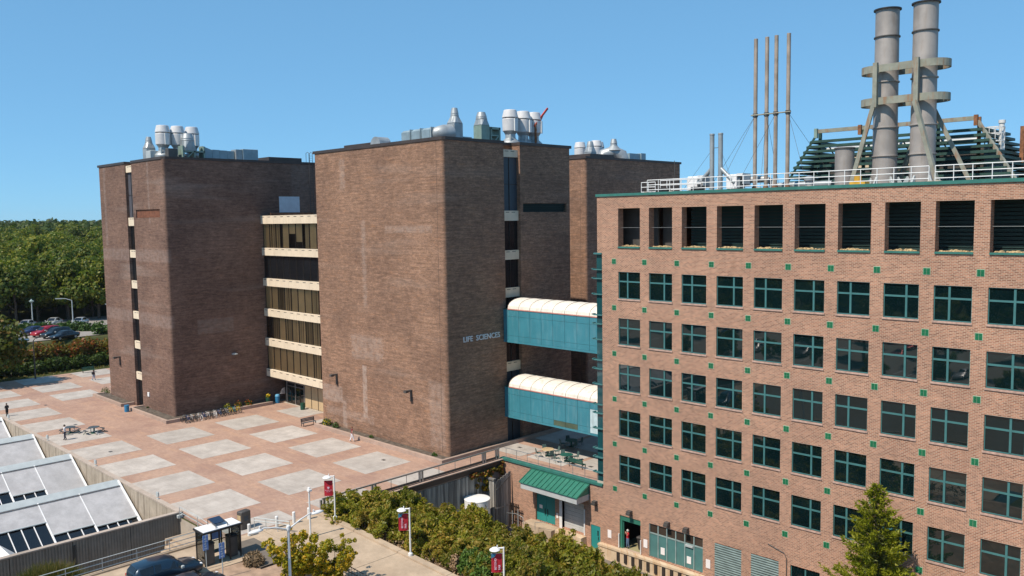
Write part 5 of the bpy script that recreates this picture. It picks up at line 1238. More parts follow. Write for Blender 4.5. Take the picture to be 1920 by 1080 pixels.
for i, xr in enumerate(ridges):
    t = thing('greenhouse_roof', 'greenhouse roof under pale shade cloth, '+wh[i], 'greenhouse', (xr, -45, -4.2), group='greenhouse roofs')
    zr = 0.68; fx, fz = 6.6, 3.55      # fall of the slope
    P = lambda s, y, off=0.0: (xr+fx*s, y, zr-fz*s+off)
    ys = seams[i]
    part('ridge_cap', MB().loft([[(xr-0.45, yy, zr-0.12), (xr+0.75, yy, zr-0.36), (xr+0.75, yy, zr-0.31), (xr, yy, zr+0.09), (xr-0.45, yy, zr-0.07)] for yy in (-31.3, -58)]), 'lgrey', t)
    part('pipe', MB().cyl(P(0.135, -31.3, 0.12), P(0.135, -58, 0.12), 0.035, n=5), 'dgrey', t)
    back = MB(); back.face([(xr, -31.35, zr-.05), (xr, -58, zr-.05), (xr-6.4, -58, zr-3.5), (xr-6.4, -31.35, zr-3.5)]); part('back_slope', back, 'cloth' if 'cloth' in M else 'lgrey', t)
    gl = MB(); gl.face([P(0.02, -31.4, -0.06), P(0.02, -58, -0.06), P(1, -58, -0.06), P(1, -31.4, -0.06)][::-1]); part('glazing', gl, 'glass_d', t)
    gv = MB(); gv.face([(xr, -31.36, zr), (xr+fx, -31.36, zr-fz), (xr+fx, -31.36, -4.1), (xr, -31.36, -4.1)]); part('gable', gv, 'glass_d', t)
    for k in range(len(ys)-1):
        a, b_ = ys[k]-0.05, ys[k+1]+0.05
        low_ = {0: [0.70, 0.66, 0.44, 0.62, 0.7], 1: [0.72, 0.6, 0.5, 0.66, 0.7]}.get(i, [0.7]*6)[k]
        m = MB(); N = 8
        for q in range(N):
            s0, s1 = 0.11+(low_-0.11)*q/N, 0.11+(low_-0.11)*(q+1)/N
            m.face([P(s0, a, 0.05), P(s0, b_, 0.05), P(s1, b_, 0.05), P(s1, a, 0.05)][::-1])
        part('shade_cloth', m, 'cloth', t)
        part('roll_bar', MB().cyl(P(low_, a, 0.08), P(low_, b_, 0.08), 0.07, n=6), 'lgrey', t)
        mm = MB(); y = a
        n_ = max(2, round((a-b_)/1.0))
        for q in range(n_+1):
            yy = a+(b_-a)*q/n_; mm.obar(P(0.1, yy, 0.0), P(1.0, yy, 0.0), 0.07, 0.06)
        mm.obar(P(0.8, a, 0.0), P(0.8, b_, 0.0), 0.06, 0.05)
        part('glazing_bar', mm, 'white', t)
    part('rafter', MB().obar(P(0.03, -31.3, 0.1), P(1.0, -31.3, 0.1), 0.16, 0.12), 'white', t)
    for yy in ys[1:]: part('rafter', MB().obar(P(0.1, yy, 0.06), P(1.0, yy, 0.06), 0.09, 0.06), 'white', t)
t = thing('vent_hood', 'small white gabled hood at the foot of the nearest greenhouse roof', 'roof vent', (-27.5, -43.5, -3))
m = MB(); m.loft([[(-30.6, -44.2, -2.3), (-30.6, -41.2, -2.3), (-30.6, -42.7, -0.9)], [(-25.2, -44.2, -2.3), (-25.2, -41.2, -2.3), (-25.2, -42.7, -0.9)]]); part('hood', m, 'wht_dirty', t)
fm = MB(); fm.box(-0.16, 0.16, -0.1, 0.02, 0.22, 0.62); fm.cyl((0, 0, 0), (0, 0, 0.28), 0.03, n=5); fm.box(-0.14, 0.14, -0.1, 0.1, 0, 0.03)
fme = fm.mesh('flood_light', M['lgrey'])
for x, w_ in zip((-27.9, -43.0, -57.9, -73.0), ('nearest the bus stop end', 'second from the bus stop end', 'beside the man in the white shirt', 'beside the man in dark clothes')):
    tag(link('flood_light', fme, None, (x, -30.72, 0.5), R(10)), 'grey flood light on the concrete parapet, '+w_, 'lamp', 'flood lights along the parapet')

# ================================================================== STREET FURNITURE
bol = MB().lathe([(0.13, 0), (0.13, 0.9), (0.11, 0.96), (0.0001, 0.97)], 14).mesh('bollard', M['wht_dirty'])
for x, y, w_ in [(-14.83, -28.93, 'nearest the dark bin'), (-14.79, -26.5, 'second from the dark bin'), (-14.65, -25.0, 'third from the dark bin'), (-14.6, -23.6, 'beside the planted slope')]:
    tag(link('bollard', bol, None, (x, y, 0)), 'white round bollard across the drive, '+w_, 'bollard', 'white bollards')
t = thing('litter_bin', 'large dark grey waste kiosk with a poster side near the bollards', 'litter bin', (-16.65, -28.4, 0), R(8))
lpart('body', MB().bevbox(-0.32, 0.32, -0.46, 0.46, 0, 1.5, 0.06), 'dgrey', t); lpart('poster', MB().box(-0.22, 0.22, -0.475, -0.46, 0.45, 1.2), 'tan_top', t); lpart('logo', MB().box(0.32, 0.33, -0.2, 0.2, 0.7, 1.1), 'slate', t)
t = thing('bike_rack', 'sloping grey pipe barrier behind the dark bin', 'barrier', (-14.6, -27.2, 0))
m = MB()
for z in (0.95, 0.7): m.tube([(-15.9, -27.9, z), (-13.0, -26.4, z-0.05)], 0.04, 6)
for k in range(4): m.cyl((-15.9+k*0.97, -27.9+k*0.5, 0), (-15.9+k*0.97, -27.9+k*0.5, 0.95), 0.03, n=5)
part('rail', m, 'lgrey', t)
t = thing('railing', 'dark pipe railing at the lower edge of the drive', 'railing', (-2.5, -27.75, 0))
m = MB()
for z in (0.95, 0.55): m.tube([(-4.2, -27.75, z-0.3), (4.0, -27.75, z-0.6)], 0.035, 5)
for k in range(24): m.cyl((-4.2+k*0.35, -27.75, -0.7), (-4.2+k*0.35, -27.75, 0.65-k*0.0125), 0.018, n=4)
part('rail', m, 'dgrey', t)
t = thing('railing', 'three bar grey railing above the ramp beside the ribbed wall', 'railing', (-16.2, -45, 0))
for z in (1.02, 0.68, 0.32): part('rail', MB().cyl((-16.2, -60, z), (-16.2, -32.3, z), 0.03, n=5), 'lgrey', t)
for k in range(12): part('post', MB().cyl((-16.2, -32.3-k*2.45, 0), (-16.2, -32.3-k*2.45, 1.02), 0.03, n=5), 'lgrey', t)
part('kerb', MB().box(-16.38, -16.0, -61, -32.3, -0.02, 0.12), 'conc_path', t)
t = thing('railing', 'short white railing at the head of the ramp by the wall corner', 'railing', (-20, -31.2, 0))
for z in (1.02, 0.55): part('rail', MB().tube([(-22.8, -31.0, z), (-19.4, -31.0, z), (-16.6, -31.2, z)], 0.03, 5), 'lgrey', t)
for x in (-22.8, -19.4, -16.6): part('post', MB().cyl((x, -31.05, 0), (x, -31.05, 1.02), 0.03, n=5), 'lgrey', t)

# banner lamp posts
def lamp_post(x, z, label, kind):
    t = thing('lamp_post', label, 'street lamp', (x, -22.33, z), group='white lamp posts with red banners')
    lpart('pole', MB().cyl((0, 0, 0), (0, 0, 3.72), 0.075, 0.06, 10), 'wht_dirty', t); lpart('base', MB().lathe([(0.18, 0), (0.18, 0.22), (0.09, 0.3)], 12), 'wht_dirty', t)
    m = MB(); m.lathe([(0.05, 3.56), (0.34, 3.5), (0.36, 3.56), (0.2, 3.68), (0.05, 3.7)], 18, (-0.42, -0.42, 0)); lpart('lamp_head', m, 'white', t)
    lpart('arm', MB().tube([(0, 0, 3.66), (-0.25, -0.25, 3.66)], 0.05, 6).cyl((-0.3, -0.3, 3.66), (-0.3, -0.3, 3.86), 0.04, n=6), 'white', t)
    m = MB(); N = 6; d = Vector((-0.68, -0.73, 0)); nrm = Vector((0.73, -0.68, 0))
    for k in range(N):
        for q in range(4):
            pt = lambda a, b_: tuple(d*(0.12+0.72*a)+nrm*(0.05*math.sin(3*a+2*b_))+Vector((0, 0, 2.0+1.3*b_)))
            m.face([pt(k/N, q/4), pt((k+1)/N, q/4), pt((k+1)/N, (q+1)/4), pt(k/N, (q+1)/4)], 0, True)
    o = lpart('banner', m, 'banner', t)
    if kind == 0:
        for body, sz, z_ in (('Stony Brook', 0.115, 2.48), ('University', 0.085, 2.36)):
            tx = link('lettering', text_mesh('lettering', body, sz, 'text_pink', 0.004, 'CENTER'), o); c = d*0.48+nrm*0.09
            tx.matrix_basis = Matrix(((-d.x, 0, nrm.x, c.x), (-d.y, 0, nrm.y, c.y), (0, 1, 0, z_), (0, 0, 0, 1)))
        sh_ = MB(); c = d*0.48+nrm*0.085
        pp = [(-0.09, 2.80), (0.09, 2.80), (0.09, 2.68), (0, 2.6), (-0.09, 2.68)]
        sh_.face([tuple(c-d*a+Vector((0, 0, z_))) for a, z_ in pp]); lpart('emblem', sh_, 'text_pink', o)
    else:
        for body, off in (('FAR', 0.2), ('BEYOND', 0.42)):
            tx = link('lettering', text_mesh('lettering', body, 0.2, 'text_pink', 0.004, 'LEFT', 0.004), o); c = d*(0.24+0.26*(off > 0.3))+nrm*0.09
            tx.matrix_basis = Matrix(((0, d.x, nrm.x, c.x), (0, d.y, nrm.y, c.y), (1, 0, 0, 2.2), (0, 0, 0, 1)))
        cb = MB(); p = lambda a, b_: tuple(d*a+nrm*0.07+Vector((0, 0, b_)))
        cb.face([p(0.84, 3.3), p(0.84, 2.98), p(0.6, 3.1), p(0.5, 3.3)]); lpart('corner_patch', cb, 'banner_blue', o)
    for z_ in (3.3, 2.0): lpart('banner_arm', MB().cyl((0, 0, z_), tuple(d*0.86+Vector((0, 0, z_))), 0.015, n=5), 'lgrey', t)
    return t
lamp_post(-12.6, 0.13, 'white lamp post with red shield banner at the plaza end of the hedge', 0)
lamp_post(-2.6, -0.28, 'white lamp post with red banner halfway along the hedge', 1)
lamp_post(7.4, -0.6, 'white lamp post with red banner at the bottom edge of the view', 1)
# camera pole and tall twin lamp
t = thing('camera_pole', 'thin white pole with a small camera on top beside the drive', 'pole', (-11.1, -25.65, -0.05))
lpart('pole', MB().cyl((0, 0, 0), (0, 0, 3.8), 0.075, 0.065, 10), 'wht_dirty', t); lpart('camera', MB().box(-0.1, 0.22, -0.14, 0.14, 3.72, 3.86).lathe([(0.06, 3.8), (0.12, 3.88), (0.1, 4.0), (0.02, 4.05)], 10), 'white', t)
t = thing('lamp_post', 'tall white lamp post with two curved arms behind the yellowing tree', 'street lamp', (0.9, -34.5, -0.1))
P0 = Vector((0, 0, 6.3))
lpart('pole', MB().cyl((0, 0, 0), (0, 0, 6.4), 0.105, 0.07, 12), 'wht_dirty', t); lpart('joint', MB().lathe([(0.12, 6.1), (0.14, 6.2), (0.12, 6.42), (0.02, 6.46)], 10), 'wht_dirty', t)
for sgn, hx, hy, hz_ in ((1, -0.15, -2.2, 6.62), (2, -0.05, 2.2, 6.72)):
    e = Vector((hx, hy, hz_)); lpart('arm', MB().tube([(0, 0, 6.2), tuple(P0.lerp(e, 0.4)+Vector((0, 0, 0.1))), tuple(e*0.72+Vector((0, 0, hz_*0.28+0.06))), tuple(e*0.8+Vector((0, 0, hz_*.2)))], [0.055, 0.048, 0.04, 0.035], 7), 'wht_dirty', t)
    m = MB(); dd_ = Vector((hx, hy, 0)).normalized(); N = 12; c = Vector((hx, hy, hz_))*0.95+Vector((0, 0, 0.33*0+hz_*0.05))
    rings = []
    for (r_, z_) in ((0.05, -0.07), (0.2, -0.05), (0.21, 0.0), (0.13, 0.07), (0.03, 0.09)):
        rings.append([tuple(c+dd_*(2.3*r_*math.cos(2*math.pi*k/N))+Vector((-dd_.y, dd_.x, 0))*(r_*math.sin(2*math.pi*k/N))+Vector((0, 0, z_))) for k in range(N)])
    m.loft(rings, smooth=True); m.cyl(tuple(c-dd_*0.25), tuple(c-dd_*0.25+Vector((0, 0, 0.22))), 0.05, n=6); lpart('lamp_head', m, 'wht_dirty', t)

# bus shelter
t = thing('bus_shelter', 'black framed bus shelter with white roof and a solar panel', 'bus shelter', (-12.3, -32.6, 0))
X0_, X1_, Y0_, Y1_ = -12.95, -11.5, -34.2, -31.3
pst = [(x, y) for x in (X0_+.06, X1_-.06) for y in (Y0_+.06, -33.0, -32.2, Y1_-.06)]
for x, y in pst: part('post', MB().box(x-0.045, x+0.045, y-0.045, y+0.045, 0, 2.42), 'black', t)
part('roof_frame', MB().box(X0_-.1, X1_+.1, Y0_-.1, Y1_+.1, 2.42, 2.55), 'black', t); part('roof', MB().box(X0_-.02, X1_+.02, Y0_-.02, Y1_+.02, 2.55, 2.59), 'white', t)
fr = MB()
for z in (0.3, 1.2): fr.box(X0_+.03, X0_+.08, Y0_, Y1_, z, z+0.05)
fr.box(X0_, X1_, Y0_+.03, Y0_+.08, 0.3, 0.35); fr.box(X0_, X1_, Y1_-.08, Y1_-.03, 0.3, 0.35); part('cross_bar', fr, 'black', t)
part('pane', MB().box(X0_+.045, X0_+.06, Y0_+.1, Y1_-.1, 0.36, 2.3), 'glass_clear', t); part('pane', MB().box(X0_+.1, X1_-.1, Y1_-.06, Y1_-.045, 0.36, 2.3), 'glass_clear', t); part('pane', MB().box(X0_+.1, X1_-.1, Y0_+.045, Y0_+.06, 0.36, 2.3), 'glass_clear', t)
part('poster', MB().box(X0_+.08, X0_+.1, -33.0, -32.2, 1.35, 1.85), 'sign_blue', t); part('bench', MB().box(-12.75, -12.2, -33.15, -32.3, 0.55, 0.62).box(-12.6, -12.55, -33.1, -33.05, 0, 0.55).box(-12.6, -12.55, -32.4, -32.35, 0, 0.55), 'mesh_top', t)
part('solar_frame', MB().tube([(-12.9, -33.2, 2.55), (-12.9, -33.2, 3.0), (-11.6, -33.2, 2.8), (-11.6, -33.2, 2.55)], 0.03, 5).tube([(-12.9, -32.3, 2.55), (-12.9, -32.3, 3.0), (-11.6, -32.3, 2.8), (-11.6, -32.3, 2.55)], 0.03, 5), 'dgrey', t)
m = MB(); m._add([(-12.9, -33.2, 3.02), (-12.0, -33.2, 2.84), (-12.0, -32.3, 2.84), (-12.9, -32.3, 3.02), (-12.9, -33.2, 2.97), (-12.0, -33.2, 2.79), (-12.0, -32.3, 2.79), (-12.9, -32.3, 2.97)], [(0, 1, 2, 3), (7, 6, 5, 4), (0, 4, 5, 1), (1, 5, 6, 2), (2, 6, 7, 3), (3, 7, 4, 0)]); part('solar_panel', m, 'solar', t)
for x, y, w_ in ((-11.95, -33.7, 'left'), (-12.2, -31.75, 'right')):
    o = thing('litter_bin', 'tall dark litter bin inside the bus shelter, at its %s end' % w_, 'litter bin', (x, y, 0))
    part('body', MB().bevbox(x-0.33, x+0.33, y-0.33, y+0.33, 0.03, 1.5, 0.03), 'dgrey', o); part('lid', MB().bevbox(x-0.36, x+0.36, y-0.36, y+0.36, 1.52, 1.62, 0.02), 'black', o)
for x, y, w_ in ((-11.15, -34.25, 'beside the bus shelter'), (-8.95, -34.1, 'in the planting bed before the bus shelter')):
    o = thing('bus_stop_sign', 'blue bus stop sign on a thin post, '+w_, 'sign', (x, y, 0))
    part('post', MB().cyl((x, y, -0.05), (x, y, 2.5), 0.035, n=6), 'lgrey', o)
    part('plate', MB().box(x-0.02, x+0.02, y-0.2, y+0.2, 1.95, 2.5), 'sign_blue', o); part('plate', MB().box(x-0.02, x+0.02, y-0.2, y+0.2, 1.4, 1.92), 'sign_blue', o)
    for q in range(5): part('mark', MB().box(x+0.022, x+0.026, y-0.12+0.03*(q % 2), y+0.1-0.05*(q % 3), 1.5+q*0.18, 1.56+q*0.18), 'text_white', o)
# bins and pots on the plaza
def barrel(x, y, z, mat, label, lid=False):
    o = thing('litter_bin', label, 'litter bin', (x, y, z))
    part('drum', MB().lathe([(0.29, 0), (0.31, 0.03), (0.31, 0.3), (0.33, 0.32), (0.31, 0.34), (0.31, 0.62), (0.33, 0.64), (0.31, 0.66), (0.31, 0.9)], 18, (x, y, z)), mat, o)
    if lid: part('lid', MB().lathe([(0.34, 0.91), (0.34, 1.0), (0.25, 1.2), (0.0001, 1.24)], 18, (x, y, z)), 'bin_blue2' if 'bin_blue2' in M else mat, o)
    else: part('mouth', MB().cyl((x, y, z+0.86), (x, y, z+0.895), 0.29, n=16), 'slot', o)
barrel(-57.55, -1.75, 0, 'bin_blue', 'light blue recycling drum with a lid left of the entrance doors', True); barrel(-51.2, -1.7, 0, 'bin_green', 'dark green litter drum right of the entrance doors'); barrel(-68.2, -18.0, 0, 'bin_blue', 'blue recycling drum by the slot of the left tower')
o = thing('flower_pot', 'green pot with yellow flowers at the end of the planter by the entrance', 'flower pot', (-57.7, -3.1, 0.42))
part('pot', MB().lathe([(0.26, 0), (0.34, 0.5), (0.34, 0.55), (0.28, 0.5)], 14, (-57.7, -3.1, 0.42)), 'bin_green', o)
fl_ = leaf_mesh('flowers', [(0, 0, 0.8, 0.3)], 60, 0.12, 4, 'fl_yellow'); link('flowers', fl_, o); link('foliage', leaf_mesh('foliage', [(0, 0, 0.65, 0.32)], 80, 0.12, 5, 'leaf_green'), o)
# picnic tables on the plaza, round tables on the terrace, benches
def picnic():
    t = thing('picnic_table', 'round picnic table', 'picnic table')
    lpart('top', MB().lathe([(0.0001, 0.72), (0.62, 0.72), (0.64, 0.74), (0.62, 0.77), (0.0001, 0.77)], 16), 'bluegrey', t)
    lpart('pedestal', MB().cyl((0, 0, 0), (0, 0, 0.72), 0.09, n=8).lathe([(0.4, 0), (0.38, 0.05)], 12), 'grn_metal', t)
    for q in range(4):
        a0 = q*math.pi/2+0.3; m = MB(); rg2 = []
        for k in range(6):
            a = a0+k*0.2; rg2.append([(r_*math.cos(a), r_*math.sin(a), z_) for r_, z_ in ((0.88, 0.42), (1.18, 0.42), (1.18, 0.46), (0.88, 0.46))])
        m.loft(rg2); lpart('seat', m, 'bluegrey' if q % 2 else 'dgrey', t)
        m = MB(); m.tube([(0.1*math.cos(a0+.5), 0.1*math.sin(a0+.5), 0.15), (0.95*math.cos(a0+.5), 0.95*math.sin(a0+.5), 0.12), (1.05*math.cos(a0+.5), 1.05*math.sin(a0+.5), 0.42)], 0.04, 5); m.tube([(1.05*math.cos(a0+.5), 1.05*math.sin(a0+.5), 0.3), (1.25*math.cos(a0+.5), 1.25*math.sin(a0+.5), 0.0)], 0.035, 5); lpart('leg', m, 'wht_dirty' if q % 2 else 'grn_metal', t)
    return t
p1 = picnic(); p1.location = (-61.6, -27.2, 0.012); p1['label'] = 'dark round picnic table behind the man in the white shirt'; p1['group'] = 'picnic tables on the plaza'
dup(p1, (-59.4, -25.2, 0.012), 0.8, 'dark round picnic table standing alone, nearer the left tower')
def cafe_set(x, y, mat, label, seatmat):
    t = thing('round_table', label, 'table', (x, y, 0.02))
    lpart('top', MB().lathe([(0.0001, 0.70), (0.66, 0.70), (0.68, 0.73), (0.66, 0.76), (0.0001, 0.76)], 18), mat, t); lpart('pedestal', MB().cyl((0, 0, 0), (0, 0, 0.7), 0.1, n=8).box(-.35, .35, -.06, .06, 0, .06).box(-.06, .06, -.35, .35, 0, .06), 'grn_metal', t)
    return t
def chair():
    t = thing('chair', 'green metal chair', 'chair')
    m = MB(); m.box(-0.24, 0.24, -0.24, 0.24, 0.43, 0.47); lpart('seat', m, 'mesh_top', t)
    m = MB(); m.loft([[(-0.24, -0.26, 0.5), (0.24, -0.26, 0.5), (0.24, -0.22, 0.5), (-0.24, -0.22, 0.5)], [(-0.2, -0.34, 0.92), (0.2, -0.34, 0.92), (0.2, -0.31, 0.92), (-0.2, -0.31, 0.92)]]); lpart('backrest', m, 'mesh_top', t)
    for sx in (-0.22, 0.22):
        m = MB(); m.tube([(sx, 0.22, 0.43), (sx, 0.26, 0)], 0.018, 4); lpart('leg', m, 'grn_metal', t); m = MB(); m.tube([(sx, -0.24, 0.6), (sx, -0.3, 0)], 0.018, 4); lpart('leg', m, 'grn_metal', t)
    return t
cafe_set(-12.1, 3.6, 'tan_top', 'round table with tan top on the sunlit terrace', 0); cafe_set(-9.3, 3.4, 'grn_metal', 'round table with green top on the sunlit terrace', 0); cafe_set(-12.6, 8.0, 'grn_metal', 'round green table in the shade under the skybridge', 0)
c0 = chair(); first = True
for (x, y, nm) in ((-12.1, 3.6, 'tan table'), (-9.3, 3.4, 'sunlit green table'), (-12.6, 8.0, 'shaded green table')):
    for q, sd_ in enumerate(('far left', 'far right', 'near right', 'near left')):
        a = [2.6, 1.1, -0.5, -2.1][q]; loc = (x+1.0*math.cos(a), y+1.0*math.sin(a), 0.02); lab = 'green metal chair at the %s, %s side' % (nm, sd_); rz = a+math.pi/2
        if first: c0.location = loc; c0.rotation_euler = (0, 0, rz); c0['label'] = lab; c0['group'] = 'chairs on the terrace'; first = False
        else: dup(c0, loc, rz, lab)
def bench(label, loc, rz, mat):
    t = thing('bench', label, 'bench', loc, rz)
    for k in range(3): lpart('slat', MB().box(-0.95, 0.95, -0.22+k*0.15, -0.09+k*0.15, 0.43, 0.46), mat, t)
    for k in range(3): lpart('slat', MB().box(-0.95, 0.95, 0.24+k*0.02, 0.27+k*0.02, 0.52+k*0.15, 0.64+k*0.15), mat, t)
    for x in (-0.85, 0.85): lpart('leg', MB().box(x-0.03, x+0.03, -0.24, 0.26, 0.38, 0.43).box(x-0.03, x+0.03, -0.24, -0.18, 0, 0.38).box(x-0.03, x+0.03, 0.24, 0.3, 0, 0.9), 'black', t)
bench('green slatted bench with its back to the terrace railing', (-7.2, 2.6, 0.02), R(180), 'grn_metal'); bench('dark grey bench at the end of the long planter', (-43.0, -5.9, 0), R(90), 'bluegrey'); bench('green bench on the grass at the far edge of the plaza', (-104.0, -10.6, 0), R(80), 'grn_metal')

# ================================================================== BICYCLES
def bicycle():
    t = thing('bicycle', 'bicycle', 'bicycle')
    for x in (-0.52, 0.52):
        m = MB(); N = 18; rg2 = []
        for k in range(N): a = 2*math.pi*k/N; rg2.append([(x+(0.33+dr_)*math.cos(a), dy, 0.34+(0.33+dr_)*math.sin(a)) for dr_, dy in ((-0.05, 0), (0, 0.032), (0.03, 0), (0, -0.032))])
        rg2.append(rg2[0]); m.loft(rg2, cap=False); w_ = lpart('wheel', m, 'tyre', t)
        sp = MB()
        for k in range(6): a = math.pi*k/6; sp.cyl((x-0.3*math.cos(a), 0, 0.34-0.3*math.sin(a)), (x+0.3*math.cos(a), 0, 0.34+0.3*math.sin(a)), 0.006, n=3)
        lpart('spoke', sp, 'dgrey', w_)
    m = MB()
    for p, q in (((-0.52, 0, 0.34), (-0.12, 0, 0.30)), ((-0.12, 0, 0.30), (-0.22, 0, 0.82)), ((-0.12, 0, 0.30), (0.36, 0, 0.78)), ((-0.2, 0, 0.74), (0.34, 0, 0.82)), ((-0.52, 0, 0.34), (-0.2, 0, 0.74)), ((0.34, 0, 0.88), (0.52, 0, 0.34))): m.cyl(p, q, 0.03, n=6)
    lpart('frame', m, 'bike', t)
    lpart('handlebar', MB().tube([(0.3, -0.28, 0.98), (0.34, -0.1, 1.0), (0.33, 0, 0.96), (0.34, 0.1, 1.0), (0.3, 0.28, 0.98)], 0.018, 5).cyl((0.34, 0, 0.86), (0.33, 0, 0.98), 0.018, n=5), 'black', t)
    lpart('saddle', MB().loft([[(-0.36, -0.08, 0.88), (-0.36, 0.08, 0.88), (-0.36, 0.06, 0.93), (-0.36, -0.06, 0.93)], [(-0.1, -0.025, 0.89), (-0.1, 0.025, 0.89), (-0.1, 0.02, 0.92), (-0.1, -0.02, 0.92)]]), 'black', t)
    return t
cols = [('black', (0.03, 0.03, 0.035)), ('dark blue', (0.03, 0.06, 0.16)), ('silver', (0.5, 0.5, 0.5)), ('white', (0.7, 0.7, 0.7)), ('grey', (0.2, 0.21, 0.22)), ('yellow', (0.6, 0.42, 0.03)), ('teal', (0.03, 0.2, 0.2)), ('red', (0.35, 0.03, 0.03))]
M['bike'] = plain('bike black', (0.03, 0.03, 0.035), 0.4)
bk0 = bicycle(); bk0.location = (0, 0, -50)
order = [0, 1, 2, 0, 4, 1, 3, 0, 2, 1, 0, 4, 5, 6, 5]
wm_white = plain('white tyre', (0.7, 0.68, 0.66), 0.6)
for k, ci in enumerate(order):
    y = -15.6+k*0.52; lab = '%s bicycle in the rack, number %d counted from the tower corner' % (cols[ci][0], k+1)
    side = 'nearest the tower corner' if k == 0 else 'nearest the flowers' if k == len(order)-1 else None
    r_ = dup(bk0, (-56.25+rnd.uniform(-.1, .1), y, 0), R(rnd.uniform(-14, 14)+(180 if k % 2 else 0)), '%s bicycle %s' % (cols[ci][0], side) if side else '%s bicycle, %s from the tower corner in the rack' % (cols[ci][0], ORD[k]), 'bicycles parked along the left tower')
    mm = bpy.data.materials.get('bike '+cols[ci][0]) or plain('bike '+cols[ci][0], cols[ci][1], 0.35)
    for ch in [c for c in COL.objects if c.parent == r_]:
        nm = ch.name.split('.')[0]
        if nm == 'frame': ch.data = ch.data.copy(); ch.data.materials[0] = mm
        if nm == 'wheel' and k in (4, 8): ch.data = ch.data.copy(); ch.data.materials[0] = wm_white
for ch in list(COL.objects):
    pass
def purge(o):
    for c in [c for c in COL.objects if c.parent == o]: purge(c)
    bpy.data.objects.remove(o)
purge(bk0)
rk = MB()
for k in range(8): rk.tube([(-56.9, -15.4+k*1.0, 0), (-56.9, -15.4+k*1.0, 0.8), (-56.9, -14.9+k*1.0, 0.8), (-56.9, -14.9+k*1.0, 0)], 0.025, 5)
solo('bike_rack', rk, 'galv', 'low galvanised bicycle rack along the shaded left tower', 'bicycle rack', (-56.9, -11.5, 0))
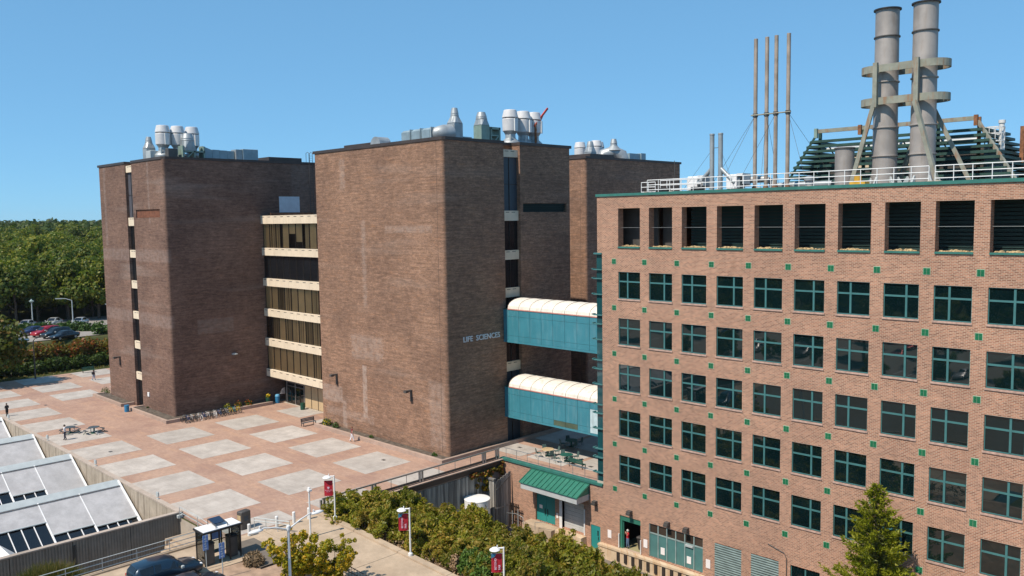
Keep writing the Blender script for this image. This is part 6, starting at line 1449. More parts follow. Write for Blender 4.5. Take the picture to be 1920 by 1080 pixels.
# ================================================================== PEOPLE
def seg_dist(p, a, b):
    ab = b-a; t_ = max(0, min(1, (p-a).dot(ab)/max(1e-9, ab.length_squared))); return (p-(a+ab*t_)).length
def person(label, loc, rotz, h, top, low, skin='skin', hair=(0.02, 0.015, 0.012), stride=0.3, arms='walk', sleeve=True, bag=None, group=None):
    s = h/1.75; t = thing('person', label, 'person', loc, rotz)
    J = {}; E = []
    def j(n, x, y, z, r, par=None, tagm=None):
        J[n] = (Vector((x, y, z))*s, r*s*(1.0 if r < 0.012 else 1.3 if z < 1.5 else 1.2))
        if par: E.append((par, n, tagm))
    j('pel', 0, 0, 0.93, 0.125); j('waist', 0, 0, 1.08, 0.115, 'pel', 't'); j('chest', 0, 0.01, 1.30, 0.145, 'waist', 't'); j('neckb', 0, 0, 1.45, 0.07, 'chest', 't'); j('neck', 0, 0.015, 1.51, 0.052, 'neckb', 's')
    j('jaw', 0, 0.04, 1.575, 0.07, 'neck', 's'); j('head', 0, 0.03, 1.65, 0.088, 'jaw', 's'); j('crown', 0, 0.02, 1.71, 0.06, 'head', 's')
    for sx, n in ((-1, 'l'), (1, 'r')):
        f = stride*sx
        j(n+'hip', sx*0.09, 0, 0.88, 0.095, 'pel', 'b'); j(n+'knee', sx*0.10, 0.28*f+0.03, 0.49+0.02*abs(f), 0.062, n+'hip', 'b'); j(n+'ank', sx*0.10, 0.62*f-(0.05 if f < 0 else 0), 0.09+(0.05 if f < -0.2 else 0), 0.044, n+'knee', 'b'); j(n+'toe', sx*0.115, 0.62*f+0.15, 0.04, 0.038, n+'ank', 'f')
        j(n+'sh', sx*0.19, 0, 1.40, 0.062, 'neckb', 't')
        if arms == 'walk': el = (sx*0.25, -0.10*f, 1.12); wr = (sx*0.25, -0.10*f*2+0.10, 0.89)
        elif arms == 'face': el = (sx*0.24, 0.18, 1.24); wr = (sx*0.07, 0.24, 1.50)
        else: el = (sx*0.24, -0.02, 1.13); wr = (sx*0.12, 0.22, 1.06)
        j(n+'el', *el, 0.044, n+'sh', 't' if sleeve else 'a'); j(n+'wr', *wr, 0.030, n+'el', 's'); 
        d = (Vector(wr)-Vector(el)).normalized(); side = Vector((1, 0, 0)).cross(d); side = side.normalized() if side.length > .1 else Vector((0, 1, 0)); hb = Vector(wr)+d*0.07; 
        j(n+'pl', hb.x, hb.y, hb.z, 0.032, n+'wr', 's')
        for q, ln_ in enumerate((0.065, 0.078, 0.072, 0.055)):
            b0 = hb+side*(q-1.5)*0.018+d*0.02; b1 = b0+d*ln_*0.6; b2 = b0+d*ln_+Vector((-sx*0.02, 0, 0))
            j(n+'f%d' % q, b1.x, b1.y, b1.z, 0.009, n+'pl', 's'); j(n+'g%d' % q, b2.x, b2.y, b2.z, 0.008, n+'f%d' % q, 's')
        th = Vector(wr)+d*0.05+side*0.05; j(n+'th', th.x, th.y, th.z, 0.010, n+'wr', 's')
    names = list(J); ix = {n: k for k, n in enumerate(names)}
    me = bpy.data.meshes.new('body'); me.from_pydata([tuple(J[n][0]) for n in names], [(ix[a], ix[b_]) for a, b_, _ in E], []); me.update()
    o = bpy.data.objects.new('body', me); COL.objects.link(o)
    md = o.modifiers.new('skin', 'SKIN'); md.use_smooth_shade = True
    sv = me.skin_vertices[0].data
    for k, n in enumerate(names): sv[k].radius = (J[n][1],)*2; sv[k].use_root = (n == 'pel')
    o.modifiers.new('sub', 'SUBSURF').levels = 1
    dg = bpy.context.evaluated_depsgraph_get(); m2 = bpy.data.meshes.new_from_object(o.evaluated_get(dg)); bpy.data.objects.remove(o)
    m2.materials.clear()
    for m in (M[skin], top, low, M['black']): m2.materials.append(m)
    mt = {'s': 0, 'a': 0, 't': 1, 'b': 2, 'f': 3}
    segs = [(J[a][0], J[b_][0], mt[g_], J[b_][1]) for a, b_, g_ in E]
    for p in m2.polygons:
        c = Vector(p.center); p.material_index = min(segs, key=lambda q: seg_dist(c, q[0], q[1])-0.5*q[3])[2]
        if p.material_index == 1 and c.z < 0.94*s: p.material_index = 2
        p.use_smooth = True
    for v in m2.vertices:      # deeper chest than skin gives, flatter front to back
        if 0.95*s < v.co.z < 1.43*s and abs(v.co.x) < 0.2*s: v.co.y *= 0.8
    link('body', m2, t)
    hm = MB(); rings = []
    for k in range(5):
        z = 1.635+0.150*k/4; r_ = 0.118*math.cos(k/4*1.35)+0.012
        rings.append([((r_*math.cos(2*math.pi*q/12))*s*0.92, (r_*math.sin(2*math.pi*q/12)*(1.0)-0.005-(0.02 if k < 2 else 0)+0.02)*s, z*s) for q in range(12)])
    hm.loft(rings, smooth=True); hk = 'hair %g %g' % (hair[0], hair[2])
    if hk not in M: M[hk] = plain(hk, hair, 0.7)
    lpart('hair', hm, hk, t)
    fc = MB(); fc.lathe([(0.012*s, 0), (0.018*s, 0.012*s), (0.006*s, 0.045*s)], 6, (0, 0.132*s, 1.60*s)); lpart('nose', fc, skin, t)
    if bag: lpart('bag', MB().bevbox(-0.15*s, 0.15*s, -0.3*s, -0.13*s, 1.02*s, 1.42*s, 0.03), bag, t)
    return t
def cl(n, c): return plain(n, c, 0.85, var=0.1)
person('woman in dark red top and white trousers walking past the long planter', (-32.6, -6.75, 0.01), R(-20), 1.68, cl('dark red top', (0.16, 0.012, 0.022)), cl('white trousers', (0.72, 0.71, 0.74)), hair=(0.16, 0.06, 0.025), stride=0.32, sleeve=False)
person('man in white shirt and dark trousers walking by the picnic table', (-58.56, -28.7, 0.012), R(150), 1.8, cl('white shirt', (0.66, 0.67, 0.69)), cl('slate trousers', (0.045, 0.05, 0.075)), stride=0.16)
person('man in black clothes standing by the concrete parapet', (-77.7, -29.7, 0.012), R(100), 1.72, cl('black shirt', (0.015, 0.014, 0.016)), cl('black trousers', (0.02, 0.018, 0.02)), stride=0.1, arms='hold')
person('person with backpack and light jeans walking at the far side of the plaza', (-95.7, -12.64, 0.012), R(30), 1.66, cl('plum top', (0.045, 0.02, 0.03)), cl('light jeans', (0.25, 0.32, 0.45)), stride=0.3, bag='black')
person('man in red shirt and jeans raising both hands to his face at the dock door', (0.62, 0.45, -5.56), R(155), 1.76, cl('red shirt', (0.42, 0.012, 0.02)), cl('blue jeans', (0.10, 0.16, 0.26)), hair=(0.5, 0.48, 0.45), stride=0.06, arms='face')
o = thing('litter_bin', 'tall dark wheeled bin inside the open dock door', 'wheeled bin', (1.85, 1.0, -5.56))
part('body', MB().loft([[(1.6, .75, -5.5), (2.1, .75, -5.5), (2.1, 1.25, -5.5), (1.6, 1.25, -5.5)], [(1.5, .65, -4.45), (2.2, .65, -4.45), (2.2, 1.35, -4.45), (1.5, 1.35, -4.45)]]), 'black', o); part('lid', MB().bevbox(1.46, 2.24, .6, 1.4, -4.44, -4.3, .03), 'dgrey', o); part('wheel', MB().cyl((1.55, 1.3, -5.46), (1.62, 1.3, -5.46), 0.1, n=10).cyl((2.08, 1.3, -5.46), (2.15, 1.3, -5.46), 0.1, n=10), 'tyre', o)

# ================================================================== VEHICLES
def carpaint(name, c):
    t_ = NT(name); t_.bsdf(c, 0.28, 0.35, 0.5, **{'Coat Weight': 0.7, 'Coat Roughness': 0.05}); return t_.m
def car(label, kind, paint, loc, rotz, group=None, sc=1.0):
    t = thing('parked_car', label, 'car', loc, rotz, group); t.scale = (sc,)*3
    suv = kind == 'suv'
    Ht, belt, L2 = (1.66, 0.98, 2.3) if suv else (1.44, 0.88, 2.35)
    # stations along the length (front +x): x, half width, bottom, belt, roof height, roof half width
    if suv: st_ = [(-2.3, .72, .45, .85, .95, .62), (-2.2, .88, .30, .98, 1.30, .66), (-1.9, .93, .26, 1.0, 1.60, .66), (-1.0, .95, .24, 1.0, 1.68, .67), (0.0, .95, .24, .98, 1.66, .66), (0.45, .95, .24, .97, 1.56, .64), (1.15, .94, .25, .96, 1.0, .72), (1.75, .91, .28, .90, .92, .70), (2.15, .84, .32, .78, .82, .60), (2.3, .70, .38, .66, .70, .5)]
    else: st_ = [(-2.35, .70, .42, .78, .84, .58), (-2.2, .84, .30, .88, .95, .62), (-1.75, .90, .24, .90, 1.02, .66), (-1.05, .91, .22, .90, 1.40, .60), (-0.3, .91, .22, .89, 1.46, .61), (0.35, .91, .22, .88, 1.38, .60), (1.05, .90, .23, .87, .93, .68), (1.7, .88, .26, .80, .84, .66), (2.2, .80, .30, .68, .72, .55), (2.38, .66, .36, .58, .62, .45)]
    m = MB(); rings = []
    for (x, w_, zb_, bl, rf, rw_) in st_: rings.append([(x, -w_*.9, zb_), (x, -w_, zb_+.18), (x, -w_*.985, bl), (x, -rw_, rf-.04), (x, -rw_*.8, rf), (x, rw_*.8, rf), (x, rw_, rf-.04), (x, w_*.985, bl), (x, w_, zb_+.18), (x, w_*.9, zb_)])
    m.loft(rings, smooth=True); lpart('body', m, paint, t)
    gi = (1, 5) if suv else (2, 5)
    for sgn in (-1, 1):
        for (a, b_) in ((gi[0]+1, gi[0]+2), (gi[0]+2, gi[1])):
            A0, B0 = st_[a], st_[b_]
            def pnt(S, f, e=0.014): return (S[0], sgn*(S[1]*.985*(1-f)+S[5]*f+e), S[3]*(1-f)+(S[4]-.04)*f)
            q = [pnt(A0, .10), pnt(B0, .10), pnt(B0, .88), pnt(A0, .88)]
            cx = sum(p[0] for p in q)/4; q = [(cx+(p[0]-cx)*0.93, p[1], p[2]) for p in q]
            mm = MB(); mm.face(q if sgn < 0 else q[::-1]); lpart('window', mm, 'glass_d', t)
        S0, S1 = st_[gi[1]], st_[gi[1]+1]
        mm = MB()
        q = [(S1[0]-.03, sgn*(S1[1]*.9), S1[3]+.03), (S0[0]+.1, sgn*(S0[1]*.93), S0[3]+.05), (S0[0]+.1, sgn*(S0[5]+.13), S0[4]-.16)]
        mm.face(q if sgn > 0 else q[::-1]); lpart('window', mm, 'glass_d', t)
        lpart('mirror', MB().bevbox(st_[gi[1]][0]+.22, st_[gi[1]][0]+.42, min(sgn*.95, sgn*1.13), max(sgn*.95, sgn*1.13), belt, belt+.16, .03), paint if not suv else 'lgrey', t)
    S0, S1 = st_[gi[1]], st_[gi[1]+1]
    mm = MB(); mm.face([(S1[0]-.04, -S1[5]*.86, S1[4]+.03), (S1[0]-.04, S1[5]*.86, S1[4]+.03), (S0[0]+.05, S0[5]*.86, S0[4]+.0), (S0[0]+.05, -S0[5]*.86, S0[4]+.0)]); lpart('windshield', mm, 'glass_d', t)
    S0, S1 = st_[gi[0]], st_[gi[0]+1]
    mm = MB(); mm.face([(S1[0]-.08, -S1[5]*.8, S1[4]-.04), (S1[0]-.08, S1[5]*.8, S1[4]-.04), (S0[0]-.015, S0[5]*.85, S0[4]+.0), (S0[0]-.015, -S0[5]*.85, S0[4]+.0)]); lpart('rear_window', mm, 'glass_d', t)
    R_ = .35 if suv else .32
    for wx in (-1.38, 1.42):
        for sgn in (-1, 1):
            y0, y1 = sorted((sgn*.78, sgn*(st_[3][1]+.012)))
            w_ = lpart('wheel', MB().cyl((wx, y0, R_), (wx, y1, R_), R_, n=20), 'tyre', t); yo = sgn*(st_[3][1]+.018)
            lpart('rim', MB().cyl((wx, yo-sgn*.02, R_), (wx, yo, R_), R_*.62, n=14), 'rim', w_)
    for sgn in (-1, 1):
        f = st_[-2]; lpart('headlight', MB().bevbox(f[0]-.12, f[0]+.09, min(sgn*.5, sgn*.74), max(sgn*.5, sgn*.74), f[3]-.12, f[3]+.02, .02), 'lamp_glass', t)
        b_ = st_[1]; lpart('tail_light', MB().bevbox(b_[0]-.08, b_[0]+.1, min(sgn*.56, sgn*.86), max(sgn*.56, sgn*.86), b_[3]-.18, b_[3]+.0, .02), 'tail', t)
    return t
car('dark blue sport utility car parked by the ramp railing at the bottom left', 'suv', carpaint('deep blue paint', (0.012, 0.032, 0.058)), (-11.35, -37.15, 0), R(88), sc=1.05)
car('dark grey car in front of the dark blue one at the bottom edge', 'sedan', carpaint('dark grey blue paint', (0.03, 0.04, 0.06)), (-7.9, -36.9, 0), R(92))
LZ = 4.43
for lab, kd, col_, x, y, rz in [('black sedan nearest in the far car park row', 'sedan', (0.010, 0.014, 0.02), -117.2, -10.0, -70), ('black car beside the red one in the far car park', 'suv', (0.008, 0.012, 0.015), -121.0, -10.2, -72), ('red sport utility car in the far car park', 'suv', (0.42, 0.008, 0.02), -124.8, -10.8, -70), ('dark blue car at the far end of the car park row', 'sedan', (0.03, 0.045, 0.12), -129.0, -11.9, -70),
    ('white car half hidden by the tree at the left edge', 'sedan', (0.6, 0.6, 0.6), -116.6, -18.4, 115), ('silver car behind the low hedge at the left', 'sedan', (0.45, 0.47, 0.5), -141.5, -9.4, -40), ('pale car behind the middle of the low hedge', 'sedan', (0.5, 0.5, 0.48), -141.5, -4.4, -40), ('silver car parked under the trees by the lamp', 'sedan', (0.5, 0.52, 0.54), -137.5, -0.6, -40)]:
    car(lab, kd, carpaint(lab[:12]+' paint %g' % x, col_), (x, y, LZ), R(rz), sc=1.12)
for k, (x, y, c_) in enumerate([(-30, -80, (0.6, 0.6, 0.6)), (-20, -79, (0.1, 0.1, 0.11)), (-8, -93, (0.35, 0.02, 0.02)), (6, -80, (0.5, 0.5, 0.52)), (-44, -94, (0.03, 0.05, 0.1))]):
    car('%s car in the lot across the road, seen only in the windows' % ['white', 'dark grey', 'dark red', 'silver', 'navy'][k], 'sedan', carpaint('lot car %d' % k, c_), (x, y, -0.02), R(90))
def lot_lamp(label, loc, h, arm, dirx, grp='lamp posts round the far car park', mat='lgrey', globe=False):
    t = thing('lamp_post', label, 'street lamp', loc, 0, grp)
    lpart('pole', MB().cyl((0, 0, 0), (0, 0, h), 0.13, 0.09, 8), mat, t)
    if globe: lpart('lamp_head', MB().lathe([(0.12, h), (0.45, h+0.3), (0.5, h+.38), (0.25, h+0.5), (0.1, h+0.75), (0.02, h+.8)], 12), 'vent_grey', t)
    else:
        lpart('arm', MB().tube([(0, 0, h), (arm*.5*dirx[0], arm*.5*dirx[1], h+.4), (arm*dirx[0], arm*dirx[1], h+.5)], 0.07, 5), mat, t)
        lpart('lamp_head', MB().obar((arm*.8*dirx[0], arm*.8*dirx[1], h+.45), (arm*1.35*dirx[0], arm*1.35*dirx[1], h+.5), 0.4, 0.16), mat, t)
lot_lamp('tall lamp post with one long arm in the far car park', (-136.5, -2.2, 4.4), 5.3, 2.2, (-.35, -.93)); lot_lamp('lamp with round green hood at the left of the far car park', (-142.5, -7.9, 4.4), 4.9, 0, (0, 0), globe=True)
lot_lamp('lamp arm half hidden behind the left tower', (-134.5, 6.3, 4.4), 3.6, 2.0, (-.35, -.93)); lot_lamp('dark lamp post at the corner of the plaza before the red hedge', (-104.6, -18.6, 0), 6.2, 0.5, (.3, .9), 'lamp posts round the far car park', 'dgrey')

# ================================================================== VEGETATION
def clump_crown(seed, rx, rz, zc, n, rmin, rmax, low=-0.55):
    g_ = random.Random(seed); out = []
    while len(out) < n:
        d = Vector((g_.gauss(0, 1), g_.gauss(0, 1), g_.gauss(0.15, 1))).normalized()
        if d.z < low: continue
        k = g_.uniform(0.55, 0.98); r_ = g_.uniform(rmin, rmax); wob = 1+0.14*math.sin(3*math.atan2(d.y, d.x)+seed)
        out.append((d.x*rx*k*wob, d.y*rx*k*wob, zc+d.z*rz*k, r_))
    return out
def trunk_mb(seed, h, r, limbs, spread, z0):
    g_ = random.Random(seed); m = MB(); m.tube([(0, 0, -0.3), (0.05*h*g_.uniform(-.3, .3), 0, h*.4), (0.06*h*g_.uniform(-.5, .5), 0.03*h, h*.85)], [r, r*.75, r*.3], 7)
    for k in range(limbs):
        a = 2*math.pi*k/limbs+g_.uniform(-.4, .4); z = z0+(h*.75-z0)*g_.random(); L_ = spread*g_.uniform(.6, 1)
        m.tube([(0, 0, z), (L_*.5*math.cos(a), L_*.5*math.sin(a), z+L_*.35), (L_*math.cos(a), L_*math.sin(a), z+L_*.8)], [r*.35, r*.22, r*.08], 5)
    return m
def make_tree(seed, h, rx, leafmat, n, size, nclump=34, name='tree', base=0.3, twig=5):
    t = thing(name, 'tree', 'tree')
    zc = h*(base+1)/2; rz = h*(1-base)/2
    lpart('trunk', trunk_mb(seed, h*.9, h*.022+.06, twig, rx*.8, h*base*.8), 'bark', t)
    link('crown', leaf_mesh('crown', clump_crown(seed, rx, rz, zc, nclump, rx*.24, rx*.46), n, size, seed, leafmat, flat=0.85, spread=0.55, inner=0.3), t)
    return t
bank = []
forest = [make_tree(21, 12.4, 5.4, 'leaf_tree', 4200, 0.52, 30, base=0.12), make_tree(22, 13.6, 6.2, 'leaf_tree', 4600, 0.54, 32, base=0.14), make_tree(23, 11, 5.0, 'leaf_dark', 4000, 0.5, 28, base=0.1), make_tree(24, 14.2, 5.6, 'leaf_tree', 4400, 0.52, 32, base=0.16)]
for k, f in enumerate(forest): f.location = (0, 0, -300-40*k)
kindlab = ['rounded mid green broadleaf tree in the wood beyond the car park', 'broad mid green broadleaf tree in the wood beyond the car park', 'low dark green broadleaf tree in the wood beyond the car park', 'tall mid green broadleaf tree in the wood beyond the car park']
CX, CY = 46.286, -60.626
def polar(u_px, dist):
    d = fwd+r2*((u_px-960)/1579.37); a = math.atan2(d.y, d.x); return CX+dist*math.cos(a), CY+dist*math.sin(a)
def ground_z(x):
    for (xa, za), (xb, zb) in zip(prof, prof[1:]):
        if xb <= x <= xa: return za+(zb-za)*(xa-x)/(xa-xb)
    return prof[0][1] if x > -135 else prof[-1][1]
rf_ = random.Random(99); placed = []; rows_ = {}; LAST = [None]
for band, (d0, d1, n, gap) in enumerate([(204, 216, 26, 4.6), (214, 240, 40, 6.6), (238, 280, 50, 7.6), (280, 340, 58, 8.4), (340, 430, 66, 9.0)]):
    tries = 0; c = 0
    while c < n and tries < 6000:
        tries += 1; u_ = rf_.uniform(-110, 330); dist = rf_.uniform(d0, d1); x, y = polar(u_, dist)
        if any((x-a)**2+(y-b_)**2 < gap*gap for a, b_ in placed): continue
        if x > -147 - (0 if y > 2 else 0): continue
        placed.append((x, y)); k = rf_.choice([0, 0, 1, 1, 2, 3]); sc = rf_.uniform(0.85, 1.15)*(0.9 if band == 0 else 1.0)
        LAST[0] = dup(forest[k], (x, y, ground_z(x)-0.2), rf_.uniform(0, 6.28), 'tmp', 'trees of the wood beyond the car park', (sc*rf_.uniform(.9, 1.1), sc, sc*rf_.uniform(.9, 1.12))); c += 1; rows_.setdefault(band, []).append((u_, k, COL.objects[-1] if False else LAST[0]))
rown = ['front row', 'second row', 'third row', 'fourth row', 'rearmost row']; kinds_ = ['rounded mid green', 'broad mid green', 'low dark green', 'tall mid green']
for b_, L_ in rows_.items():
    for q, (u_, k, o) in enumerate(sorted(L_, key=lambda e: e[0])): o['label'] = '%s tree in the %s of the wood, %s from the left' % (kinds_[k], rown[b_], ORD[q])
# the wood farther off reads as one mass
cl_ = []; g_ = np.random.default_rng(5)
for d0, d1, n in ((440, 700, 620), (700, 1200, 800), (1200, 2000, 800)):
    for _ in range(n):
        u_ = g_.uniform(-260, 460); dist = math.sqrt(g_.uniform(d0*d0, d1*d1)); x, y = polar(u_, dist); r_ = g_.uniform(5.0, 8.5); cl_.append((x, y, ground_z(x)+g_.uniform(4.0, 7.5), r_))
far_me = leaf_mesh('far_wood', cl_, 90000, 2.2, 8, 'leaf_far', up=0.5, flat=1.15, inner=0.25)
tag(link('far_wood', far_me), 'far wood merging into one green mass toward the horizon', 'wood', None, 'stuff')
hl = MB(); N = 60; g2_ = random.Random(4)
for (d0, zt_, seedoff) in ((2300, 25, 0.0), (3300, 33, 2.0)):
    prev = None
    for k in range(N+1):
        u_ = -500+1300*k/N; x, y = polar(u_, d0); z = zt_+4*math.sin(k*.33+seedoff)+3*math.sin(k*.9+1+seedoff)+g2_.uniform(-1.5, 1.5)
        xb, yb = polar(u_, d0+500); xf, yf = polar(u_, d0-420); cur = ((xf, yf, 12), (x, y, z), (xb, yb, 10))
        if prev:
            for q in range(2): hl.face([prev[q], cur[q], cur[q+1], prev[q+1]], 0, True)
        prev = cur
struct('hills', hl, 'leaf_far')
cl2 = []
for (d0, zt_) in ((2260, 23), (3260, 31), (2100, 17)):
    for k in range(420):
        u_ = g_.uniform(-480, 760); kk = (u_+500)/1300*N; x, y = polar(u_, d0+g_.uniform(-60, 60)); so_ = 0 if d0 < 3000 else 2.0
        cl2.append((x, y, zt_+4*math.sin(kk*.33+so_)+3*math.sin(kk*.9+1+so_)+g_.uniform(-3, 3), g_.uniform(7, 12)))
tag(link('hill_trees', leaf_mesh('hill_trees', cl2, 22000, 5.5, 9, 'leaf_far', up=0.4)), 'trees along the distant ridge, one dark green band under the sky', 'wood', None, 'stuff')
# trees and hedges at the back of the plaza
lt_t = make_tree(31, 11.5, 4.6, 'leaf_left', 4200, 0.5, 44, base=0.06); lt_t.location = (-103.2, -25.6, 0); lt_t['label'] = 'broad tree with turning leaves at the left edge of the plaza'
t2 = make_tree(32, 7.5, 3.4, 'leaf_left', 2600, 0.45, 30, base=0.05); t2.location = (-103.8, -29.3, 0); t2['label'] = 'smaller tree with turning leaves at the left edge, nearer than the broad one'
def hedge(name, label, pts, r, n, size, mat, seed, cat='hedge', zb=None):
    t = thing(name, label, cat, (pts[0][0], pts[0][1], pts[0][2])); g_ = random.Random(seed); c = []
    for k in range(len(pts)-1):
        a, b_ = Vector(pts[k]), Vector(pts[k+1]); L_ = (b_-a).length
        for q in range(int(L_/(r*.45))+1):
            p = a.lerp(b_, q*r*.45/L_)
            for w_ in range(3): c.append((p.x+g_.uniform(-r*.7, r*.7), p.y+g_.uniform(-.3, .3), p.z+r*.5+g_.uniform(-.4, .5)*r, r*g_.uniform(.4, .75)))
    me = leaf_mesh('foliage', [(x-pts[0][0], y-pts[0][1], z-pts[0][2], q) for x, y, z, q in c], n, size, seed, mat); link('foliage', me, t)
    st_m = MB()
    for k in range(0, len(c), 5): x, y, z, q = c[k]; st_m.cyl((x, y, z-r-.5), (x, y, z), 0.04, n=4)
    part('stem', st_m, 'bark', t); return t
hedge('hedge', 'tall red tinged hedge on the bank behind the plaza', [(-112.6, -30, 1.6), (-112.6, -14, 1.7), (-112.8, 2, 1.9), (-113, 14, 2.1)], 2.0, 13000, 0.34, 'leaf_red', 41)
hedge('hedge', 'dark lower hedge at the foot of the red tinged one', [(-109.6, -32, 0.2), (-109.8, -14, 0.2), (-110, 4, 0.3), (-110, 12, 0.3)], 1.5, 9000, 0.34, 'leaf_dark', 42)
hedge('hedge', 'low green hedge behind the row of cars in the far car park', [(-134, -14, 4.3), (-131, -6, 4.2), (-127.5, -3.5, 4.2), (-124.5, -0.5, 4.2)], 1.35, 6000, 0.32, 'leaf_green', 43)
hedge('hedge', 'low green hedge beside the left tower in the far car park', [(-119, -3.5, 3.9), (-120, 2.5, 3.9), (-121, 8, 3.9)], 1.5, 4000, 0.32, 'leaf_green', 44)
gs = leaf_mesh('lawn', [(-107.6+g_.uniform(-1.6, 1.0), g_.uniform(-34, 14), -0.1, 0.35) for _ in range(300)], 9000, 0.16, 3, 'blade', up=0.2)
tag(link('lawn', gs), 'strip of rough grass along the far edge of the plaza', 'grass', None, 'stuff')
# shrubs on the slope
def make_shrub(seed, h, r, mat, n, size, nc):
    t = thing('shrub', 'shrub', 'shrub')
    m = MB(); q_ = random.Random(seed)
    for k in range(9):
        a = 2*math.pi*k/9+q_.uniform(-.3, .3); L_ = r*q_.uniform(.4, .9); m.tube([(0.1*math.cos(a), 0.1*math.sin(a), -0.2), (L_*.5*math.cos(a), L_*.5*math.sin(a), h*.45), (L_*math.cos(a), L_*math.sin(a), h*q_.uniform(.6, .95))], [0.045, 0.03, 0.01], 4)
    lpart('stem', m, 'bark', t)
    c = clump_crown(seed, r, h*.5, h*.52, nc, r*.2, r*.34, -0.8)
    for k in range(int(nc*.5)): a = q_.uniform(0, 6.28); rr_ = r*q_.uniform(.2, .8); c.append((rr_*math.cos(a), rr_*math.sin(a), h*q_.uniform(.85, 1.1), r*q_.uniform(.12, .2)))
    link('foliage', leaf_mesh('foliage', c, n, size, seed, mat, up=0.5, inner=0.5, aspect=2.1, spread=1.3), t); return t
shr = [make_shrub(51, 2.5, 1.5, 'leaf_hedge', 3600, 0.135, 30), make_shrub(52, 2.9, 1.65, 'leaf_hedge', 4200, 0.135, 34), make_shrub(53, 2.2, 1.4, 'leaf_hedge', 3200, 0.13, 28), make_shrub(54, 3.1, 1.5, 'leaf_hedge', 3800, 0.135, 32), make_shrub(55, 1.7, 1.15, 'leaf_green', 2600, 0.12, 22)]
for k, s_ in enumerate(shr): s_.location = (0, 0, -400-20*k)
sl_lab = ['olive leaved shrub on the planted slope', 'large olive leaved shrub on the planted slope', 'small olive leaved shrub on the planted slope', 'tall olive leaved shrub on the planted slope']
rs_ = random.Random(17)
for row in range(8):
    y = -20.9+row*2.05
    if y > -6.3: continue
    for q in range(15):
        x = -13.9+q*2.05+rs_.uniform(-.45, .45)+(row % 2)*1.0; yy = y+rs_.uniform(-.45, .45)
        if row == 0 and q in (4, 8): continue
        k = rs_.choice([0, 1, 3, 0, 2] if row > 0 else [2, 0, 2]); sc = rs_.uniform(.85, 1.15)
        if row == 0 and rs_.random() < 0.3: k = 2; sc = .75
        if x < -12.6 and row < 2: sc *= 1.12
        if yy > -9.5: sc *= 0.72 if x < -4 else 0.8
        if yy > -11.5 and x > 3: sc *= 0.8
        if abs(x+13) < 2.4 and yy > -11: sc *= .68
        zz = slope_z(yy)
        dup(shr[k], (x, yy, zz-0.05), rs_.uniform(0, 6.28), '%s olive shrub in the %s row down from the drive, %s from the plaza' % (['rounded', 'large', 'small', 'tall'][k], ORD[row], ORD[q]), 'olive shrubs covering the planted slope', (sc*rs_.uniform(.9, 1.1), sc*rs_.uniform(.9, 1.1), sc*rs_.uniform(.9, 1.15)))
for x, y, sc, lab in ((4.6, -21.1, 1.2, 'bright green shrub among the olive ones, near the drive'), (2.5, -20.8, 1.0, 'smaller bright green shrub by the drive kerb')):
    dup(shr[4], (x, y, -0.8), 0.3, lab, None, sc)
tp = thing('dry_shrub', 'orange brown withered shrub by the drive kerb', 'shrub', (1.6, -21.6, -0.5)); link('foliage', leaf_mesh('foliage', [(0, 0, .5, .4), (0, 0, 1.0, .3)], 260, 0.14, 6, 'leaf_autumn2' if 'leaf_autumn2' in M else 'twig'), tp); lpart('stem', MB().cyl((0, 0, -.2), (0, 0, .8), .03, n=5), 'bark', tp)
gc = leaf_mesh('ground_cover', [(g_.uniform(-15, 24), g_.uniform(-22, -20.6), -0.4-0.02*0, 0.3) for _ in range(240)], 5200, 0.12, 12, 'twig', up=0.1)
tag(link('ground_cover', gc), 'dry grass and leaf litter under the hedge along the kerb', 'ground cover', None, 'stuff')
# vine on the corner of the retaining wall
vt = thing('vine', 'climbing vine with red and yellow leaves at the corner of the retaining wall', 'vine', (-15.1, -1.2, -1.5))
g3 = random.Random(8); c = [(0.1, g3.uniform(-3.6, 0.9), 0.75-abs(g3.gauss(0, .35)), .22) for _ in range(30)]+[(0.15, 0.75+g3.uniform(-.2, .3), g3.uniform(-2.4, 1.2), .2) for _ in range(20)]+[(.15, -1.4+g3.uniform(-.4, .4), g3.uniform(-1.2, .4), .25) for _ in range(10)]
link('foliage', leaf_mesh('foliage', c, 1500, 0.17, 13, 'leaf_vine' if 'leaf_vine' in M else 'leaf_red'), vt); link('foliage', leaf_mesh('foliage', c[40:], 500, 0.17, 14, 'leaf_autumn'), vt)
lpart('stem', MB().tube([(0.1, .8, -5), (.12, .7, -2), (.1, .5, .5), (.1, -3, .8)], .03, 5), 'bark', vt)
# yellowing tree in the planting bed, twiggy and open
at = thing('tree', 'small multi stemmed tree with yellow green leaves before the twin arm lamp', 'tree', (-4.5, -30.7, -0.15))
m = MB(); q_ = random.Random(61); c = []
for k in range(13):
    a = 2*math.pi*k/13+q_.uniform(-.25, .25); L_ = q_.uniform(0.9, 2.3); hh = q_.uniform(2.0, 3.3); tip = (L_*math.cos(a), L_*math.sin(a), hh)
    m.tube([(0, 0, -.2), (L_*.35*math.cos(a), L_*.35*math.sin(a), hh*.5), tip], [.07, .045, .012], 5)
    for w_ in range(9):
        f_ = q_.uniform(.35, 1.08); c.append((tip[0]*f_+q_.uniform(-.35, .35), tip[1]*f_+q_.uniform(-.35, .35), max(.35, hh*(.5*f_+.5*f_*f_)+q_.uniform(-.3, .3)), q_.uniform(.16, .38)))
lpart('trunk', m, 'bark', at); link('crown', leaf_mesh('crown', c, 9000, 0.135, 62, 'leaf_autumn', inner=.6), at)
at2 = dup(at, (-2.6, -29.0, -0.2), 2.1, 'small yellow green tree beside the drive, right of the twin arm lamp', None, (0.85, 0.85, 0.82))
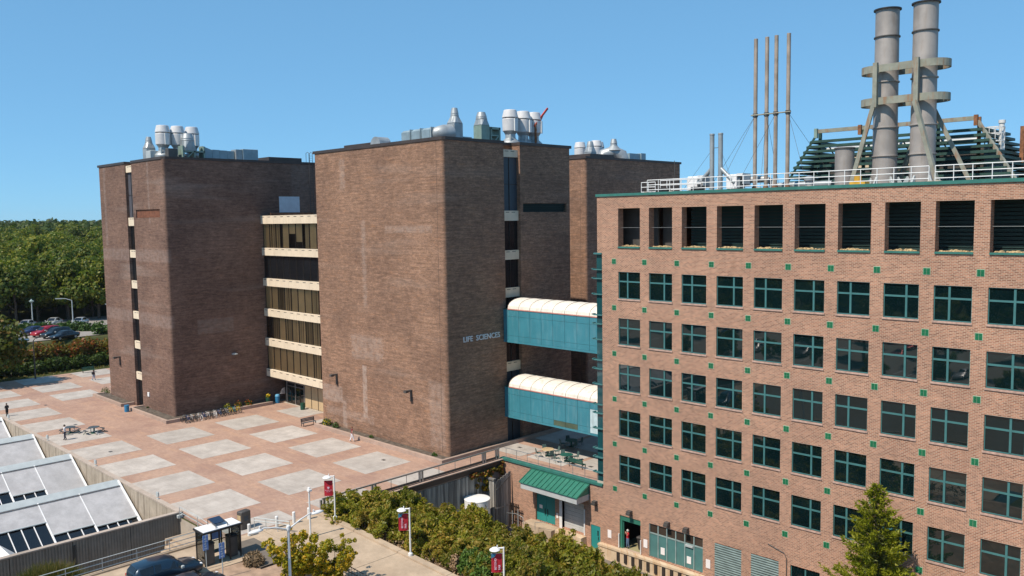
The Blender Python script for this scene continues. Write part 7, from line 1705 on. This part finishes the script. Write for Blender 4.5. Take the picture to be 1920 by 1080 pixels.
dg_ = thing('dry_shrub', 'bare pinkish twiggy bush beside the bus shelter', 'shrub', (-9.6, -31.6, -0.1)); link('foliage', leaf_mesh('foliage', [(0, 0, .4, .55), (.5, .3, .35, .45), (-.3, .5, .4, .4)], 1500, 0.09, 15, 'twig', aspect=4, spread=1.6), dg_); lpart('stem', MB().cyl((0, 0, -.1), (0, 0, .5), .03, n=4), 'bark', dg_)
# tall grass clump in the lower left corner
tg = thing('tall_grass', 'clump of tall yellow green grass in the lower left corner', 'grass clump', (-17.4, -43.2, -1.0)); n_ = 4200; gg = np.random.default_rng(2)
bx = gg.normal(size=(n_, 2))*[0.55, 1.15]; hh = 2.3*(0.75+.35*gg.random(n_))*np.exp(-(bx[:, 0]**2/2.0+bx[:, 1]**2/9)); lean = gg.normal(size=(n_, 2))*.16+bx*.10
A = np.c_[bx, np.zeros(n_)]; T = A+np.c_[lean*hh[:, None], hh]; wv = gg.normal(size=(n_, 3))*[1, 1, 0]; wv /= np.linalg.norm(wv, axis=1)[:, None]; wv *= .022
link('blades', quads('blades', np.stack([A-wv, A+wv, T+wv*.3, T-wv*.3], 1).reshape(-1, 3), 'blade'), tg)
# conifer before the pink building
ct_ = thing('conifer', 'yellow green conifer standing close to the pink brick wall', 'tree', (24.35, -3.05, -6.9)); H_ = 13.6; gg = np.random.default_rng(3)
lpart('trunk', MB().cyl((0, 0, -.2), (0, 0, H_-.6), .22, .03, 8), 'bark', ct_)
Q = []; MI = []
for lev in range(46):
    f_ = lev/45; z = 0.5+f_*(H_-1.0); Rr = 3.9*(1-f_)**0.82+.18; nb = int(5+5*(1-f_))
    for b_ in range(nb):
        a = 2*math.pi*(b_+gg.random())/nb+lev*.7; L_ = Rr*gg.uniform(.5, 1.22); rise = gg.uniform(.3, .62)
        ns = int(16+L_*34); tt = gg.random(ns)**.75; d = np.array([math.cos(a), math.sin(a), 0])
        P = d*(tt*L_)[:, None]+np.c_[np.zeros((ns, 2)), z+tt*L_*(rise-.28)+tt**2*L_*.30]; sp_ = .05+.10*(1-tt)*min(1, L_)
        P += gg.normal(size=(ns, 3))*sp_[:, None]
        D = d+gg.normal(size=(ns, 3))*.55+np.array([0, 0, .55]); D /= np.linalg.norm(D, axis=1)[:, None]; wv = np.cross(D, gg.normal(size=(ns, 3))); wv /= np.linalg.norm(wv, axis=1)[:, None]
        ln_ = (.22+.18*gg.random(ns))[:, None]; wd = (.045+.035*gg.random(ns))[:, None]
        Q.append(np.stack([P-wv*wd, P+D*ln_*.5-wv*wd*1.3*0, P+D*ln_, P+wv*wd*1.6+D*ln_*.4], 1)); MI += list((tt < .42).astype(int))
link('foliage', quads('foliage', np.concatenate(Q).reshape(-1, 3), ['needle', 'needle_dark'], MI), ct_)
# planter flowers and small plants
def plant(label, x, y, z, n, mats, r, cat='plant'):
    t = thing('plant', label, cat, (x, y, z)); link('foliage', leaf_mesh('foliage', [(0, 0, r*.5, r), (r*.8, 0, r*.4, r*.7), (-r*.7, r*.2, r*.4, r*.7)], n, .13, int(abs(x*10)), mats[0]), t)
    if len(mats) > 1: link('flowers', leaf_mesh('flowers', [(0, 0, r*.8, r), (r*.8, 0, r*.7, r*.6)], n//4, .12, int(abs(y*10))+1, mats[1]), t)
plant('large yellow green plant in the long planter near the bench', -40.5, -5.0, .3, 260, ['leaf_green', 'fl_yellow'], .55); plant('second leafy plant in the long planter', -38.6, -4.95, .3, 200, ['leaf_green'], .42); plant('low plant in the middle of the long planter', -31.5, -4.9, .3, 80, ['leaf_green'], .22); plant('tuft at the corner end of the long planter', -20.4, -4.9, .3, 90, ['leaf_green'], .25)
plant('clump of orange and red flowers in the planter by the bicycles', -58.0, -7.4, .3, 240, ['leaf_green', 'fl_red'], .5); plant('clump of red flowers with green leaves nearest the entrance', -58.0, -5.9, .3, 240, ['leaf_green', 'fl_red'], .5); plant('clump of yellow flowers in the planter behind the bicycles', -58.0, -8.9, .3, 220, ['leaf_green', 'fl_yellow'], .48)
plant('green bush at the far end of the left tower', -82.6, -15.6, 0.0, 260, ['leaf_green'], .7)
plant('dark green ivy low on the wall by the planter of the left tower', -67.0, -15.75, .3, 40, ['leaf_dark'], .16)
# trees across the road, seen in the windows
for k in range(26):
    x = -95+k*5.6+rf_.uniform(-2, 2); y = -128+rf_.uniform(-7, 7)
    if x > 46: continue
    dup(forest[k % 4], (x, y, -0.1), rf_.uniform(0, 6.28), 'broadleaf tree across the road, seen only as a reflection', 'trees across the road', rf_.uniform(.8, 1.05))
for k in range(7): dup(shr[k % 4], (-40+k*9, -71+rf_.uniform(-1, 1), -0.05), k, 'shrub beside the road, seen only as a reflection', 'shrubs beside the road', 1.3)
for k in range(22): dup(forest[k % 4], (-100+k*5.9+rf_.uniform(-1, 1), -86 if k % 2 else -104, -0.1), k, 'broadleaf tree in the lot across the road, seen only as a reflection', 'trees in the lot across the road', rf_.uniform(.6, .8)) if -100+k*5.9 < 28 else None
for o in forest+shr: purge(o)
# ================================================================== AIR
if True:
    hz_ = MB().box(-4200, 300, -600, 5200, -9.0, 75.0)
    hm_ = NT('haze'); pv = hm_.n('ShaderNodeVolumePrincipled'); pv.inputs['Density'].default_value = 0.00005; pv.inputs['Color'].default_value = (0.86, 0.93, 1.0, 1); pv.inputs['Anisotropy'].default_value = 0.2
    hm_.l(pv.outputs[0], hm_.out.inputs['Volume'])
    tag(link('haze', hz_.mesh('haze', hm_.m)), 'thin pale haze over the distant wood', 'haze', None, 'stuff')
